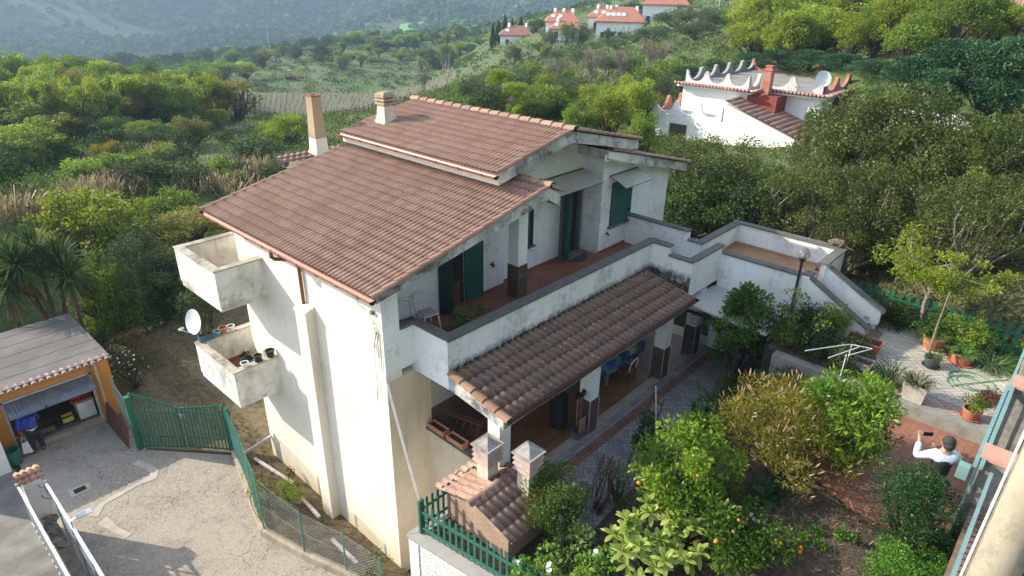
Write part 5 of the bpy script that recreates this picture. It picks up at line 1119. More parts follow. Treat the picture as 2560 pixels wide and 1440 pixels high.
cp_ = thing('concrete_post', 'short slotted concrete post with a pointed top among the bushes', 'post', (.95, -4.15, 0)); c = MB(); c.box(.90, .94, -4.20, -4.08, -.3, .72); c.box(.98, 1.02, -4.20, -4.08, -.3, .72)
for z in (-.2, .05, .3, .55): c.box(.94, .98, -4.20, -4.08, z, z+.12)
shaft(c, (.96, -4.14), .06, .01, .72, .83); c.build('shaft', plaster('grey_cast_concrete', (.36, .35, .32), (.2, .19, .18), .7, 5), cp_)
c = MB(); rng = random.Random(77)
for i in range(26):
    a = Vector((2.15+.2*rng.random(), -4.0-.25*rng.random(), .0)); c.tube([a, a+Vector((rng.uniform(-.15, .2), rng.uniform(-.2, .2), .5)), a+Vector((.35+rng.uniform(-.15, .15), rng.uniform(-.1, .4), 1.1+.2*rng.random()))], .009, 4)
tag(c.build('twig_bundle', simple('dry_twigs', (.10, .065, .045), .9), loc=(2.2, -4.1, 0)), 'leaning bundle of dry pruned twigs beside the garden path', 'twigs')
c = MB(); c.tube([(3.9, -4.6, .0), (4.6, -3.9, 2.0)], .016, 6); solo('stake', 'long thin cane stake leaning over the herringbone path', 'stake', c, simple('pale_cane', (.42, .36, .26)), loc=(3.9, -4.6, 0))
for dx in (0,):
    o = thing('ladder', 'dark thin metal ladder lying over the herringbone path', 'ladder', (4.6, -4.4, .3)); A, B_ = Vector((3.5, -4.3, .25)), Vector((5.9, -3.5, .75))
    for off in (0, .35): c = MB(); c.bar(A+Vector((off*.3, off, 0)), B_+Vector((off*.3, off, 0)), .025); c.build('stile', M_BLACK, o)
    for i in range(6): q = A.lerp(B_, (i+.5)/6); c = MB(); c.bar(q, q+Vector((.1, .35, 0)), .018); c.build('rung', M_BLACK, o)
c = MB(); c.add([(3.10, -7.1, 1.02), (3.28, -7.02, 1.03), (3.25, -6.9, 1.10), (3.12, -6.95, 1.14), (3.2, -7.0, 1.16)], [(0, 1, 4), (1, 2, 4), (2, 3, 4), (3, 0, 4)]); pz = gz(3.18, -7.0); o = c.build('paper', M_WHITEP, loc=(3.18, -7.0, 1.02)); o.location.z = pz+.01; tag(o, 'crumpled white paper on the dark garden soil', 'paper')
# ================================================================ upper patio
def trough(label, c0, sx, sy, h, mat, z):
    o = thing('planter', label, 'planter', (c0[0], c0[1], z)); c = MB(); x, y = c0
    def ringbox(f0, f1, za, zb): pass
    P0 = [(x+a*sx*.8, y+b_*sy*.85, z+.002) for a, b_ in ((-1, -1), (1, -1), (1, 1), (-1, 1))]; P1 = [(x+a*sx, y+b_*sy, z+h) for a, b_ in ((-1, -1), (1, -1), (1, 1), (-1, 1))]; P2 = [(x+a*(sx-.03), y+b_*(sy-.03), z+h) for a, b_ in ((-1, -1), (1, -1), (1, 1), (-1, 1))]; P3 = [(p[0], p[1], z+h*.8) for p in P2]
    c.add(P0+P1+P2+P3, [(0, 3, 2, 1)]+[(i, (i+1) % 4, 4+(i+1) % 4, 4+i) for i in range(4)]+[(4+i, 4+(i+1) % 4, 8+(i+1) % 4, 8+i) for i in range(4)]+[(8+i, 8+(i+1) % 4, 12+(i+1) % 4, 12+i) for i in range(4)]); c.build('tub', mat, o)
    c = MB(); c.add([(p[0], p[1], p[2]+.01) for p in P3], [(0, 1, 2, 3)]); c.build('soil', M_SOILP, o); return o
trough('long terracotta trough beside the foot of the outside stair', (9.95, -6.75), .22, .42, .28, M_TC, ZP)
trough('dirty white square tapered planter on the kerb of the upper patio', (8.38, -8.30), .24, .24, .42, plaster('dirty_white_planter', (.55, .52, .45), (.3, .28, .22), .7, 4), ZP+.012)
trough('pale stone trough in the bed left of the patio', (8.75, -6.9), .2, .4, .3, plaster('grey_stone_trough', (.34, .32, .29), (.2, .19, .17), .6, 4), ZP)
pot(M_TC, 'wide terracotta bowl pot with lush leaves on the pale patio', (10.95, -8.75, ZP), .19, .27, .30, saucer=M_TC)
pot(M_TC, 'tall terracotta pot behind the wooden pergola post', (11.25, -8.05, ZP), .2, .26, .36)
pot(simple('dark_blue_grey_pot', (.05, .065, .08), .5), 'dark grey pot standing at the foot of the wooden post', (10.22, -8.25, ZP), .14, .18, .26, saucer=simple('dark_saucer', (.05, .06, .07)))
pot(M_TC, 'terracotta pot on a saucer by the kerb, next to the sliding gate', (8.42, -9.4, ZP+.012), .13, .18, .24, saucer=M_TC)
wp_ = thing('pergola_post', 'weathered wooden post rising from the patio through the pale tree', 'post', (10.35, -8.2, ZP)); c = MB(); c.tube([(10.36, -8.12, ZP), (10.40, -8.10, ZP+1.0), (10.45, -8.12, ZP+1.9)], [.032, .028, .022], 7); c.build('pole', simple('grey_wood', (.22, .18, .14), .9, (.12, .10, .08), 6), wp_)
c = MB(); rng = random.Random(6); pts = []
for i in range(80):
    a = i*.19; rr = .42-.10*math.sin(a*.7); pts.append((10.0+rr*.9*math.cos(a)+.10*math.sin(a*.31), -9.15+rr*math.sin(a), ZP+.015+.002*(i % 9)))
pts += [(10.5, -9.5, ZP+.02), (10.8, -9.75, ZP+.02)]
c.tube(pts, .012, 5); solo('garden_hose', 'coiled green garden hose lying on the pale patio', 'hose', c, simple('green_hose', (.06, .26, .14), .5), loc=(10.0, -9.15, ZP))
dr = thing('drying_rack', 'white folding clothes rack half hidden in the bushes', 'rack', (8.3, -6.8, 1.9)); zr = 2.65
for a, b_ in (((7.4, -6.1, zr), (8.45, -6.75, zr)), ((8.45, -6.75, zr), (8.6, -7.2, zr)), ((8.6, -7.2, zr), (7.9, -6.9, zr)), ((7.45, -6.6, zr), (8.45, -6.95, zr))): c = MB(); c.tube([a, b_], .012, 6); c.build('rail', M_WHITEP, dr)
for p in ((8.42, -6.8), (7.9, -6.85)): c = MB(); c.tube([(p[0], p[1], 1.3), (p[0], p[1], zr)], .012, 6); c.build('leg', M_WHITEP, dr)
fs_ = thing('flower_stand', 'black wrought iron flower stand with a pot of heather under the sheet roof', 'stand', (9.9, -5.0, 1.0))
for a in range(3): c = MB(); c.tube([(9.4+.14*math.cos(a*2.1), -5.2+.14*math.sin(a*2.1), .4), (9.4+.05*math.cos(a*2.1), -5.2+.05*math.sin(a*2.1), 1.1), (9.4+.13*math.cos(a*2.1), -5.2+.13*math.sin(a*2.1), 1.6)], .01, 5); c.build('leg', M_BLACK, fs_)
c = MB(); c.lathe([(.09, 0), (.13, .16), (.115, .16), (.08, .02)], (9.4, -5.2, 1.55), 14); c.build('pot', M_TC, fs_)
# boundary wall, sliding gate, piers
bw = thing('boundary_wall', 'low street wall topped with brown bricks and a pale green rail', 'wall', (3, -10.1, 1.3)); c = MB(); c.box(-1.5, 4.62, -10.22, -9.98, .3, 2.42); c.build('wall', plaster('grey_street_wall', (.33, .31, .28), (.18, .17, .15), .8, 2, .4), bw)
c = MB()
for i in range(52): x = -1.5+i*.118; c.box(x, x+.108, -10.24, -9.96, 2.42, 2.475, 0, random.Random(i).random())
tag(c.build('brick_coping', attrmat('brown_coping_brick', [(0, (.16, .10, .075)), (.5, (.20, .13, .10)), (1, (.25, .17, .13))], .85), bw), kind='stuff')
M_PGR = simple('pale_green_metal', (.22, .36, .34), .4, (.17, .29, .27), 4, .2)
c = MB(); c.box(-1.5, 4.4, -10.06, -10.01, 3.28, 3.33); RL = c.build('top_rail', M_PGR, bw)
for i in range(38): x = -1.4+i*.155; c = MB(); c.box(x, x+.025, -10.048, -10.022, 2.475, 3.28); c.build('baluster', M_PGR, bw)
def pier(label, x, y, w_, z0, z1):
    o = thing('gate_pier', label, 'pier', (x, y, z0), 'grey gate piers with terracotta caps'); c = MB(); c.box(x-w_, x+w_, y-w_, y+w_, z0, z1); c.build('shaft', plaster('mossy_grey_pier', (.30, .285, .26), (.10, .10, .085), .95, 3, .6), o)
    c = MB(); c.box(x-w_-.03, x+w_+.03, y-w_-.03, y+w_+.03, z1, z1+.07); c.build('cap', simple('pink_terracotta_cap', (.55, .29, .21), .8, (.46, .23, .17), 4), o); return o
pier('mossy grey gate pier with a terracotta cap nearest the road pole', 4.84, -10.05, .2, 1.3, 3.36)
pier('mossy grey gate pier with a terracotta cap, middle of the row', 7.75, -10.1, .22, 1.3, 3.36)
pier('furthest grey gate pier with a terracotta cap beyond the patio', 9.6, -10.1, .2, 1.3, 3.36)
sg = thing('sliding_gate', 'pale green sliding gate with a double top beam between the grey piers', 'gate', (6, -9.85, 1.6))
for y in (-9.80, -9.88): c = MB(); c.box(4.4, 7.5, y-.03, y+.03, 3.30, 3.40); c.build('top_beam', M_PGR, sg)
c = MB(); c.box(4.4, 7.5, -9.87, -9.81, 1.68, 1.76); c.build('bottom_beam', M_PGR, sg)
for i in range(24): x = 4.45+i*.13; c = MB(); c.box(x, x+.03, -9.855, -9.83, 1.76, 3.30); c.build('bar', M_PGR, sg)
c = MB(); c.box(4.3, 4.45, -9.76, -9.6, 3.05, 3.3); c.build('motor_box', M_PGR, sg)
sg2 = thing('railing', 'pale green handrail sloping up beside the middle gate pier', 'railing', (9, -9.85, 1.9)); c = MB(); c.tube([(7.5, -9.84, 3.2), (8.0, -9.84, 3.35), (9.2, -9.84, 3.55), (9.5, -9.84, 3.7)], .03, 6); c.build('handrail', M_PGR, sg2)
for x, z in ((8.0, 3.35), (8.6, 3.45), (9.2, 3.55)): c = MB(); c.tube([(x, -9.84, ZP), (x, -9.84, z)], .018, 6); c.build('post', M_PGR, sg2)
lw2 = thing('bed_wall', 'pale low wall of the raised flower bed at the right edge', 'wall', (10.6, -9.7, 1.9)); c = MB(); c.box(9.9, 11.6, -10.05, -9.9, 1.8, 2.75); c.build('wall', M_WHITE, lw2); c = MB(); c.box(9.85, 11.65, -10.1, -9.85, 2.75, 2.81); c.build('coping', simple('pinkish_coping', (.42, .30, .24), .85), lw2)
UP = thing('utility_pole', 'pale concrete utility pole with white conduits at the right edge', 'pole', (-2.32, -10.35, 1.0)); c = MB(); px_ = -2.34; py_ = -10.12; c.tube([(px_, py_, .4), (px_, py_, 12)], [.15, .12], 20); c.build('shaft', plaster('beige_concrete', (.34, .295, .22), (.24, .2, .15), .6, 2, .3), UP, smooth=True)
c = MB(); c.tube([(px_-.04, py_+.165, .4), (px_-.04, py_+.155, 6.6)], .024, 8); c.build('conduit', M_WHITEP, UP, smooth=True)
c = MB(); c.tube([(px_-.09, py_+.14, .4), (px_-.09, py_+.13, 6.1)], .018, 8); c.build('conduit', M_WHITEP, UP, smooth=True)
c = MB(); c.tube([(px_-.04, py_+.15, 6.6), (px_-.03, py_+.145, 9), (px_-.04, py_+.135, 12)], .009, 6); c.build('cable', M_WHITEP, UP)
# ================================================================ people
M_SKIN = simple('skin', (.42, .24, .17), .6, (.38, .21, .15), 8)
def hand(V, E, Rr, w_, d, side, curl=.4):
    """palm and five separate bent fingers added to a skin skeleton; w_ = index of the wrist vertex"""
    p = Vector(V[w_]); d = Vector(d).normalized(); s = Vector(side).normalized(); nrm = d.cross(s).normalized()
    V.append(p+d*.05); E.append((w_, len(V)-1)); Rr.append((.036, .018)); pm_ = len(V)-1
    for i, (o_, L_) in enumerate(((-.030, .066), (-.010, .075), (.010, .07), (.028, .056))):
        a = p+d*.095+s*o_; b_ = a+(d*(1-curl)+nrm*curl).normalized()*L_*.55; c_ = b_+(d*(1-2*curl)+nrm*2*curl).normalized()*L_*.45; k = len(V); V += [a, b_, c_]; E += [(pm_, k), (k, k+1), (k+1, k+2)]; Rr += [.010, .009, .007]
    a = p+d*.045-s*.038; b_ = a+(d*.6-s*.7).normalized()*.035; k = len(V); V += [a, b_]; E += [(pm_, k), (k, k+1)]; Rr += [.011, .009]
def face(root, c, fwd, up, r=.1):
    f = Vector(fwd).normalized(); u_ = Vector(up).normalized(); s = f.cross(u_).normalized(); c = Vector(c)
    for sg_ in (-1, 1):
        m_ = MB(); m_.ball(c+f*r*.86+s*sg_*r*.33, .013, 8); m_.build('eye', simple('eye_dark', (.03, .02, .02), .3), root)
        m_ = MB(); m_.ball(c+s*sg_*r*.82-f*r*.05, .03, 8, sq=(.6, .6, 1)); m_.build('ear', M_SKIN, root)
    m_ = MB(); m_.ball(c+f*r*1.0-u_*r*.2, .016, 8); m_.build('nose', M_SKIN, root)
    m_ = MB(); m_.ball(c+f*r*.88-u_*r*.52, .022, 8, sq=(1, 1, .35)); m_.build('mouth', simple('lips', (.3, .11, .09), .6), root)
def person_a():
    bx, by, bz = -4.90, 11.56, -3.09
    o = thing('person', 'stooping person in a blue jacket and dark trousers at the garage, carrying a bag', 'person', (bx, by, bz))
    W = lambda x, y, z: Vector((bx+x, by+y, bz+z))
    hips = W(0, 0, .90); V = [hips, W(0, .05, 1.06), W(-.01, .14, 1.20), W(-.02, .22, 1.28), W(-.02, .27, 1.34), W(-.02, .34, 1.40), W(-.02, .37, 1.46)]
    E = [(0, 1), (1, 2), (2, 3), (3, 4), (4, 5), (5, 6)]; Rr = [(.15, .11), (.15, .11), (.17, .12), (.10, .08), .05, .085, .075]
    for s in (-1, 1):
        k = len(V); V += [W(s*.10, 0, .84), W(s*.11+(.02 if s > 0 else 0), .04, .46), W(s*.12, -.01*s, .08), W(s*.13, .13, .035)]; E += [(0, k), (k, k+1), (k+1, k+2), (k+2, k+3)]; Rr += [.09, .06, .042, .035]
    for s in (-1, 1):
        k = len(V)
        if s < 0: V += [W(-.20, .17, 1.26), W(-.27, .07, 1.02), W(-.27, .06, .80)]
        else: V += [W(.18, .18, 1.26), W(.25, .18, 1.04), W(.20, .38, .98)]
        E += [(3, k), (k, k+1), (k+1, k+2)]; Rr += [.06, .045, .03]
        hand(V, E, Rr, k+2, (0, 0, -1) if s < 0 else (-.1, 1, 0), (0, 1, 0) if s < 0 else (1, 0, 0), .45)
    skin('body', V, E, Rr, M_SKIN, o, sub=1)
    jm = simple('blue_jacket', (.02, .045, .40), .6, (.015, .03, .28), 5)
    JV = [W(0, .0, .84), W(0, .05, 1.03), W(-.01, .13, 1.19), W(-.02, .21, 1.27), W(-.02, .25, 1.32), W(-.20, .17, 1.26), W(-.28, .07, 1.02), W(-.275, .06, .84), W(.18, .18, 1.26), W(.26, .18, 1.04), W(.21, .35, .99)]
    skin('jacket', JV, [(0, 1), (1, 2), (2, 3), (3, 4), (3, 5), (5, 6), (6, 7), (3, 8), (8, 9), (9, 10)], [(.21, .16), (.195, .15), (.205, .155), (.14, .11), .07, .085, .07, .06, .085, .068, .055], jm, o)
    skin('shirt_hem', [W(0, 0, .80), W(0, .01, .87)], [(0, 1)], [(.19, .145), (.19, .145)], M_WHITEP, o, sub=1)
    TV = [W(0, 0, .86)]; TE_ = []; TR = [(.165, .13)]
    for s in (-1, 1): k = len(TV); TV += [W(s*.10, 0, .78), W(s*.115, .04, .46), W(s*.12, 0, .10)]; TE_ += [(0, k), (k, k+1), (k+1, k+2)]; TR += [.115, .085, .075]
    skin('trousers', TV, TE_, TR, simple('dark_trousers', (.012, .014, .025), .8), o)
    for s in (-1, 1): skin('shoe', [W(s*.12, -.05, .045), W(s*.125, .06, .045), W(s*.13, .17, .04)], [(0, 1), (1, 2)], [.045, .045, .035], M_BROWNW, o, sub=1, root=0)
    m_ = MB(); m_.ball(W(-.02, .33, 1.455), .098, 14, sq=(.9, 1, .9)); m_.build('hair', simple('grey_hair', (.22, .20, .19), .8, (.14, .13, .12), 20), o, smooth=True)
    face(o, W(-.02, .36, 1.44), (0, 1, -.35), (0, .35, 1), .095)
    m_ = MB(); m_.tube([W(.10, .06, 1.32), W(-.05, -.08, 1.16), W(-.2, -.10, .98)], .012, 5); m_.build('strap', M_BLACKP, o)
    bg_ = thing('shopping_bag', 'full white shopping bag with a green top held by the person in blue', 'bag', (bx-.27, by+.02, bz+.1)); m_ = MB()
    m_.add([W(-.30-.10, -.08, .16), W(-.16, -.08, .12), W(-.14, .12, .13), W(-.40, .12, .15), W(-.36, -.04, .50), W(-.2, -.05, .54), W(-.2, .1, .54), W(-.35, .1, .5), W(-.28, .02, .10)], [(0, 1, 5, 4), (1, 2, 6, 5), (2, 3, 7, 6), (3, 0, 4, 7), (0, 8, 1), (1, 8, 2), (2, 8, 3), (3, 8, 0)]); m_.build('sack', simple('white_bag', (.62, .64, .66), .5, (.5, .52, .55), 10), bg_)
    m_ = MB(); m_.tube([W(-.34, .03, .5), W(-.29, .04, .70), W(-.22, .03, .52)], .012, 5); m_.build('handle', M_WHITEP, bg_); m_ = MB(); m_.ball(W(-.28, .03, .52), .07, 8, sq=(1, .9, .6)); m_.build('leaves', M_GREENM, bg_)
def person_b():
    bx, by, bz = 4.86, -9.36, 1.60; fa = R(98)      # turned towards the house
    o = thing('person', 'man in a dark waistcoat and white shirt holding up a phone beside the sliding gate', 'person', (bx, by, bz))
    f = Vector((.80, .60, 0)).normalized(); s_ = Vector((f.y, -f.x, 0))
    W = lambda x, y, z: Vector((bx, by, bz))+s_*x+f*y+Vector((0, 0, z))
    V = [W(0, 0, .94), W(0, 0, 1.12), W(0, .01, 1.32), W(0, .0, 1.44), W(0, .01, 1.52), W(0, .03, 1.62), W(0, .03, 1.70)]; E = [(0, 1), (1, 2), (2, 3), (3, 4), (4, 5), (5, 6)]; Rr = [(.16, .12), (.15, .11), (.17, .12), (.11, .09), .055, .088, .08]
    for s in (-1, 1):
        k = len(V); V += [W(s*.1, 0, .86), W(s*.11, .02, .48), W(s*.12, 0, .08), W(s*.13, .14, .04)]; E += [(0, k), (k, k+1), (k+1, k+2), (k+2, k+3)]; Rr += [.09, .062, .043, .036]
    for s in (-1, 1):
        k = len(V)
        if s < 0: V += [W(-.20, .01, 1.42), W(-.36, .14, 1.24), W(-.26, .36, 1.46)]
        else: V += [W(.20, .01, 1.42), W(.34, .10, 1.16), W(.06, .32, 1.36)]
        E += [(3, k), (k, k+1), (k+1, k+2)]; Rr += [.062, .046, .032]
        hand(V, E, Rr, k+2, (.55, .3, .5) if s < 0 else (-.6, .3, .5), (0, .6, .6), .5)
    skin('body', V, E, Rr, M_SKIN, o, sub=1)
    sh = simple('white_shirt', (.66, .70, .80), .75, (.5, .55, .7), 25)
    skin('shirt', [W(0, 0, 1.0), W(0, .0, 1.15), W(0, .01, 1.32), W(0, 0, 1.43), W(0, .005, 1.50), W(-.20, .01, 1.42), W(-.37, .14, 1.24), W(-.27, .33, 1.43), W(.20, .01, 1.42), W(.35, .10, 1.16), W(.1, .30, 1.33)], [(0, 1), (1, 2), (2, 3), (3, 4), (3, 5), (5, 6), (6, 7), (3, 8), (8, 9), (9, 10)], [(.175, .135), (.17, .13), (.195, .14), (.18, .13), .082, .085, .068, .052, .085, .068, .052], sh, o)
    skin('waistcoat', [W(0, 0, .96), W(0, .0, 1.14), W(0, .008, 1.30), W(0, -.002, 1.44)], [(0, 1), (1, 2), (2, 3)], [(.2, .16), (.2, .16), (.225, .175), (.20, .165)], simple('black_waistcoat', (.012, .012, .018), .8), o)
    skin('trousers', [W(0, 0, .94), W(-.1, 0, .8), W(-.11, .02, .48), W(-.12, 0, .1), W(.1, 0, .8), W(.11, .02, .48), W(.12, 0, .1)], [(0, 1), (1, 2), (2, 3), (0, 4), (4, 5), (5, 6)], [(.165, .13), .115, .085, .075, .115, .085, .075], simple('grey_trousers', (.06, .06, .07), .8), o)
    for s in (-1, 1): skin('shoe', [W(s*.12, -.05, .045), W(s*.125, .06, .045), W(s*.13, .17, .04)], [(0, 1), (1, 2)], [.045, .045, .035], M_BLACKP, o, sub=1)
    m_ = MB(); m_.ball(W(0, .0, 1.70), .107, 16, sq=(.92, 1, 1)); m_.ball(W(0, -.03, 1.64), .092, 14); m_.build('hair', simple('dark_grey_hair', (.035, .032, .03), .75, (.018, .017, .016), 30), o, smooth=True)
    face(o, W(0, .04, 1.65), f, (0, 0, 1), .1)
    ph = thing('phone', 'black smartphone held sideways in the hands of the man in the waistcoat', 'phone', W(-.10, .42, 1.53)); m_ = MB(); m_.obox(W(-.10, .43, 1.52), s_*.08, f*.005, Vector((0, 0, .04))); m_.build('body', M_BLACKP, ph); m_ = MB(); m_.obox(W(-.10, .424, 1.52), s_*.072, f*.0015, Vector((0, 0, .034))); m_.build('screen', simple('dark_screen', (.01, .01, .012), .1), ph)
person_a(); person_b()
# ================================================================ neighbours
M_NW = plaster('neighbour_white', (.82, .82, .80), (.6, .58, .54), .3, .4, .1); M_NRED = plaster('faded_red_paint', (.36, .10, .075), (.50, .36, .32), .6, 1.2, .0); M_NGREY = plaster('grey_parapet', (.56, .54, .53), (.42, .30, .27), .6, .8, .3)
NV = thing('villa', 'white neighbouring villa with a scalloped parapet and red chimney', 'villa', (40, 9, -2))
c = MB(); c.box(36, 47, 8.6, 13.3, -3, 3.78); c.box(37.6, 47, 4.4, 8.6, -3, 3.78); c.box(34, 41, 9.1, 14.3, -4, 2.1); c.prism([(34, 9.1, -4), (34, 9.1, 3.3), (34, 3.9, 1.6), (34, 3.9, -4)], (6, 0, 0)); c.build('wall', M_NW, NV)
c = MB(); c.box(36.01, 37.59, 6.6, 8.595, 2.2, 3.78); c.build('red_wall', simple('red_paint', (.26, .05, .035), .8), NV)
rb_ = MB(); rb_.box(35.6, 47.3, 8.25, 13.6, 3.78, 4.0); rb_.box(37.2, 47.3, 4.1, 8.25, 3.78, 4.0); NRF = rb_.build('flat_roof', M_NW, NV)
rs_ = MB(); rs_.box(36.4, 46.9, 8.4, 13.2, 4.0, 4.03); rs_.box(38, 46.9, 4.5, 8.4, 4.0, 4.03); rs_.build('roof_felt', simple('striped_grey_felt', (.27, .25, .22), .9, (.19, .175, .16), .8), NRF)
MNT = attrmat('pink_roof_tile', [(0, (.36, .17, .12)), (.5, (.44, .23, .17)), (1, (.52, .31, .24))], .8)
for p, q, up in (((35.5, 13.65, 4.02), (35.5, 8.2, 4.02), (0, 0, 1)), ((37.1, 8.2, 4.02), (37.1, 4.0, 4.02), (0, 0, 1)), ((35.5, 8.15, 4.02), (37.1, 8.15, 4.02), (0, 0, 1)), ((37.1, 4.0, 4.02), (47.4, 4.0, 4.02), (0, 0, 1))):
    m_ = MB(); P_, Q_ = Vector(p), Vector(q); d_ = Q_-P_; k = int(d_.length/.24); sd_ = Vector((-d_.y, d_.x, 0)).normalized()
    for i in range(k): cc = P_+d_*((i+.5)/k); m_.tube([cc+Vector((0, 0, -.03)), cc-sd_*-.0+sd_*(-.34 if True else 0)+Vector((0, 0, .08))], [.105, .09], 7, 0, random.Random(i).random())
    tag(m_.build('eave_tiles', MNT, NRF), kind='stuff')
def scallop(mb, p, q, z, h, k, th=.22, lo=.16):
    """wall with wide scooped bays between horns, k bays"""
    p, q = Vector((*p, 0)), Vector((*q, 0)); d = q-p; L = d.length; dn = d.normalized(); nn = Vector((-dn.y, dn.x, 0)); n = 24
    for i in range(k):
        for j in range(n):
            ss = []
            for t_ in (j/n, (j+1)/n):
                x_ = t_*2-1; hh = lo+(h-lo)*(1-math.sqrt(max(0, 1-(abs(x_)/.84)**2))) if abs(x_) < .84 else h
                ss.append((p+d*((i+t_)/k), hh))
            (a, ha), (b_, hb) = ss
            mb.add([a+Vector((0, 0, z)), b_+Vector((0, 0, z)), b_+Vector((0, 0, z+hb)), a+Vector((0, 0, z+ha)), a+nn*th+Vector((0, 0, z)), b_+nn*th+Vector((0, 0, z)), b_+nn*th+Vector((0, 0, z+hb)), a+nn*th+Vector((0, 0, z+ha))], [(0, 1, 2, 3), (5, 4, 7, 6), (3, 2, 6, 7)])
    mb.box
for p, q, k, m_, lab in (((36.0, 13.2), (36.0, 8.6), 3, M_NGREY, 1), ((36.1, 8.6), (37.8, 8.6), 1, M_NGREY, 1), ((37.8, 8.5), (37.8, 4.5), 2, M_NGREY, 1), ((46.9, 4.4), (46.9, 13.2), 5, M_NRED, 1), ((47, 13.3), (36, 13.3), 5, simple('dark_grey_scallop', (.30, .30, .31), .9), 1), ((37.9, 4.4), (46.9, 4.4), 4, M_NRED, 1)):  # parapet along the long left side gets a darker grey
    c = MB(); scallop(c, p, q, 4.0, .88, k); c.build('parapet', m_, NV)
for p, q, k, m_ in (((34.0, 14.3), (34.0, 9.2), 3, M_NW), ((41, 14.3), (34.0, 14.3), 4, M_NRED)):
    c = MB(); scallop(c, p, q, 2.1, .95, k); c.build('parapet', m_, NV)
c = MB(); c.box(34.2, 41, 9.2, 14.1, 2.1, 2.15); c.build('terrace_floor', simple('grey_terrace', (.28, .26, .25), .9), NV)
tile_sheet('roof', attrmat('reddish_brown_tile', [(0, (.42, .23, .17)), (.5, (.52, .30, .23)), (1, (.58, .36, .28))], .8), NV, (33.8, 3.6, 1.72), (1, 0, 0), 6.6, (0, 1, .327), 5.8, .3, .42, .06, seed=51)
c = MB(); c.box(36.25, 36.75, 7.35, 7.85, 2.4, 5.3); chn = c.build('chimney', M_NRED, NV); c = MB(); c.box(36.2, 36.8, 7.3, 7.9, 5.3, 5.4); c.box(36.28, 36.72, 7.38, 7.82, 5.5, 5.6); [c.box(36.3+.3*i, 36.4+.3*i, 7.4, 7.8, 5.4, 5.5) for i in range(2)]; c.build('cap', M_NRED, chn)
c = MB(); c.box(33.98, 33.995, 11.6, 12.9, -.3, 1.55); nw_ = c.build('window', M_DARK, NV); c = MB(); [c.box(33.95, 33.98, 11.6+i*.16, 11.7+i*.16, -.3, 1.55) for i in range(8)]; tag(c.build('shutter', simple('olive_shutter', (.09, .10, .05), .7), nw_), kind='stuff')
dish('white satellite dish standing above the tiled roof of the scalloped villa', (37.0, 4.4, 5.05), (-.75, -.55, .35), .5, mast=(37.0, 4.4, 3.6))
MRT = brick_mat('far_red_roof', (.42, .16, .10), (.48, .20, .13), (.36, .14, .09), .5, .6, .5, .85, .03)
def far_villa(label, pl, pr_, dist, depth, ridge_h, wall_h, k_sky, dchim, name='villa', roofm=None):
    """hip roofed house between two photo points of its eave at a given distance"""
    a, b_ = atd(*pl, dist), atd(*pr_, dist); zr_ = (a.z+b_.z)/2; d = Vector((b_.x-a.x, b_.y-a.y, 0)); L = d.length; dn = d.normalized(); fw_ = Vector((CX, CY, 0))-Vector((a.x, a.y, 0)); nn = Vector((-dn.y, dn.x, 0)); nn = nn if nn.dot(fw_) < 0 else -nn
    o = thing(name, label, 'house', (a.x+d.x/2, a.y+d.y/2, zr_-wall_h)); P = lambda s, t_, z: Vector((a.x, a.y, 0))+dn*s+nn*t_+Vector((0, 0, z))
    c = MB(); c.prism([P(.5, .5, zr_-wall_h-4), P(L-.5, .5, zr_-wall_h-4), P(L-.5, depth-.5, zr_-wall_h-4), P(.5, depth-.5, zr_-wall_h-4)], (0, 0, wall_h+4)); c.build('wall', M_NW, o)
    r = MB(); i_ = min(depth/2, L/3); V_ = [P(0, 0, zr_), P(L, 0, zr_), P(L, depth, zr_), P(0, depth, zr_), P(i_, depth/2, zr_+ridge_h), P(L-i_*.8, depth/2, zr_+ridge_h)]; r.add(V_+[v_-Vector((0, 0, .25)) for v_ in V_[:4]], [(0, 1, 5, 4), (1, 2, 5), (2, 3, 4, 5), (3, 0, 4), (6, 7, 1, 0), (7, 8, 2, 1), (8, 9, 3, 2), (9, 6, 0, 3), (9, 8, 7, 6)]); rf = r.build('roof', roofm or MRT, o)
    for i in range(dchim): s = L*(.3+.5*i/max(1, dchim-1)); c = MB(); q = P(s, depth*.45, zr_+ridge_h*.6); c.box(q.x-.3, q.x+.3, q.y-.3, q.y+.3, q.z-.5, q.z+1.5); c.build('chimney', M_NW, rf)
    for i in range(k_sky): s = L*(.25+.4*i/max(1, k_sky)); f = .45; A = P(s, depth/2*f, zr_+ridge_h*f+.08); c = MB(); c.obox(A, dn*.55, (nn*depth/2+Vector((0, 0, ridge_h))).normalized()*.8, Vector((0, 0, .05))); c.build('skylight', simple('skylight_glass', (.62, .66, .7), .2), rf)
    for i in range(max(2, int(L/4))): s = L*(i+.5)/max(2, int(L/4)); q = P(s, .47, zr_-wall_h+.6); c = MB(); c.obox(q, dn*.5, nn*.02, Vector((0, 0, .8))); c.build('window', M_DARK, o)
    for i in range(2): q = P(L-.48, depth*(.3+.4*i), zr_-wall_h+.8); c = MB(); c.obox(q, dn*.02, nn*.5, Vector((0, 0, .8))); c.build('window', M_DARK, o)
    return o
far_villa('brown roofed house lowest on the far ridge beside the dark cypresses', (1246, 90), (1335, 86), 195, 12, 2.2, 2.6, 1, 2, roofm=brick_mat('far_brown_roof', (.27, .12, .09), (.30, .14, .10), (.22, .1, .07), .5, .6, .5, .85, .03))
far_villa('red roofed white villa with three chimneys left of the long white villa', (1360, 56), (1450, 52), 187, 12, 2.6, 2.8, 2, 3)
far_villa('small red roofed annexe in front of the three chimney villa', (1370, 74), (1452, 70), 180, 8, 1.8, 2.2, 1, 1)
far_villa('rear wing of the white villas with a red roof on the ridge', (1466, 46), (1560, 40), 192, 11, 2.4, 2.8, 2, 3)
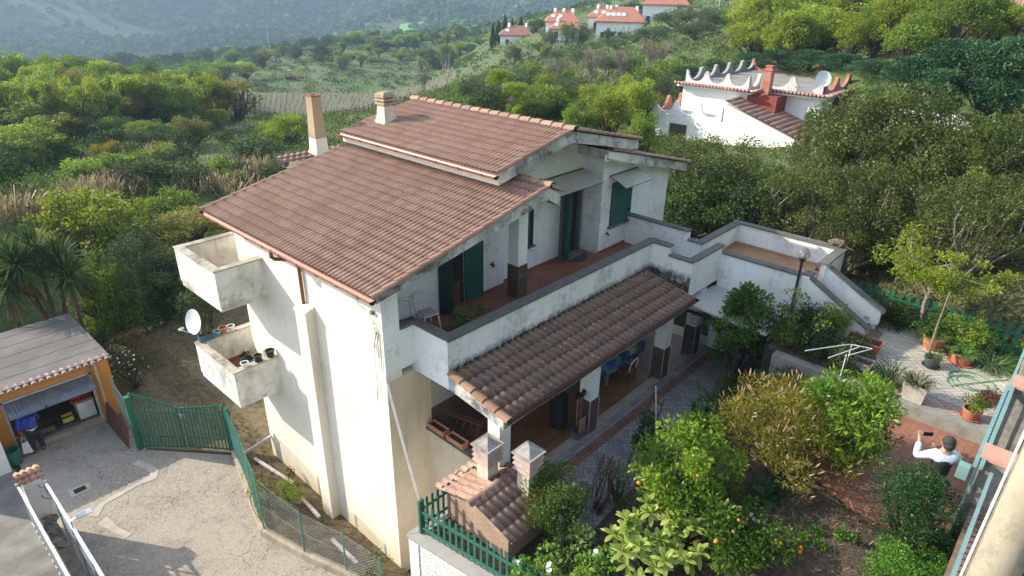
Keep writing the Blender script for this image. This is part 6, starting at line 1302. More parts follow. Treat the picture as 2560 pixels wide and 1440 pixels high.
far_villa('long white villa with a broad red roof on the far ridge', (1486, 60), (1618, 48), 178, 14, 3.2, 4.0, 4, 2)
far_villa('highest red roofed white villa at the top edge of the ridge', (1602, 20), (1728, 2), 182, 14, 3.4, 4.2, 3, 1)
far_villa('pink balconied house half hidden by the bright trees', (1800, 108), (1850, 112), 105, 9, 1.4, 2.8, 0, 0, roofm=simple('pink_terrace_floor', (.45, .27, .2), .9))
far_villa('house with a ribbed tile roof and stone chimney behind the conifers', (2390, 120), (2600, 112), 60, 9, 3.6, 3, 0, 0, roofm=brick_mat('ribbed_clay_roof', (.40, .24, .18), (.46, .29, .22), (.16, .09, .07), 8, .22, .5, .85, .05))
c_ = atd(2534, 60, 61); oo = thing('chimney_stack', 'broad stone chimney with a louvred brick top on the ribbed roof', 'chimney', c_); c = MB(); c.box(c_.x-.35, c_.x+.35, c_.y-.5, c_.y+.5, c_.z-3, c_.z+.4); c.build('stack', M_CHIM, oo); c = MB(); c.box(c_.x-.4, c_.x+.4, c_.y-.55, c_.y+.55, c_.z+.4, c_.z+.6); c.build('louvre', M_NRED, oo)
dish('round white satellite dish on the ridge of the ribbed roof', atd(2556, 42, 60), (-.7, -.6, .3), .55, mast=atd(2552, 62, 60))
# white pergola roofs behind the dark trees
for i, (q, lab) in enumerate((([(2180, 300), (2360, 300), (2370, 330), (2190, 335)], 'white slatted awning seen through the dark trees'), ([(2330, 292), (2500, 296), (2480, 330), (2340, 328)], 'white slatted awning by the dark red shrub'))):
    P = [atd(p[0], p[1], 33) for p in q]; zc = sum(p.z for p in P)/4; c0 = P[0]; c = MB(); o = thing('awning', lab, 'awning', (P[0].x, P[0].y, zc-2.4)); e1 = Vector((P[1].x-P[0].x, P[1].y-P[0].y, 0)); nn = Vector((.69, .72, 0))*2.2
    A = Vector((P[0].x, P[0].y, zc-.3))
    c.prism([A, A+e1, A+e1+nn+Vector((0, 0, .35)), A+nn+Vector((0, 0, .35))], (0, 0, .05)); c.build('sheet', M_WHITEP, o)
    for f in (0.03, .97): q_ = A+e1*f; c = MB(); c.box(q_.x-.04, q_.x+.04, q_.y-.04, q_.y+.04, zc-2.9, zc-.3); c.build('post', M_WHITEP, o)
    for k in range(7): q_ = A+e1*(k+.5)/7+Vector((0, 0, .055)); c = MB(); c.bar(q_, q_+nn+Vector((0, 0, .35)), .05, .03); c.build('rafter', simple('grey_rafter', (.25, .25, .26)), o)
# tractor in the vineyard
tp_ = hit(730, 204); TR_ = thing('tractor', 'orange crawler tractor working at the far end of the vineyard', 'tractor', tp_); W = lambda x, y, z: tp_+_r*x+Vector((_fw.x, _fw.y, 0)).normalized()*y+Vector((0, 0, z+.3))
MO = simple('orange_machine', (.50, .24, .10), .6); c = MB(); c.obox(W(.6, 0, 1.0), _r*1.1, Vector((_fw.x, _fw.y, 0))*.6, Vector((0, 0, .45))); c.build('hood', MO, TR_); c = MB(); c.obox(W(-.5, 0, 1.7), _r*.6, Vector((_fw.x, _fw.y, 0))*.6, Vector((0, 0, 1.0))); c.build('cab', simple('cream_cab', (.55, .38, .22), .6), TR_)
for s in (-1, 1): c = MB(); c.obox(W(.1, s*.8, .4), _r*1.6, Vector((_fw.x, _fw.y, 0))*.22, Vector((0, 0, .4))); c.build('track', M_BLACKP, TR_)
c = MB(); c.obox(W(1.9, 0, .5), _r*.08, Vector((_fw.x, _fw.y, 0))*1.3, Vector((0, 0, .5))); c.build('blade', MO, TR_)
# vine rows: too many posts to count
rng = random.Random(21); V_ = []; F_ = []
A, B_, C_, D_ = vc; rows = 20; per = 44
PX, PY = [], []
for i in range(rows):
    for j in range(per):
        u, v_ = (j+rng.uniform(-.2, .2)+.5)/per, (i+.5)/rows; p = (A*(1-u)+B_*u)*(1-v_)+(D_*(1-u)+C_*u)*v_; PX.append(p.x); PY.append(p.y)
PZ = tz(np.array(PX), np.array(PY)); vp_ = MB()
for i, (x, y, z) in enumerate(zip(PX, PY, PZ)):
    if rng.random() < .12: continue
    vp_.box(x-.035, x+.035, y-.035, y+.035, z+.2, z+1.05+rng.uniform(-.2, .3))
    if rng.random() < .5: a_ = rng.uniform(-.6, .6); vp_.bar((x, y, z+.9), (x+_r.x*.8, y+_r.y*.8, z+1.1+a_*.3), .04)
tag(vp_.build('vine_rows', simple('vine_wood', (.07, .05, .04), .9)), kind='stuff')
for px, py, h_, lab in ((674, 118, 7.5, 'distant steel pylon left of the valley meadow'), (1180, 78, 11, 'distant utility pole beside the bright green meadow'), (1796, 30, 9, 'utility pole among the olives right of the ridge villas')):
    p = hit(px, py) if px != 674 else atd(674, 122, 340); o = thing('pylon' if px == 674 else 'utility_pole', lab, 'pole', p); c = MB(); c.tube([p-Vector((0, 0, 2)), p+Vector((0, 0, h_))], .16, 6); c.build('mast', simple('pale_mast', (.42, .40, .36), .7), o); c = MB(); c.bar(p+_r*1.2+Vector((0, 0, h_-1)), p-_r*1.2+Vector((0, 0, h_-1)), .16); c.build('crossarm', simple('pale_arm', (.4, .38, .34), .7), o)
fh = [(490, 42, 1020, 'pale stone house alone on the far hillside', (.55, .45, .42)), (62, 200, 430, 'low pinkish house in the far valley at the left edge', (.50, .25, .22))]
for px, py, d, lab, rc in fh:
    p = atd(px, py, d); o = thing('house', lab, 'house', p); W_ = 7 if d > 800 else 9; c = MB(); c.obox(p+Vector((0, 0, 0)), _r*W_, Vector((_fw.x, _fw.y, 0)).normalized()*4, Vector((0, 0, 3.5))); c.build('wall', simple('far_wall', (.62, .58, .54)), o); c = MB(); c.prism([p-_r*W_*1.05+Vector((0, 0, 3.5))-Vector((_fw.x, _fw.y, 0))*5, p-_r*W_*1.05+Vector((0, 0, 3.5))+Vector((_fw.x, _fw.y, 0))*5, p-_r*W_*1.05+Vector((0, 0, 5.5))], _r*W_*2.1); c.build('roof', simple('far_roof', rc), o)
# ================================================================ vegetation
def rnd_unit(rs, n):
    v = rs.randn(n, 3); return v/np.linalg.norm(v, axis=1, keepdims=True)
def leaves(rs, clumps, n, size, asp=2.2, droop=0., up=.25, out=.6, shell=.55, fold=.25, cv=None, jit=.35):
    """n leaf blades spread through clumps (x,y,z,rx,ry,rz); returns V,F,attr"""
    C = np.asarray(clumps, float); wgt = (C[:, 3]*C[:, 4]*C[:, 5])**(.72); ci = rs.choice(len(C), n, p=wgt/wgt.sum())
    u = rnd_unit(rs, n); rad = shell+(1-shell)*rs.rand(n)**.6; rad[rs.rand(n) < .22] *= rs.rand()
    c = C[ci]; P = c[:, :3]+u*rad[:, None]*c[:, 3:6]
    d = u*out+rs.randn(n, 3)*.6+np.array([0, 0, up-droop]); d /= np.linalg.norm(d, axis=1, keepdims=True)
    s = np.cross(d, rnd_unit(rs, n)); s /= np.linalg.norm(s, axis=1, keepdims=True)+1e-9; nn = np.cross(d, s)
    L = size*(1+jit*(rs.rand(n)*2-1)); W = L/asp
    a = P; b_ = P+d*(L*.45)[:, None]+s*(W*.5)[:, None]+nn*(W*fold)[:, None]; t_ = P+d*L[:, None]; e = P+d*(L*.45)[:, None]-s*(W*.5)[:, None]+nn*(W*fold)[:, None]
    V = np.stack([a, b_, t_, e], 1).reshape(-1, 3); F = np.arange(4*n).reshape(n, 4)
    base = (cv[ci] if cv is not None else rs.rand(len(C))[ci]); at_ = np.clip(base*.6+rs.rand(n)*.4, 0, 1)
    return V, F, np.repeat(at_, 4)
def limbs(mb, rs, base, clumps, r0, bend=.15, every=1, n=6, split=.35):
    base = Vector(base)
    for c in clumps[::every]:
        e = Vector(c[:3]); d = e-base; k = 5; off = Vector(rs.randn(3))*bend*d.length; pts = []; rr = []
        for i in range(k+1):
            f = i/k; q = base+Vector((d.x*f**1.35, d.y*f**1.35, d.z*f))+off*math.sin(math.pi*f)*f; pts.append(q); rr.append(max(r0*(1-f)**.8*.9+r0*.06, .004))
        mb.tube(pts, rr, n, cap=False)
def blob_clumps(rs, k, rx, ry, rz, zc, cr, flat=1., lo=-.75):
    out = []
    while len(out) < k:
        u = rs.randn(3); u /= np.linalg.norm(u); f = rs.rand()**.38
        if u[2] < lo: continue
        r_ = cr*(.65+.7*rs.rand()); out.append((u[0]*rx*f, u[1]*ry*f, zc+u[2]*rz*f, r_, r_, r_*flat))
    return out
L_YOUNG = leafmat('young_yellow_green_leaf', (.17, .24, .02), (.29, .37, .035), (.42, .45, .06), .5)
L_OAK = leafmat('fresh_green_leaf', (.10, .165, .018), (.18, .275, .03), (.29, .36, .05), .5)
L_OLIVEY = leafmat('olive_yellow_leaf', (.13, .14, .02), (.22, .22, .04), (.34, .28, .06), .45)
L_OLIVE = leafmat('grey_olive_leaf', (.05, .08, .03), (.095, .135, .05), (.15, .185, .08), .3, .85)
L_DARK = leafmat('dark_evergreen_leaf', (.022, .05, .012), (.05, .095, .02), (.10, .15, .03), .3, .8)
L_EVER = leafmat('holm_leaf', (.045, .07, .016), (.10, .135, .03), (.22, .25, .055), .42)
L_CON = leafmat('conifer_leaf', (.018, .06, .024), (.045, .12, .045), (.09, .19, .07), .28)
L_CYP = leafmat('cypress_leaf', (.010, .022, .012), (.018, .036, .018), (.03, .055, .025), .1)
L_CITR = leafmat('citrus_leaf', (.06, .14, .014), (.17, .28, .028), (.48, .50, .06), .45, .38)
L_CITRD = leafmat('dark_citrus_leaf', (.035, .095, .014), (.085, .175, .02), (.20, .30, .035), .42, .4)
L_BRIGHT = leafmat('bright_laurel_leaf', (.08, .18, .02), (.17, .31, .035), (.46, .46, .04), .45, .4)
L_GOLD = leafmat('golden_bottlebrush_leaf', (.13, .135, .015), (.26, .24, .025), (.42, .36, .05), .42)
L_BOX = leafmat('box_leaf', (.014, .055, .012), (.03, .095, .02), (.065, .15, .03), .25, .4)
L_BOXL = leafmat('light_box_leaf', (.045, .13, .015), (.095, .23, .025), (.19, .33, .04), .38, .4)
L_LOQ = leafmat('loquat_leaf', (.20, .29, .06), (.32, .40, .09), (.46, .50, .15), .38, .45)
L_VAR = leafmat('variegated_leaf', (.10, .23, .03), (.22, .36, .06), (.6, .6, .32), .4)
L_ROSE = leafmat('rose_leaf', (.03, .065, .02), (.06, .105, .03), (.14, .10, .05), .3)
L_REDG = leafmat('red_green_leaf', (.04, .11, .015), (.14, .25, .03), (.26, .11, .05), .4)
L_STRAP = leafmat('strap_leaf', (.03, .09, .02), (.07, .15, .03), (.16, .22, .06), .3)
L_YUC = leafmat('yucca_leaf', (.025, .055, .014), (.055, .105, .02), (.15, .19, .04), .3, .8)
L_DRYL = leafmat('dry_hanging_leaf', (.12, .08, .04), (.2, .14, .08), None, .2)
L_STRAW = leafmat('dry_reed', (.22, .17, .09), (.36, .28, .16), (.48, .38, .24), .3)
L_BROOM = leafmat('broom_bloom', (.10, .13, .02), (.42, .30, .01), (.62, .42, .01), .3)
L_BURG = leafmat('burgundy_leaf', (.05, .01, .012), (.10, .02, .02), (.16, .03, .03), .3)
M_BARK = simple('brown_bark', (.085, .065, .05), .95, (.045, .035, .028), 8, bmp=.6)
M_BARKG = simple('grey_bark', (.24, .21, .18), .95, (.14, .12, .10), 8, bmp=.6)
M_BARKP = simple('pale_dead_wood', (.42, .39, .36), .9, (.3, .27, .25), 6)
M_ORANGE_F = simple('orange_fruit', (.70, .24, .015), .45, (.62, .18, .01), 10)
PROTO = {}
def proto(kind, seed, leaf, n, size, k, cr, zc=.62, rz=.36, rx=.42, bark=M_BARK, r0=.028, asp=1.8, flat=.8, trunkz=0., every=2, lo=-.75, **kw):
    rs = np.random.RandomState(seed); cl = blob_clumps(rs, k, rx, rx, rz, zc, cr, flat, lo); V, F, A = leaves(rs, cl, n, size, asp, **kw)
    o = thing(kind, 'x', 'tree'); npmesh('crown', V, F, leaf, A, o); mb = MB(); limbs(mb, rs, (0, 0, trunkz), cl, r0, every=every); mb.build('trunk', bark, o); PROTO.setdefault(kind, []).append(o); return o
T_ = 'broadleaf_tree'
for i in range(3): proto('young_tree', 100+i, L_YOUNG, 5200, .038, 34, .115)
for i in range(3): proto('green_tree', 110+i, L_OAK, 5600, .038, 34, .125)
for i in range(2): proto('golden_tree', 120+i, L_OLIVEY, 5000, .036, 34, .11)
for i in range(2): proto('olive_tree', 130+i, L_OLIVE, 5600, .034, 28, .15, .60, .34, .44, M_BARKG)
for i in range(3): proto('evergreen_tree', 140+i, L_EVER, 12000, .021, 60, .095, .58, .42, .44, M_BARKG, .02)
for i in range(2): proto('dark_tree', 150+i, L_DARK, 6000, .034, 36, .125, .52, .44, .44)
for i in range(2): proto('shrub', 160+i, L_DARK, 1500, .07, 14, .2, .46, .42, .42, r0=.02, every=4)
for i in range(2): proto('green_shrub', 165+i, L_OAK, 1500, .07, 14, .2, .46, .42, .42, r0=.02, every=4)
for i in range(2): proto('grey_shrub', 170+i, L_OLIVE, 1500, .06, 14, .2, .46, .42, .42, r0=.02, every=4)
proto('broom_shrub', 175, L_BROOM, 1300, .05, 14, .18, .46, .42, .42, r0=.02, every=4)
proto('burgundy_shrub', 176, L_BURG, 1300, .06, 12, .18, .5, .4, .42, r0=.02, every=4)
def cypress():
    rs = np.random.RandomState(5); cl = [(0, 0, .06+.9*f, .5*(1-f)**.7*.9+.03, .5*(1-f)**.7*.9+.03, .09) for f in np.linspace(0, 1, 16)]; V, F, A = leaves(rs, cl, 2200, .11, 2.5, up=.9, out=.5)
    o = thing('cypress_tree', 'x', 'tree'); npmesh('crown', V, F, L_CYP, A, o); mb = MB(); mb.tube([(0, 0, 0), (0, 0, .9)], [.03, .004], 6); mb.build('trunk', M_BARK, o); PROTO['cypress_tree'] = [o]
cypress()
def cedar(seed):
    rs = np.random.RandomState(seed); cl = []
    for i in range(34):
        f = rs.rand()**.8; a = rs.rand()*6.28; r_ = .46*(1-f*.75)*(.6+.4*rs.rand()); cl.append((r_*math.cos(a), r_*math.sin(a), .12+.85*f, .16, .16, .05))
    V, F, A = leaves(rs, cl, 10000, .032, 2.6, up=.15, out=1.0, fold=.1); o = thing('conifer_tree', 'x', 'tree'); npmesh('crown', V, F, L_CON, A, o); mb = MB(); mb.tube([(0, 0, 0), (0, 0, .92)], [.03, .005], 6); limbs(mb, rs, (0, 0, .2), cl, .01, every=3); mb.build('trunk', M_BARK, o); PROTO.setdefault('conifer_tree', []).append(o)
cedar(7); cedar(8)
def bare(kind, seed, mat, twigs, r0=.02, spread=.42):
    rs = np.random.RandomState(seed); mb = MB(); tw = MB()
    mb.tube([(0, 0, 0), (.01, .01, .25), (.02, 0, .45)], [r0, r0*.85, r0*.7], 6)
    for i in range(9):
        a = rs.rand()*6.28; e = Vector((math.cos(a)*spread*(.4+.6*rs.rand()), math.sin(a)*spread*(.4+.6*rs.rand()), .6+.4*rs.rand())); b0 = Vector((.01, 0, .22+.22*rs.rand())); md = b0.lerp(e, .5)+Vector(rs.randn(3))*.04; mb.tube([b0, md, e], [r0*.5, r0*.3, r0*.1], 5, cap=False)
        for j in range(twigs):
            q = b0.lerp(e, .35+.65*rs.rand())+Vector(rs.randn(3))*.02; t_ = q+Vector((rs.randn()*.07, rs.randn()*.07, abs(rs.randn())*.10+.02)); tw.tube([q, q.lerp(t_, .5)+Vector(rs.randn(3))*.01, t_], [.004, .003, .0015], 3, cap=False)
    o = thing(kind, 'x', 'tree'); mb.build('trunk', mat, o); tw.build('twigs', mat, o); PROTO[kind] = [o]
bare('bare_tree', 31, simple('grey_twig', (.20, .17, .15), .95), 60); bare('dead_tree', 33, M_BARKP, 3, .022, .3)
USED = set(); prng = random.Random(99)
def place(kind, px, py, d, wpx, label, group=None, cat=None, zb=None):
    """tree whose top shows at photo point (px,py), standing at distance d"""
    p = atd(px, py, d); zb = ground(p.x, p.y)-.1 if zb is None else zb; h = max(p.z-zb, .6); wd = wpx*math.sqrt(d*d+(CZ-p.z)**2)/FPX; var = PROTO[kind]; src = var[prng.randrange(len(var))]
    cat = cat or ('shrub' if 'shrub' in kind else 'tree'); sc = (wd, wd, h)
    if src.name not in USED: USED.add(src.name); o = src; o.location = (p.x, p.y, zb); o.scale = sc; o.rotation_euler = (0, 0, prng.random()*6.28)
    else: o = dup(src, (p.x, p.y, zb), prng.random()*6.28, sc)
    o['label'] = label; o['category'] = cat
    if group: o['group'] = group
    elif 'group' in o: del o['group']
    return o
# --- near slope on the left
for a in [('young_tree', 200, 470, 34, 230, 'bright yellow green bushy tree behind the yucca palms'), ('green_tree', 400, 468, 37, 170, 'leafy green tree right of the bright yellow green one'), ('golden_tree', 480, 520, 33, 210, 'olive yellow bush behind the upper side balcony'),
    ('dark_tree', 250, 640, 28, 150, 'dark glossy shrub tree behind the garage roof corner'), ('olive_tree', 335, 600, 30, 170, 'grey green shrub tree left of the upper balcony'), ('dark_tree', 420, 640, 29, 170, 'dark leafy tree just left of the upper balcony'),
    ('green_tree', 200, 640, 28, 130, 'light green tree between the yucca heads and the balcony'), ('green_shrub', 500, 650, 29, 120, 'dense green shrub below the olive yellow bush'), ('green_shrub', 300, 735, 28, 110, 'low green shrub behind the rose bush'), ('shrub', 400, 735, 28.5, 120, 'dark shrub by the back of the yard'), ('green_shrub', 235, 770, 27, 60, 'small fresh green shrub at the garage corner'), ('grey_shrub', 480, 715, 26, 100, 'grey green shrub at the back edge of the yard'),
    ('green_tree', 60, 500, 40, 150, 'pale green tree at the left edge above the yuccas'), ('green_shrub', 560, 560, 33, 90, 'round green shrub against the balcony wall')]: place(*a)
# --- middle slope
for a in [('golden_tree', 575, 200, 88, 140, 'golden leaved oak standing at the lower vineyard corner'), ('young_tree', 715, 283, 62, 120, 'open multi stemmed young tree left of the plain chimney'), ('bare_tree', 592, 312, 75, 80, 'thin twiggy tree below the golden oak'),
    ('dead_tree', 872, 205, 75, 70, 'pale dead tree behind the louvred chimney'), ('dead_tree', 1115, 140, 95, 80, 'pale dead tree at the upper vineyard edge'), ('bare_tree', 1060, 180, 95, 40, 'leaning bare sapling at the upper vineyard edge')]: place(*a)
row = [(40, 250, 350, 180, 'green_tree'), (130, 232, 305, 130, 'green_tree'), (205, 240, 335, 160, 'young_tree'), (310, 203, 310, 170, 'golden_tree'), (435, 235, 325, 150, 'green_tree'), (470, 290, 375, 120, 'golden_tree'), (60, 300, 405, 180, 'young_tree'), (400, 262, 315, 110, 'dark_tree'), (120, 285, 360, 130, 'golden_tree'), (260, 225, 290, 130, 'young_tree'), (20, 220, 300, 140, 'young_tree'), (120, 208, 260, 120, 'green_tree'), (240, 203, 255, 110, 'green_tree'), (350, 190, 250, 120, 'young_tree'), (420, 178, 235, 110, 'golden_tree'), (480, 153, 220, 110, 'green_tree'), (550, 148, 212, 110, 'green_tree'), (610, 150, 200, 90, 'young_tree'), (180, 203, 245, 90, 'young_tree'), (20, 330, 420, 160, 'green_tree'), (540, 270, 325, 80, 'young_tree'), (0, 203, 260, 100, 'green_tree'), (70, 193, 240, 90, 'golden_tree'), (300, 190, 240, 90, 'green_tree'), (380, 300, 365, 100, 'green_tree'), (330, 300, 360, 120, 'young_tree'), (490, 230, 300, 110, 'green_tree'), (160, 290, 350, 120, 'green_tree'), (270, 290, 350, 110, 'green_tree')]
for i, (px, py, pb, wp_x, k) in enumerate(row):
    nm = {'green_tree': 'rounded mid green tree in the wooded slope left of the vineyard', 'young_tree': 'yellow green spring tree in the wooded slope left of the vineyard', 'golden_tree': 'ochre tinted tree in the wooded slope left of the vineyard', 'dark_tree': 'dark green tree in the wooded slope left of the vineyard'}[k]
    q = hit(px, pb); place(k, px, py, math.hypot(q.x-CX, q.y-CY), wp_x*.8, nm, 'trees of the wooded slope left of the vineyard')
for px, py, d, wp_x, k in [(135, 185, 330, 75, 'dark_tree'), (215, 168, 340, 60, 'young_tree'), (240, 178, 320, 90, 'dark_tree')]: place(k, px, py, d, wp_x, {'dark_tree': 'broad dark tree at the foot of the far hill', 'young_tree': 'pale domed tree at the foot of the far hill'}[k], 'trees at the foot of the far hill')
belt = [(590, 148, 300, 60), (640, 145, 300, 60), (670, 122, 310, 45), (700, 130, 305, 40), (735, 128, 305, 40), (780, 115, 315, 50), (830, 112, 310, 45), (860, 85, 330, 40), (890, 75, 335, 45), (930, 68, 340, 50), (965, 82, 335, 40), (920, 108, 300, 45), (845, 130, 280, 50), (770, 150, 270, 60), (700, 165, 265, 60), (640, 172, 262, 60), (800, 140, 270, 50), (880, 130, 272, 55), (935, 145, 262, 60), (980, 100, 310, 50), (1010, 85, 320, 50), (1045, 75, 320, 50), (1085, 80, 310, 50), (1120, 85, 300, 40), (1000, 130, 262, 50), (1060, 120, 262, 60), (1110, 115, 250, 55), (1170, 105, 240, 50), (1200, 95, 240, 50), (1225, 85, 240, 50), (610, 165, 280, 60), (560, 165, 280, 60)]
for i, (px, py, d, wp_x) in enumerate(belt):
    k = ['green_tree', 'dark_tree', 'young_tree', 'olive_tree', 'dark_tree', 'green_tree', 'golden_tree', 'olive_tree'][(i*5+i//3) % 8]
    place(k, px, py, d, wp_x, {'green_tree': 'mid green tree in the belt behind the vineyard', 'dark_tree': 'dark tree in the belt behind the vineyard', 'young_tree': 'light yellow green tree in the belt behind the vineyard', 'olive_tree': 'grey green tree in the belt behind the vineyard', 'golden_tree': 'ochre tree in the belt behind the vineyard'}[k], 'tree belt behind the vineyard')
place('green_tree', 1143, 58, 320, 30, 'lone round tree on the skyline beside the bright meadow')
# --- slope between the vineyard and the ridge villas
for a in [('olive_tree', 1285, 112, 150, 50, 'small olive tree on the rough slope, leftmost of the pair'), ('olive_tree', 1355, 105, 150, 42, 'small upright olive on the rough slope, right of the pair'), ('bare_tree', 1390, 150, 72, 70, 'grey bare tree on the rough slope behind the ridge tiles'), ('bare_tree', 1485, 128, 72, 62, 'tall bare tree in the middle of the rough slope'), ('bare_tree', 1645, 105, 76, 100, 'broad grey bare tree left of the scalloped villa'), ('bare_tree', 1560, 130, 80, 70, 'thin bare tree right of the tall bare one'),
    ('young_tree', 1245, 165, 62, 70, 'upright yellow green sapling behind the roof ridge'), ('young_tree', 1270, 200, 54, 110, 'spreading yellow green tree behind the roof ridge'), ('green_tree', 1330, 225, 48, 110, 'leafy green tree just behind the roof ridge'), ('young_tree', 1590, 190, 47, 130, 'tall bright tree behind the right end of the ridge'), ('young_tree', 1530, 215, 44, 130, 'bright rounded tree behind the right gable'), ('green_tree', 1620, 275, 40, 100, 'green tree between the right gable and the scalloped villa'), ('green_tree', 1450, 255, 43, 110, 'green bush tree behind the ridge end tile'), ('golden_tree', 1575, 320, 38, 60, 'small ochre bush beside the right eave'),
    ('olive_tree', 1640, 62, 130, 90, 'rounded grey olive below the highest ridge villa'), ('olive_tree', 1745, 55, 112, 110, 'broad olive right of the highest ridge villa'), ('olive_tree', 1700, 20, 140, 110, 'tall grey green tree behind the broad olive'), ('olive_tree', 1780, 20, 120, 90, 'grey olive at the top beside the bright trees'), ('dark_tree', 1590, 2, 196, 60, 'dark tree at the top edge left of the highest villa'), ('green_tree', 1420, 55, 172, 40, 'willow green tree in front of the three chimney villa'), ('olive_tree', 1445, 68, 160, 60, 'grey tree below the small annexe'), ('olive_tree', 1375, 72, 165, 48, 'grey green tree between the two leftmost ridge villas'), ('dark_tree', 1525, 70, 165, 35, 'small dark conifer shrub before the long white villa'), ('olive_tree', 1590, 85, 140, 80, 'round grey shrub tree below the long white villa'), ('green_shrub', 1680, 130, 70, 90, 'bright green shrub left of the scalloped parapet'), ('olive_tree', 1540, 95, 130, 70, 'olive bush on the slope under the long white villa')]: place(*a)
for px, py, wp_x in ((1263, 36, 17), (1281, 46, 14), (1303, 42, 18), (1246, 52, 20), (1232, 60, 16)): place('cypress_tree', px, py, 205, wp_x, 'dark cypress beside the brown roofed house on the ridge', 'cypresses on the ridge')
place('dark_tree', 1340, 45, 200, 45, 'broad dark pine right of the ridge cypresses')
# --- right: bright wood, conifers, big evergreens
for a in [('young_tree', 1930, -40, 86, 170, 'bright yellow green tree nearest the pink balconied house'), ('green_tree', 2040, -60, 82, 180, 'fresh green tree in the bright wood, second from its left end'), ('young_tree', 2150, -50, 78, 180, 'yellow green tree above the dark pine'), ('young_tree', 2285, -40, 62, 230, 'tall airy yellow tree with dark branches left of the ribbed roof'), ('green_tree', 2230, -60, 84, 190, 'green tree behind the tall airy yellow one'), ('green_tree', 2400, -60, 78, 200, 'green tree above the ribbed roof'), ('young_tree', 2500, -50, 80, 200, 'yellow green tree at the top right corner'), ('green_tree', 1850, 20, 92, 110, 'fresh green tree left of the bright wood'), ('green_tree', 1990, 30, 72, 170, 'fresh green tree low in the bright wood'), ('young_tree', 1900, 50, 74, 140, 'light green tree above the scalloped parapet'), ('young_tree', 2090, 20, 70, 140, 'light green tree over the conifer row'), ('dark_tree', 2165, 60, 63, 130, 'dark blue green pine rising among the bright trees')]: place(*a)
for i, (px, py, d, wp_x) in enumerate([(1720, 165, 60, 110), (1800, 150, 60, 120), (1880, 132, 60, 130), (1950, 125, 58, 130), (2030, 125, 57, 140), (2110, 135, 55, 140), (2190, 150, 52, 150)]): place('conifer_tree', px, py, d, wp_x, 'dark green conifer in the row behind the scalloped villa', 'conifer row behind the scalloped villa')
for a in [('conifer_tree', 2290, 140, 38, 190, 'blue green conifer left in the tall conifer group'), ('conifer_tree', 2400, 95, 39, 220, 'tall feathery conifer in front of the ribbed roof'), ('conifer_tree', 2500, 105, 38, 220, 'dense conifer at the right edge below the ribbed roof'), ('conifer_tree', 2570, 90, 38, 160, 'conifer cut by the right edge'), ('burgundy_shrub', 2480, 262, 40, 90, 'dark burgundy shrub by the white slatted awnings'), ('conifer_tree', 2350, 170, 37, 170, 'spreading conifer above the burgundy shrub')]: place(*a)
for a in [('evergreen_tree', 1790, 335, 29, 280, 'large evergreen tree in front of the scalloped villa wall'), ('evergreen_tree', 1690, 330, 32, 110, 'airy evergreen tree beside the right wing roof'), ('evergreen_tree', 1900, 400, 28, 170, 'evergreen tree covering the villa gable'), ('evergreen_tree', 2035, 275, 30, 60, 'slender evergreen rising against the villa tiles'), ('evergreen_tree', 2195, 205, 28, 270, 'big spreading evergreen in the middle of the dark grove'), ('evergreen_tree', 2290, 195, 27.5, 330, 'big evergreen right of centre in the dark grove'), ('evergreen_tree', 2420, 268, 26, 320, 'big evergreen on the right of the dark grove'), ('evergreen_tree', 2550, 270, 26, 260, 'evergreen cut by the right edge of the grove'), ('evergreen_tree', 2200, 390, 24.5, 260, 'lower evergreen at the front of the dark grove'), ('evergreen_tree', 2060, 400, 25.5, 240, 'low evergreen behind the landing wall'), ('evergreen_tree', 2370, 440, 24, 260, 'lower evergreen near the lawn on the right'), ('dark_tree', 1760, 400, 27, 260, 'dark low tree in the shade beside the house corner'), ('dark_tree', 1900, 420, 26, 240, 'dark tree in the shade behind the landing'), ('evergreen_tree', 2500, 420, 22.5, 240, 'shady evergreen over the lawn at the right edge'), ('evergreen_tree', 2140, 520, 23.5, 160, 'bushy evergreen overhanging the far corner of the landing')]: place(*a)
def scatter_trees(n, xr, yr, hr, kinds, names, group, seed, wr=(.75, 1.05), dmin=40):
    """more trees of a group: trunks at random photo points of a slope, real heights in metres"""
    rg_ = random.Random(seed); k = 0
    while k < n:
        px, pb = rg_.uniform(*xr), rg_.uniform(*yr); q = hit(px, pb); d = math.hypot(q.x-CX, q.y-CY)
        if d < dmin or not bool(notvine(np.array([q.x]), np.array([q.y]))[0]): continue
        h = rg_.uniform(*hr); kd = rg_.choice(kinds); wpx = h*rg_.uniform(*wr)*FPX/math.hypot(d, CZ-q.z); top = Vector((q.x, q.y, q.z+h)); w_ = top-Vector((CX, CY, CZ)); zc = w_.dot(_fw)
        place(kd, 1280+FPX*w_.dot(_r2)/zc, 720-FPX*w_.dot(_u2)/zc, d, wpx, names[kd], group, zb=q.z-.1); k += 1
vcx = [v_.x for v_ in vc]; vcy = [v_.y for v_ in vc]
def notvine(X, Y):
    ins = np.ones(len(X), bool); q = [(v_.x, v_.y) for v_ in vc]
    for i in range(4):
        (x0, y0), (x1, y1) = q[i], q[(i+1) % 4]; cr_ = (x1-x0)*(Y-y0)-(y1-y0)*(X-x0); ctr = (x1-x0)*(sum(vcy)/4-y0)-(y1-y0)*(sum(vcx)/4-x0); ins &= (cr_*ctr > 0)
    return ~ins
NM = {'green_tree': 'rounded mid green tree in the wooded slope left of the vineyard', 'young_tree': 'yellow green spring tree in the wooded slope left of the vineyard', 'golden_tree': 'ochre tinted tree in the wooded slope left of the vineyard', 'dark_tree': 'dark green tree in the wooded slope left of the vineyard'}
scatter_trees(46, (-60, 560), (238, 345), (4.2, 6.5), ['green_tree', 'young_tree', 'young_tree', 'golden_tree', 'green_tree'], NM, 'trees of the wooded slope left of the vineyard', 5)
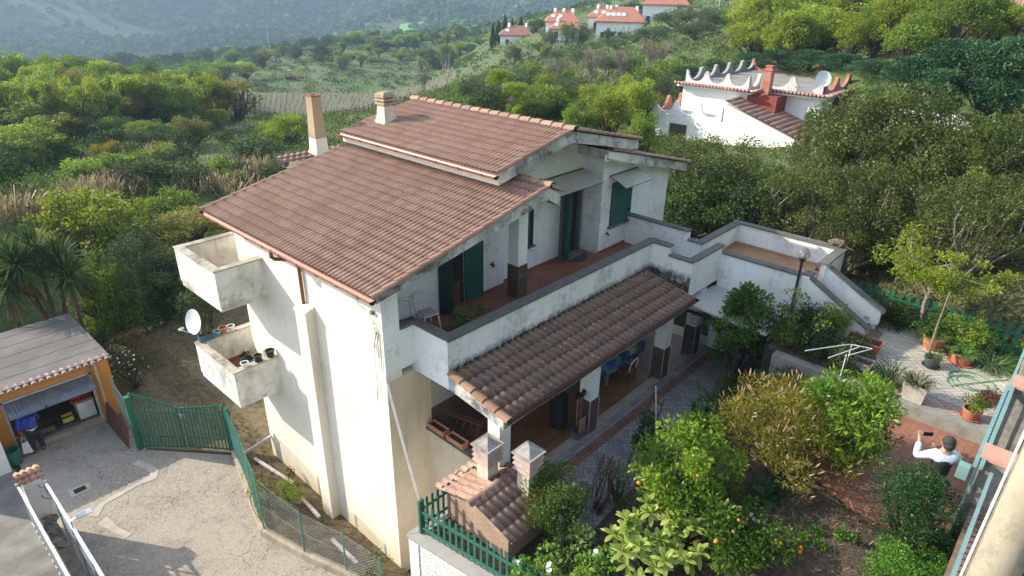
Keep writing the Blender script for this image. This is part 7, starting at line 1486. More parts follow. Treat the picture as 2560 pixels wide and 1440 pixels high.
NS = {'shrub': 'low dark evergreen bush on the slope behind the reeds', 'green_shrub': 'low fresh green bush on the slope behind the reeds', 'grey_shrub': 'low grey green bush on the slope behind the reeds', 'broom_shrub': 'yellow flowering broom bush on the slope behind the reeds'}
scatter_trees(44, (-40, 720), (345, 480), (1.2, 2.6), ['shrub', 'shrub', 'green_shrub', 'grey_shrub', 'shrub'], NS, 'bushes on the slope behind the reeds', 6, (1.1, 1.6), 36)
scatter_trees(12, (60, 700), (280, 400), (1.2, 1.9), ['broom_shrub'], NS, 'broom bushes on the left slope', 7, (.9, 1.2), 40)
NR = {'shrub': 'low dark bush on the rough slope below the ridge villas', 'green_shrub': 'fresh green bush on the rough slope below the ridge villas', 'grey_shrub': 'grey green bush on the rough slope below the ridge villas', 'olive_tree': 'small olive tree on the rough slope below the ridge villas', 'young_tree': 'yellow green tree on the rough slope below the ridge villas', 'bare_tree': 'grey leafless tree on the rough slope below the ridge villas'}
scatter_trees(46, (1160, 1700), (125, 330), (1.5, 3.2), ['shrub', 'green_shrub', 'grey_shrub', 'olive_tree', 'grey_shrub', 'young_tree', 'bare_tree'], NR, 'bushes and small trees on the rough slope', 8, (.9, 1.4), 45)
NB = {'green_tree': 'leafy green tree filling the bright wood at the top right', 'young_tree': 'yellow green tree filling the bright wood at the top right'}
scatter_trees(26, (1850, 2560), (100, 180), (3.0, 5.0), ['green_tree', 'young_tree'], {'green_tree': 'small green tree along the foot of the bright wood', 'young_tree': 'small yellow green tree along the foot of the bright wood'}, 'small trees at the foot of the bright wood', 9, (.9, 1.2), 48)
NV_ = {'green_tree': 'mid green tree in the belt behind the vineyard', 'dark_tree': 'dark tree in the belt behind the vineyard', 'young_tree': 'light yellow green tree in the belt behind the vineyard', 'olive_tree': 'grey green tree in the belt behind the vineyard', 'golden_tree': 'ochre tree in the belt behind the vineyard'}
scatter_trees(64, (540, 1250), (92, 178), (3.5, 6.5), ['green_tree', 'dark_tree', 'young_tree', 'olive_tree', 'dark_tree', 'green_tree', 'golden_tree'], NV_, 'tree belt behind the vineyard', 10, (.8, 1.2), 200)
rg0 = random.Random(12)
for i in range(26):
    kd = rg0.choice(['green_tree', 'young_tree', 'young_tree']); d_ = rg0.uniform(66, 110); place(kd, rg0.uniform(1860, 2600), rg0.uniform(-70, 75), d_, rg0.uniform(130, 190), NB[kd], 'trees of the bright wood at the top right')
# --- scrub that nobody could count
def scrub(name, n, azr, dr, leafm, hgt, cover, seed, nl=9, size=.0028, flt=None, up=.5, asp=2):
    rs = np.random.RandomState(seed); a = azr[0]+(azr[1]-azr[0])*rs.rand(n); d = np.exp(math.log(dr[0])+(math.log(dr[1]/dr[0]))*rs.rand(n)); X = CX+d*np.sin(a+YAW); Y = CY+d*np.cos(a+YAW)
    pat = np.sin(X*.31+1.3*np.sin(Y*.17+seed))+np.sin(Y*.27+1.7*np.sin(X*.13+seed*2))+.8*np.sin(X*.9+Y*.7+seed)+.6*rs.randn(n); keep = pat > cover
    keep &= ~((X > -7) & (X < 14) & (Y > -12) & (Y < 9.3)); keep &= ~((X > -9) & (X < 5.5) & (Y > -6) & (Y < 18)); keep &= ~((X > 33.5) & (X < 48) & (Y > 3) & (Y < 14.5)); keep &= ~((X > 12) & (X < 24) & (Y < 1) & (d < 24))
    if flt is not None: keep &= flt(X, Y)
    X, Y, d = X[keep], Y[keep], d[keep]; Z = tz(X, Y); m_ = len(X); r_ = (.35+.75*rs.rand(m_)**2)*hgt*(1+d/260)
    i = np.repeat(np.arange(m_), nl); k = len(i); u = rnd_unit(rs, k); u[:, 2] = np.abs(u[:, 2]); P = np.stack([X[i], Y[i], Z[i]], 1)+u*(r_[i]*(.55+.5*rs.rand(k)))[:, None]*np.array([1, 1, .85])
    dd = u*.7+rs.randn(k, 3)*.55+np.array([0, 0, up]); dd /= np.linalg.norm(dd, axis=1, keepdims=True); s = np.cross(dd, rnd_unit(rs, k)); s /= np.linalg.norm(s, axis=1, keepdims=True)+1e-9
    L = (size*d[i]*(.7+.7*rs.rand(k))+.05)[:, None]; W = L/asp
    V = np.stack([P, P+dd*L*.5+s*W*.5, P+dd*L, P+dd*L*.5-s*W*.5], 1).reshape(-1, 3); cvv = rs.rand(m_); at_ = np.repeat(np.clip(cvv[i]*.6+.4*rs.rand(k), 0, 1), 4)
    return tag(npmesh(name, V, np.arange(4*k).reshape(k, 4), leafm, at_), kind='stuff')
L_SC1 = leafmat('scrub_dark', (.03, .06, .015), (.06, .105, .024), (.12, .16, .035), .35, .9); L_SC2 = leafmat('scrub_green', (.07, .135, .02), (.13, .215, .03), (.21, .29, .045), .4); L_SC3 = leafmat('scrub_olive', (.09, .10, .03), (.16, .17, .05), (.26, .23, .10), .35)
AZR = (-.82, .80)
scrub('scrub', 15000, AZR, (24, 340), L_SC1, 1.25, -.3, 1, 26, .0022, flt=notvine); scrub('scrub', 12000, AZR, (24, 300), L_SC2, 1.0, .1, 2, 22, .0022, flt=notvine); scrub('scrub', 10000, AZR, (28, 320), L_SC3, .8, .3, 3, 16, .0022, flt=notvine)
scrub('long_grass', 26000, AZR, (22, 130), L_SC2, .32, -.6, 4, 7, .0018, notvine, 1.2, 5); scrub('broom_flowers', 1500, (-.8, -.1), (45, 300), L_BROOM, .55, 1.1, 5, 12, .0018, notvine)
def fltx(X, Y): return notvine(X, Y)
scrub('dry_grass', 9000, (-.02, .35), (50, 130), leafmat('dry_grass_leaf', (.16, .14, .06), (.24, .20, .10), (.32, .27, .15), .3), .35, .2, 6, 9, .0018, notvine, 1.2, 5)
# dry reeds in drifts
def reeds(name, pix, n, seed, h=1.7):
    rs = np.random.RandomState(seed); P = []
    for (px, py, sx, sy, wgt) in pix:
        for i in range(int(n*wgt)):
            q = hit(px+rs.randn()*sx, py+rs.randn()*sy); P.append((q.x+rs.randn()*.3, q.y+rs.randn()*.3, q.z))
    P = np.array(P); m_ = len(P); i = np.repeat(np.arange(m_), 5); k = len(i); P = P[i]+np.column_stack([rs.randn(k)*.16, rs.randn(k)*.16, np.zeros(k)]); d = np.column_stack([rs.randn(k)*.22+.12, rs.randn(k)*.22, np.ones(k)]); d /= np.linalg.norm(d, axis=1, keepdims=True); s = np.cross(d, rnd_unit(rs, k)); s /= np.linalg.norm(s, axis=1, keepdims=True); L = (h*(.55+.6*rs.rand(k)))[:, None]; W = .035
    bend = np.column_stack([rs.randn(k)*.2, rs.randn(k)*.2, -.1*np.ones(k)])*L
    V = np.stack([P-s*W*.5, P+s*W*.5, P+d*L+bend+s*W*1.0, P+d*L+bend-s*W*1.0], 1).reshape(-1, 3); return tag(npmesh(name, V, np.arange(4*k).reshape(k, 4), L_STRAW, np.repeat(rs.rand(k), 4)), kind='stuff')
reeds('dry_reeds', [(400, 400, 28, 10, .7), (430, 415, 22, 10, .5), (640, 440, 26, 12, .9), (590, 470, 40, 14, 1), (520, 480, 40, 12, .8), (270, 495, 40, 14, .8), (220, 500, 25, 12, .4), (90, 550, 40, 8, .5), (320, 470, 40, 10, .5), (20, 560, 30, 8, .3), (480, 455, 40, 8, .4), (1420, 150, 40, 20, .35), (1500, 200, 30, 20, .3)], 70, 3, 1.3)
# forest on the far hill
def forest():
    rs = np.random.RandomState(8); n = 27000; a = -.82+1.5*rs.rand(n); d = 400+1150*rs.rand(n)**1.2; X = CX+d*np.sin(a+YAW); Y = CY+d*np.cos(a+YAW); pat = np.sin(X*.021+1.5*np.sin(Y*.013))+np.sin(Y*.019+1.2*np.sin(X*.017+2))+.7*np.sin(X*.06+Y*.05)+.7*rs.randn(n); keep = pat > -1.5
    X, Y, d = X[keep], Y[keep], d[keep]; Z = tz(X, Y); m_ = len(X); r_ = 2.4+2.6*rs.rand(m_)**1.5; nl = 16; i = np.repeat(np.arange(m_), nl); k = len(i); u = rnd_unit(rs, k); u[:, 2] = np.abs(u[:, 2])*1.1-.1
    P = np.stack([X[i], Y[i], Z[i]+r_[i]*.6], 1)+u*r_[i][:, None]*np.array([1, 1, .85]); nrm = u+rs.randn(k, 3)*.35; nrm /= np.linalg.norm(nrm, axis=1, keepdims=True); s = np.cross(nrm, rnd_unit(rs, k)); s /= np.linalg.norm(s, axis=1, keepdims=True)+1e-9; t_ = np.cross(nrm, s); W = (r_[i]*(.42+.3*rs.rand(k)))[:, None]
    V = np.stack([P+s*W, P+t_*W, P-s*W, P-t_*W], 1).reshape(-1, 3); cvv = np.clip(.5+.25*np.sin(X*.03+Y*.02)+.3*rs.randn(m_), 0, 1); at_ = np.repeat(np.clip(cvv[i]*.75+.25*rs.rand(k), 0, 1), 4)
    return tag(npmesh('forest', V, np.arange(4*k).reshape(k, 4), leafmat('far_forest_leaf', (.03, .055, .016), (.06, .11, .026), (.12, .18, .04), .15, .95), at_), kind='stuff')
forest()
# ================================================================ garden plants, one by one
def bush(name, label, loc, clumps, n, size, leafm, bark=M_BARK, r0=.05, asp=2.2, cat='shrub', seed=1, every=2, extra=None, base=None, group=None, **kw):
    rs = np.random.RandomState(seed); loc = Vector(loc); o = thing(name, label, cat, loc, group); C = [(c[0]+loc.x, c[1]+loc.y, c[2]+loc.z, *c[3:]) for c in clumps]; V, F, A = leaves(rs, C, n, size, asp, **kw); npmesh('crown', V, F, leafm, A, o)
    mb = MB(); limbs(mb, rs, base or loc, C, r0, every=every); mb.build('trunk', bark, o); return o, C
def sph(rs, k, rx, ry, rz, zc, cr, flat=.85, lo=-.8): return blob_clumps(rs, k, rx, ry, rz, zc, cr, flat, lo) if rx == ry else [(c[0], c[1]*ry/rx, c[2], *c[3:]) for c in blob_clumps(rs, k, rx, rx, rz, zc, cr, flat, lo)]
RS = np.random.RandomState(77)
def gp_(px, py, zt): p = at(px, py, zt); return p
def fruit(parent_label_list, C, n, seed, grp):
    rs = np.random.RandomState(seed); k = 0
    for c in [C[i] for i in rs.choice(len(C), n)]:
        u = rs.randn(3); u[2] = -abs(u[2])*.4; u /= np.linalg.norm(u); p = Vector(c[:3])+Vector(u*np.array(c[3:6])*1.0); mb = MB(); mb.ball(p, .042, 10); o = mb.build('orange', M_ORANGE_F, loc=p, smooth=True); tag(o, parent_label_list, 'fruit', grp)
def at_loc(px, py, z): q = at(px, py, z); return (q.x, q.y)
# orange tree (tall) in front of the path
x, y = at_loc(1705, 1215, 1.5); zb = gz(x, y); o, C = bush('orange_tree', 'tall citrus tree with pale yellow green tips in the middle of the garden', (x, y, zb), sph(RS, 44, 1.0, 1.0, .95, 1.25, .27), 7000, .10, L_CITR, seed=11, cat='tree'); fruit('ripe orange hanging in the tall citrus tree in the middle of the garden', C, 12, 1, 'oranges in the tall citrus tree')
x, y = at_loc(1760, 1085, 1.9); o, C = bush('citrus_tree', 'slender pale tipped citrus crown behind the tall orange tree', (x, y, .3), sph(RS, 16, .45, .45, .65, 1.4, .22), 1900, .10, L_CITR, seed=12, cat='tree')
x, y = at_loc(1850, 1350, 1.4); zb = gz(x, y); o, C = bush('orange_tree', 'low orange tree laden with fruit at the bottom of the garden', (x, y, zb), sph(RS, 26, .72, .72, .5, .62, .24), 3600, .095, L_CITRD, seed=13, cat='tree'); fruit('ripe orange on the low laden orange tree at the bottom', C, 26, 2, 'oranges on the low orange tree')
# loquat with big leaf rosettes
def rosettes(name, label, loc, heads, nl, L, W, leafm, seed, cat='shrub', tilt=.5, bark=M_BARK, dry=None, droop=.25, stem=.03):
    rs = np.random.RandomState(seed); loc = Vector(loc); o = thing(name, label, cat, loc); V, F, A = [], [], []; k0 = 0
    for h in heads:
        hp = Vector(h[:3])+loc; sc = h[3] if len(h) > 3 else 1
        for i in range(nl):
            az_ = i*2.4+rs.rand()*.5; el = math.pi/2*(1-tilt*1.5*(i/nl))*(.9+.2*rs.rand())-.1; d = Vector((math.cos(az_)*math.cos(el), math.sin(az_)*math.cos(el), math.sin(el))); s = d.cross(Vector((0, 0, 1))).normalized() if abs(d.z) < .98 else Vector((1, 0, 0)); l = L*sc*(.75+.4*rs.rand()); w_ = W*sc; v0 = rs.rand()
            pts = []
            for f, wf in ((0, .25), (.3, .85), (.65, 1), (.9, .5), (1, .05)):
                c = hp+d*(l*f)+Vector((0, 0, -droop*l*f*f)); pts += [c-s*w_*wf*.5, c+s*w_*wf*.5]
            V += [tuple(p) for p in pts]; A += [v0]*10; F += [(k0+2*j, k0+2*j+1, k0+2*j+3, k0+2*j+2) for j in range(4)]; k0 += 10
    npmesh('crown', np.array(V), np.array(F), leafm, np.array(A), o); mb = MB()
    for h in heads: hp = Vector(h[:3])+loc; mb.tube([loc+Vector((rs.randn()*.03, rs.randn()*.03, 0)), loc.lerp(hp, .5)+Vector((rs.randn()*.08, rs.randn()*.08, 0)), hp], [stem*1.5, stem*1.2, stem], 6, cap=False)
    mb.build('stem', bark, o)
    if dry:
        for h in heads:
            V, F, A = [], [], []; k0 = 0; hp = Vector(h[:3])+loc
            for i in range(40):
                az_ = rs.rand()*6.28; d = Vector((math.cos(az_)*.35, math.sin(az_)*.35, -1)).normalized(); s = d.cross(Vector((math.cos(az_), math.sin(az_), .2))).normalized(); l = L*(.6+.5*rs.rand()); b0 = hp+Vector((0, 0, -.05-.3*rs.rand())); V += [tuple(b0-s*.02), tuple(b0+s*.02), tuple(b0+d*l+s*.012), tuple(b0+d*l-s*.012)]; F.append((k0, k0+1, k0+2, k0+3)); A += [rs.rand()]*4; k0 += 4
            npmesh('dry_skirt', np.array(V), np.array(F), L_DRYL, np.array(A), o)
    return o
x, y = at_loc(1625, 1370, 1.0); zb = gz(x, y); hd = [(RS.randn()*.34, RS.randn()*.34, .55+.6*RS.rand()) for i in range(30)]
rosettes('loquat_tree', 'loquat with large pale ribbed leaves in rosettes at the bottom of the garden', (x, y, zb), hd, 13, .27, .095, L_LOQ, 21, 'tree', .75)
x, y = at_loc(1700, 1300, 1.2); zb = gz(x, y); rosettes('loquat_tree', 'second loquat with large pale leaves, just behind the first', (x, y, zb), [(RS.randn()*.25, RS.randn()*.25, .6+.4*RS.rand()) for i in range(9)], 11, .26, .085, L_LOQ, 22, 'tree', .75)
x, y = at_loc(1770, 1030, .9); rosettes('medlar_shrub', 'dark green rosette leaved shrub at the edge of the herringbone path', (x, y, .1), [(RS.randn()*.35, RS.randn()*.3, .5+.4*RS.rand()) for i in range(11)], 11, .25, .09, leafmat('deep_rosette_leaf', (.03, .09, .025), (.06, .15, .04), (.11, .21, .06), .3), 23, 'shrub', .75)
# variegated climber with white flowers along the bottom
x, y = at_loc(1385, 1425, .6); o, C = bush('variegated_shrub', 'cream and green variegated shrub with white blooms along the bottom edge', (x, y, -.1), [(RS.uniform(-1.0, 1.0), RS.uniform(-.6, .4), .3+.5*RS.rand(), .24, .24, .17) for i in range(40)], 5600, .085, L_VAR, seed=31, asp=1.5)
fw_ = MB(); rs = np.random.RandomState(3)
for i in range(16):
    c = C[rs.randint(len(C))]; p = Vector(c[:3])+Vector((rs.randn()*.08, rs.randn()*.08, c[5]+.02)); nn_ = Vector((rs.randn()*.4, rs.randn()*.4, 1)).normalized(); t1 = nn_.cross(Vector((1, 0, 0))).normalized(); t2 = nn_.cross(t1)
    fw_.add([p]+[p+t1*math.cos(a)*.055+t2*math.sin(a)*.055+nn_*.02 for a in [6.283*j/6 for j in range(6)]], [(0, j+1, (j+1) % 6+1) for j in range(6)])
fw_.build('blossom', simple('white_petal', (.72, .70, .66), .6), o)
# red-green bush by the barbecue
x, y = at_loc(1400, 1270, .75); bush('garden_shrub', 'bushy shrub with bright and reddish leaves against the barbecue hut', (x, y, -.05), sph(RS, 42, .70, .70, .80, .88, .21), 8000, .055, L_REDG, seed=32)
x, y = at_loc(1545, 1210, .5); bush('climber', 'straggly dark climber over the dry twig bundle', (x, y, -.0), sph(RS, 14, .35, .35, .55, .5, .16), 900, .05, L_OAK, seed=33)
x, y = at_loc(1620, 1060, .9); bush('garden_shrub', 'thin drooping dark leaved shrub around the leaning cane', (x, y, 0), sph(RS, 12, .32, .32, .5, .65, .16), 900, .10, L_DARK, seed=34, droop=.6, asp=3)
# bottlebrush and laurel
x, y = at_loc(1975, 1110, 1.9); zb = gz(x, y); o, C = bush('bottlebrush_shrub', 'large golden olive bottlebrush bush with pinkish seed spikes', (x, y, zb), sph(RS, 80, 1.55, 1.35, 1.1, 1.2, .30), 17000, .085, L_GOLD, seed=41, asp=5, shell=.7)
sp = MB(); rs = np.random.RandomState(4)
for i in range(330):
    c = C[rs.randint(len(C))]; u = rnd_unit(rs, 1)[0]; u[2] = abs(u[2])*.8+.1; p = Vector(c[:3])+Vector(u*np.array(c[3:6])*1.05); d = (Vector(u)+Vector((0, 0, .5))).normalized(); sp.tube([p, p+d*.07, p+d*.12], [.010, .014, .006], 5, 0, rs.rand())
sp.build('seed_spikes', simple('pinkish_spike', (.42, .26, .17), .8), o)['kind'] = 'stuff'
x, y = at_loc(2110, 1080, 2.4); zb = gz(x, y); bush('laurel_tree', 'bright green laurel like tree with some yellow leaves beside the bottlebrush', (x, y, zb), sph(RS, 42, 1.0, 1.0, .95, 1.35, .27), 6000, .12, L_BRIGHT, seed=42, asp=3, cat='tree')
x, y = at_loc(1850, 850, 1.5); bush('lemon_tree', 'upright dark green citrus tree in front of the sheet roof', (x, y, .0), sph(RS, 44, .80, .80, 1.25, 1.85, .28), 7500, .11, L_CITRD, seed=43, cat='tree')
x, y = at_loc(1820, 960, .9); bush('garden_shrub', 'mixed green shrub at the foot of the upright citrus tree', (x, y, .0), sph(RS, 22, .7, .7, .4, .45, .2), 2600, .075, L_CITRD, seed=44)
# box bushes at the right
x, y = at_loc(2283, 1268, 2.45); zb = gz(x, y); bush('box_bush', 'rounded dark green box bush in front of the man with the phone', (x, y, zb), sph(RS, 54, .74, .66, .80, .92, .22, .85), 13000, .042, L_BOX, seed=45)
x, y = at_loc(2285, 1400, 2.2); zb = gz(x, y); bush('box_bush', 'lighter green clipped bush at the bottom right below the dark round one', (x, y, zb), sph(RS, 34, .66, .6, .42, .5, .2, .8), 8500, .042, L_BOXL, seed=46)
x, y = at_loc(2365, 1340, 1.9); bush('box_bush', 'small dark bush squeezed between the street wall and the clipped bushes', (x, y, gz(x, y)), sph(RS, 12, .25, .25, .3, .3, .14), 1500, .042, L_BOX, seed=47)
# big leaved calla plants and weeds
x, y = at_loc(1935, 1240, 1.2); zb = gz(x, y); rosettes('arum_plant', 'big leaved arum plant drooping under the bottlebrush', (x, y, zb), [(0, 0, .12), (.2, -.15, .1), (-.2, .1, .12), (.1, .2, .1)], 7, .42, .16, leafmat('arum_leaf', (.02, .07, .02), (.045, .12, .035), None, .25), 48, 'plant', .8, M_GREENM, None, .55, .012)
for i, (px, py) in enumerate([(2030, 1365), (1995, 1385), (2110, 1390), (2040, 1410), (2085, 1375)]): x, y = at_loc(px, py, 1.1); bush('weed_tuft', 'small green weed tuft on the dark garden soil', (x, y, gz(x, y)), sph(RS, 5, .10, .10, .08, .08, .06), 160, .06, L_BOXL, seed=50+i, cat='weed', r0=.006, group='weed tufts on the garden soil')
# plants by the stairs
x, y = at_loc(2060, 880, 1.9)
def bare_fig():
    rs = np.random.RandomState(61); loc = Vector((8.75, -5.55, 1.2)); o = thing('fig_tree', 'nearly bare dark branched tree in front of the outside stair', 'tree', loc); mb = MB(); cl = []
    mb.tube([loc, loc+Vector((.02, .03, .5)), loc+Vector((.0, .02, .75))], [.055, .045, .04], 7)
    for i in range(11):
        a = rs.rand()*6.28; r_ = .35+.55*rs.rand(); e = loc+Vector((math.cos(a)*r_, math.sin(a)*r_, 1.2+.95*rs.rand())); b0 = loc+Vector((0, .02, .5+.3*rs.rand())); md = b0.lerp(e, .5)+Vector((rs.randn()*.08, rs.randn()*.08, -.08)); mb.tube([b0, md, e], [.028, .018, .006], 5, cap=False)
        for j in range(4): q = md.lerp(e, rs.rand()); t_ = q+Vector((rs.randn()*.15, rs.randn()*.15, .18+.15*rs.rand())); mb.tube([q, t_], [.008, .003], 4, cap=False); cl.append((*t_, .07, .07, .05))
    mb.build('trunk', M_BARK, o); V, F, A = leaves(rs, cl, 420, .07, 1.6); npmesh('crown', V, F, L_OAK, A, o)
bare_fig()
for i, (x, y, zb, rx, rz, lf, lab) in enumerate([(9.0, -5.15, ZP, .55, .45, L_DARK, 'dark heather like shrub left of the bare fig'), (10.05, -5.9, ZP, .42, .42, L_OAK, 'green shrub right of the bare fig by the stair wall'), (9.35, -5.75, ZP, .4, .36, L_ROSE, 'reddish green shrub at the foot of the bare fig'), (8.75, -6.0, ZP, .5, .32, L_DARK, 'low dark shrubs under the clothes rack'), (9.3, -6.65, ZP, .4, .28, L_ROSE, 'mixed low plants between the rack and the long trough'), (8.6, -5.3, ZP, .45, .35, L_CITRD, 'green shrub between the upright citrus and the rack'), (8.55, -6.7, ZP, .38, .26, L_OLIVE, 'grey green low shrub by the pale stone trough'), (9.75, -5.25, ZP, .4, .5, L_DARK, 'tall dark shrub against the stair wall'), (7.7, -5.6, .6, .7, .6, L_CITRD, 'leafy green shrub below the flower bed kerb')]):
    bush('garden_shrub', lab, (x, y, zb), sph(RS, 18, rx, rx, rz, rz*.95, .17), 1900, .06, lf, seed=70+i)
def lawn():
    rs = np.random.RandomState(26); n = 26000; X = 12.4+10*rs.rand(n); Y = -15+17*rs.rand(n); P = np.column_stack([X, Y, tz(X, Y)]); d = np.column_stack([rs.randn(n)*.8, rs.randn(n)*.8, np.ones(n)*.7]); d /= np.linalg.norm(d, axis=1, keepdims=True); s = np.cross(d, rnd_unit(rs, n)); s /= np.linalg.norm(s, axis=1, keepdims=True); L = (.07+.16*rs.rand(n))[:, None]
    V = np.stack([P-s*.022, P+s*.022, P+d*L+s*.012, P+d*L-s*.012], 1).reshape(-1, 3); tag(npmesh('leaf_litter', V, np.arange(4*n).reshape(n, 4), leafmat('lawn_litter', (.05, .055, .02), (.11, .10, .035), (.22, .16, .07), .2), np.repeat(rs.rand(n), 4)), kind='stuff')
lawn()
# pale sprawling tree right of the stairs, over the picket fence
def sprawl():
    rs = np.random.RandomState(81); loc = Vector((12.0, -7.6, 1.9)); o = thing('fruit_tree', 'sprawling light green fruit tree with pale bare limbs over the picket fence', 'tree', loc); mb = MB(); cl = []
    mb.tube([loc, loc+Vector((.05, .1, .8)), loc+Vector((0, .05, 1.3))], [.07, .06, .05], 7)
    for i in range(12):
        a = rs.rand()*6.28; r_ = .7+1.6*rs.rand(); e = loc+Vector((math.cos(a)*r_*.8, math.sin(a)*r_, 1.5+.9*rs.rand())); b0 = loc+Vector((0, .05, 1.0+.3*rs.rand())); md = b0.lerp(e, .5)+Vector((rs.randn()*.12, rs.randn()*.12, .15)); mb.tube([b0, md, e], [.035, .024, .008], 6, cap=False)
        for j in range(7): q = md.lerp(e, rs.rand()); t_ = q+Vector((rs.randn()*.25, rs.randn()*.25, rs.randn()*.15)); mb.tube([q, t_], [.01, .004], 4, cap=False); cl.append((*t_, .2, .2, .11))
    mb.build('trunk', M_BARKG, o); V, F, A = leaves(rs, cl, 7000, .085, 2.4); npmesh('crown', V, F, L_YOUNG, A, o)
sprawl()
for i, (x, y, rx, rz, lf, lab) in enumerate([(11.85, -7.0, .4, .45, L_DARK, 'dark green hedge clump against the picket fence, nearest the stair'), (11.8, -7.8, .45, .5, L_CITRD, 'green hedge clump behind the tall terracotta pot'), (11.75, -8.7, .5, .5, L_OAK, 'light green hedge clump right of the sprawling tree')]): bush('hedge_shrub', lab, (x, y, ZP), sph(RS, 16, rx, rx, rz, rz*.9, .2), 1800, .07, lf, seed=90+i)
# strap leaved plants
def straps(name, label, loc, n, L, W, leafm, seed, rad=.25, cat='plant', up=.8):
    rs = np.random.RandomState(seed); loc = Vector(loc); o = thing(name, label, cat, loc); V, F, A = [], [], []; k0 = 0
    for i in range(n):
        a = rs.rand()*6.28; r_ = rad*rs.rand()**.5; b0 = loc+Vector((math.cos(a)*r_, math.sin(a)*r_, 0)); a2 = a+rs.randn()*.6; l = L*(.6+.6*rs.rand()); h_ = Vector((math.cos(a2), math.sin(a2), 0)); s = Vector((-h_.y, h_.x, 0)); v0 = rs.rand(); pts = []
        for f, wf in ((0, .8), (.35, 1), (.7, .8), (1, .1)):
            c = b0+h_*(l*.75*f)+Vector((0, 0, l*(up*f-.75*up*f*f*1.05))); pts += [c-s*W*wf*.5, c+s*W*wf*.5]
        V += [tuple(p) for p in pts]; A += [v0]*8; F += [(k0+2*j, k0+2*j+1, k0+2*j+3, k0+2*j+2) for j in range(3)]; k0 += 8
    npmesh('leaves', np.array(V), np.array(F), leafm, np.array(A), o); return o
straps('agapanthus', 'lush strap leaved agapanthus clump at the right of the patio', (11.35, -9.35, ZP), 170, .75, .035, L_STRAP, 1, .35)
straps('agapanthus', 'strap leaved clump behind the wide terracotta bowl', (11.5, -8.3, ZP), 90, .6, .035, L_STRAP, 2, .25)
straps('agapanthus', 'dark strap leaved bed along the picket fence beside the stair', (11.75, -6.3, ZP), 140, .65, .03, L_DARK, 3, .4)
straps('pot_plant', 'lush strap leaves growing in the wide terracotta bowl', (10.95, -8.75, ZP+.24), 90, .42, .04, L_STRAP, 4, .18)
straps('pot_plant', 'arching grassy plant in the tall terracotta pot', (11.25, -8.05, ZP+.28), 80, .5, .022, L_STRAP, 5, .15)
straps('pot_plant', 'bright grassy plant in the dark grey pot', (10.25, -8.28, ZP+.2), 50, .32, .018, L_BOXL, 6, .1)
straps('pot_plant', 'spiky aloe like plant in the white square planter', (8.38, -8.30, ZP+.36), 110, .4, .026, leafmat('aloe_leaf', (.06, .09, .04), (.14, .16, .08), (.3, .2, .12), .2), 7, .2, up=1.2)
bush('pot_plant', 'feathery green plant in the terracotta pot by the sliding gate', (8.42, -9.4, ZP+.2), sph(RS, 8, .2, .2, .16, .2, .09), 800, .05, L_OAK, seed=99, cat='plant', r0=.006)
straps('rosemary', 'upright dark rosemary bush left of the white square planter', (8.62, -7.75, ZP), 150, .75, .014, L_DARK, 8, .22, up=1.6)
straps('rosemary', 'low spiky dark plant beside the rosemary', (8.6, -7.3, ZP), 110, .5, .016, L_ROSE, 9, .22, up=1.3)
bush('garden_shrub', 'rusty leaved low shrub by the right hand wall of the patio', (9.25, -9.65, ZP), sph(RS, 12, .3, .3, .18, .18, .12), 1300, .045, leafmat('rusty_leaf', (.09, .04, .03), (.16, .07, .05), (.1, .14, .04), .3), seed=101, r0=.01)
bush('garden_shrub', 'green and red shrub spilling over the right hand bed wall', (10.8, -10.1, ZP+.6), sph(RS, 14, .5, .3, .3, .4, .16), 1500, .05, L_REDG, seed=102, r0=.01)
bush('pot_plant', 'leafy young lemon plant in the corner of the terrace parapet', (1.95, -.5, 2.72), [(RS.uniform(-.45, .45), RS.uniform(-.35, .3), .35+.55*RS.rand(), .15, .15, .12) for i in range(14)], 800, .085, L_CITRD, seed=103, cat='plant', r0=.012)
pot(M_TC, 'terracotta pot in the corner of the terrace parapet', (1.95, -.5, 2.712), .12, .16, .22)
bush('pot_plant', 'small feathery plant in the light blue balcony pot', (-.2, 6.45, .34), sph(RS, 5, .12, .12, .12, .15, .06), 300, .05, L_OLIVE, seed=104, cat='plant', r0=.004)
bush('pot_plant', 'dry reddish plant in the dark blue planter', (-.9, 7.1, 1.18), sph(RS, 5, .14, .05, .06, .1, .05), 200, .04, L_DRYL, seed=105, cat='plant', r0=.004)
straps('pot_plant', 'broad leaved plant at the near end of the portico', (1.75, -2.05, .0), 30, .6, .09, L_CITRD, 10, .12, up=1.4)
straps('pot_plant', 'spiky plant at the edge of the path behind the second barbecue chimney', (1.95, -2.75, .0), 60, .5, .02, L_DARK, 11, .1, up=1.2)
# yuccas by the garage
def yuc(label, loc, heads, seed): return rosettes('yucca_palm', label, loc, heads, 170, 1.05, .06, L_YUC, seed, 'palm', .95, M_BARK, True, .12, .07)
hp = [atd(85, 620, 27.5), atd(150, 650, 27), atd(0, 640, 28), atd(40, 660, 27), atd(170, 690, 26.5), atd(15, 720, 26.8)]
b0 = Vector((hp[0].x, hp[0].y, -3.4)); yuc('tall yucca palm with several spiky heads behind the garage', b0, [tuple(h-b0) for h in hp[:4]], 1)
b1 = Vector((hp[4].x, hp[4].y, -3.4)); yuc('lower yucca palm with drooping heads right behind the garage roof', b1, [tuple(h-b1) for h in hp[3:5]], 2)
b2 = Vector((hp[5].x, hp[5].y, -3.4)); yuc('yucca palm cut by the left edge above the garage roof', b2, [tuple(hp[5]-b2)], 3)
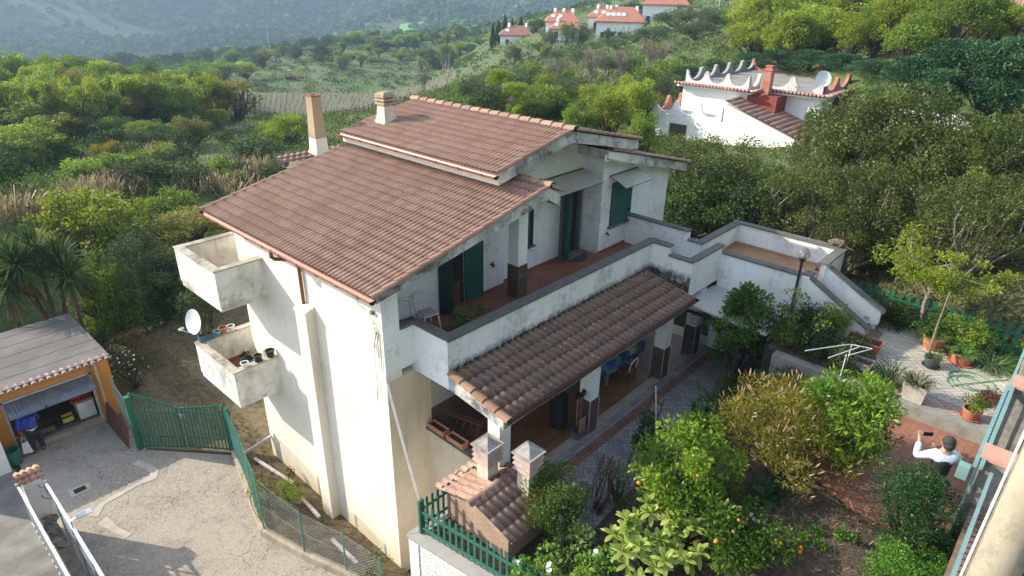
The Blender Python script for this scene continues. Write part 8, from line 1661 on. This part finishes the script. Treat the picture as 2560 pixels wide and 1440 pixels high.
# rose and weeds of the yard
x, y = -1.6, 13.0; o, C = bush('rose_bush', 'tall rambling rose bush with small white flowers beside the garage', (x, y, -3.1), sph(RS, 30, .75, .75, .85, .95, .22), 3600, .06, L_ROSE, seed=111)
fw_ = MB(); rs = np.random.RandomState(5)
for i in range(40): c = C[rs.randint(len(C))]; u = rnd_unit(rs, 1)[0]; u[2] = abs(u[2]); u[0] = -abs(u[0]); fw_.ball(Vector(c[:3])+Vector(u*np.array(c[3:6])*1.1), .032, 6)
fw_.build('blossom', simple('white_rose', (.78, .76, .74), .6), o)['kind'] = 'stuff'
bush('garden_shrub', 'reddish brown shrub behind the rose bush', (-1.0, 14.6, -3.1), sph(RS, 20, .8, .8, .75, .85, .22), 2400, .07, leafmat('reddish_shrub_leaf', (.07, .06, .03), (.14, .10, .05), (.2, .12, .07), .3), seed=112)
bush('garden_shrub', 'dark shrub filling the corner behind the garage', (-2.2, 15.6, -3.2), sph(RS, 22, .8, .8, .9, 1.0, .25), 2600, .08, L_DARK, seed=113)
x, y = -1.05, 2.9; bush('geranium', 'leafy geranium shrub climbing by the house wall behind the fence', (-.75, 3.9, -3.05), sph(RS, 14, .35, .55, .35, .4, .14), 1300, .055, L_OAK, seed=114); bush('geranium', 'dark leafy plant creeping behind the green wire mesh', (-1.25, 4.3, -3.05), sph(RS, 12, .3, .5, .25, .3, .13), 1100, .055, L_DARK, seed=115)
bush('rose_bush', 'thin rose bush with a few leaves at the house corner, bottom centre', (-.72, -.1, -3.05), sph(RS, 10, .35, .35, .65, .85, .12), 420, .06, L_ROSE, seed=116, r0=.012); bush('ivy', 'ivy trailing over the corner post of the wire fence', (-1.72, 3.75, -2.9), [(RS.uniform(-.1, .15), RS.uniform(-.3, .5), .3+1.3*RS.rand(), .1, .1, .12) for i in range(12)], 500, .05, L_OAK, seed=117, r0=.006)
bush('valerian', 'plant with a dusky red flower head at the foot of the house wall', (-.25, 4.75, -3.05), sph(RS, 4, .1, .1, .25, .3, .07), 220, .05, L_BURG, seed=118, cat='plant', r0=.006)
bush('thin_tree', 'small bare fruit tree standing in the cut grass of the yard', (2.0, 14.9, -3.1), sph(RS, 9, .5, .5, .35, 1.5, .14), 300, .06, L_OAK, seed=119, cat='tree', r0=.04)
def yardgrass():
    rs = np.random.RandomState(6); n = 5200; X = -2.4+2.6*rs.rand(n); Y = 1.0+15*rs.rand(n); keep = (X > -1.6+(Y-3.5)*.0) & ((X > -.75) | (Y > 9.6) | (Y < 7.5)) & (X > np.where(Y < 3.6, -1.35+.15*(Y < 2), -1.5+.2*np.clip(Y-4, 0, 3))) & ~((X > -.28) & (Y < 6.4)); X, Y = X[keep], Y[keep]; k = len(X); P = np.column_stack([X, Y, np.full(k, -3.08)]); d = np.column_stack([rs.randn(k)*.6, rs.randn(k)*.6, np.ones(k)*.7]); d /= np.linalg.norm(d, axis=1, keepdims=True); s = np.cross(d, rnd_unit(rs, k)); s /= np.linalg.norm(s, axis=1, keepdims=True); L = (.06+.16*rs.rand(k))[:, None]
    V = np.stack([P-s*.012, P+s*.012, P+d*L+s*.004, P+d*L-s*.004], 1).reshape(-1, 3); tag(npmesh('yard_grass', V, np.arange(4*k).reshape(k, 4), leafmat('dry_yard_blade', (.10, .10, .03), (.22, .17, .08), (.30, .24, .13), .3), np.repeat(rs.rand(k), 4)), kind='stuff')
yardgrass()
def litter():
    rs = np.random.RandomState(16); n = 9000; X = -.6+8.4*rs.rand(n); Y = -9.9+6.2*rs.rand(n); keep = ~((X > 4.2) & (Y < -6.5)); X, Y = X[keep], Y[keep]; k = len(X); P = np.column_stack([X, Y, soil_z(X, Y)+.006]); d = np.column_stack([rs.randn(k), rs.randn(k), np.abs(rs.randn(k))*.35]); d /= np.linalg.norm(d, axis=1, keepdims=True); s = np.cross(d, np.array([0, 0, 1.])); s /= np.linalg.norm(s, axis=1, keepdims=True); L = (.05+.09*rs.rand(k))[:, None]
    V = np.stack([P-s*.010, P+s*.010, P+d*L+s*.006, P+d*L-s*.006], 1).reshape(-1, 3); tag(npmesh('dry_litter', V, np.arange(4*k).reshape(k, 4), leafmat('dry_litter_blade', (.10, .07, .04), (.2, .15, .09), (.3, .24, .16), .1), np.repeat(rs.rand(k), 4)), kind='stuff')
litter()
for ks in PROTO.values():
    for o in ks:
        if o.name not in USED:
            for c in list(o.children): bpy.data.objects.remove(c)
            bpy.data.objects.remove(o)
# ================================================================ air
hz = MB(); hz.box(-1500, 3200, -1200, 3300, float(TZ.min())-1.2, max(float(TZ.max()), 14)+6)
mh = bpy.data.materials.new('haze'); mh.use_nodes = True; t = mh.node_tree; t.nodes.clear()
pv = t.nodes.new('ShaderNodeVolumePrincipled'); out = t.nodes.new('ShaderNodeOutputMaterial'); pv.inputs['Color'].default_value = (.52, .73, 1, 1); pv.inputs['Density'].default_value = .00042; pv.inputs['Anisotropy'].default_value = .2
t.links.new(pv.outputs[0], out.inputs['Volume']); tag(hz.build('haze', mh), kind='stuff')
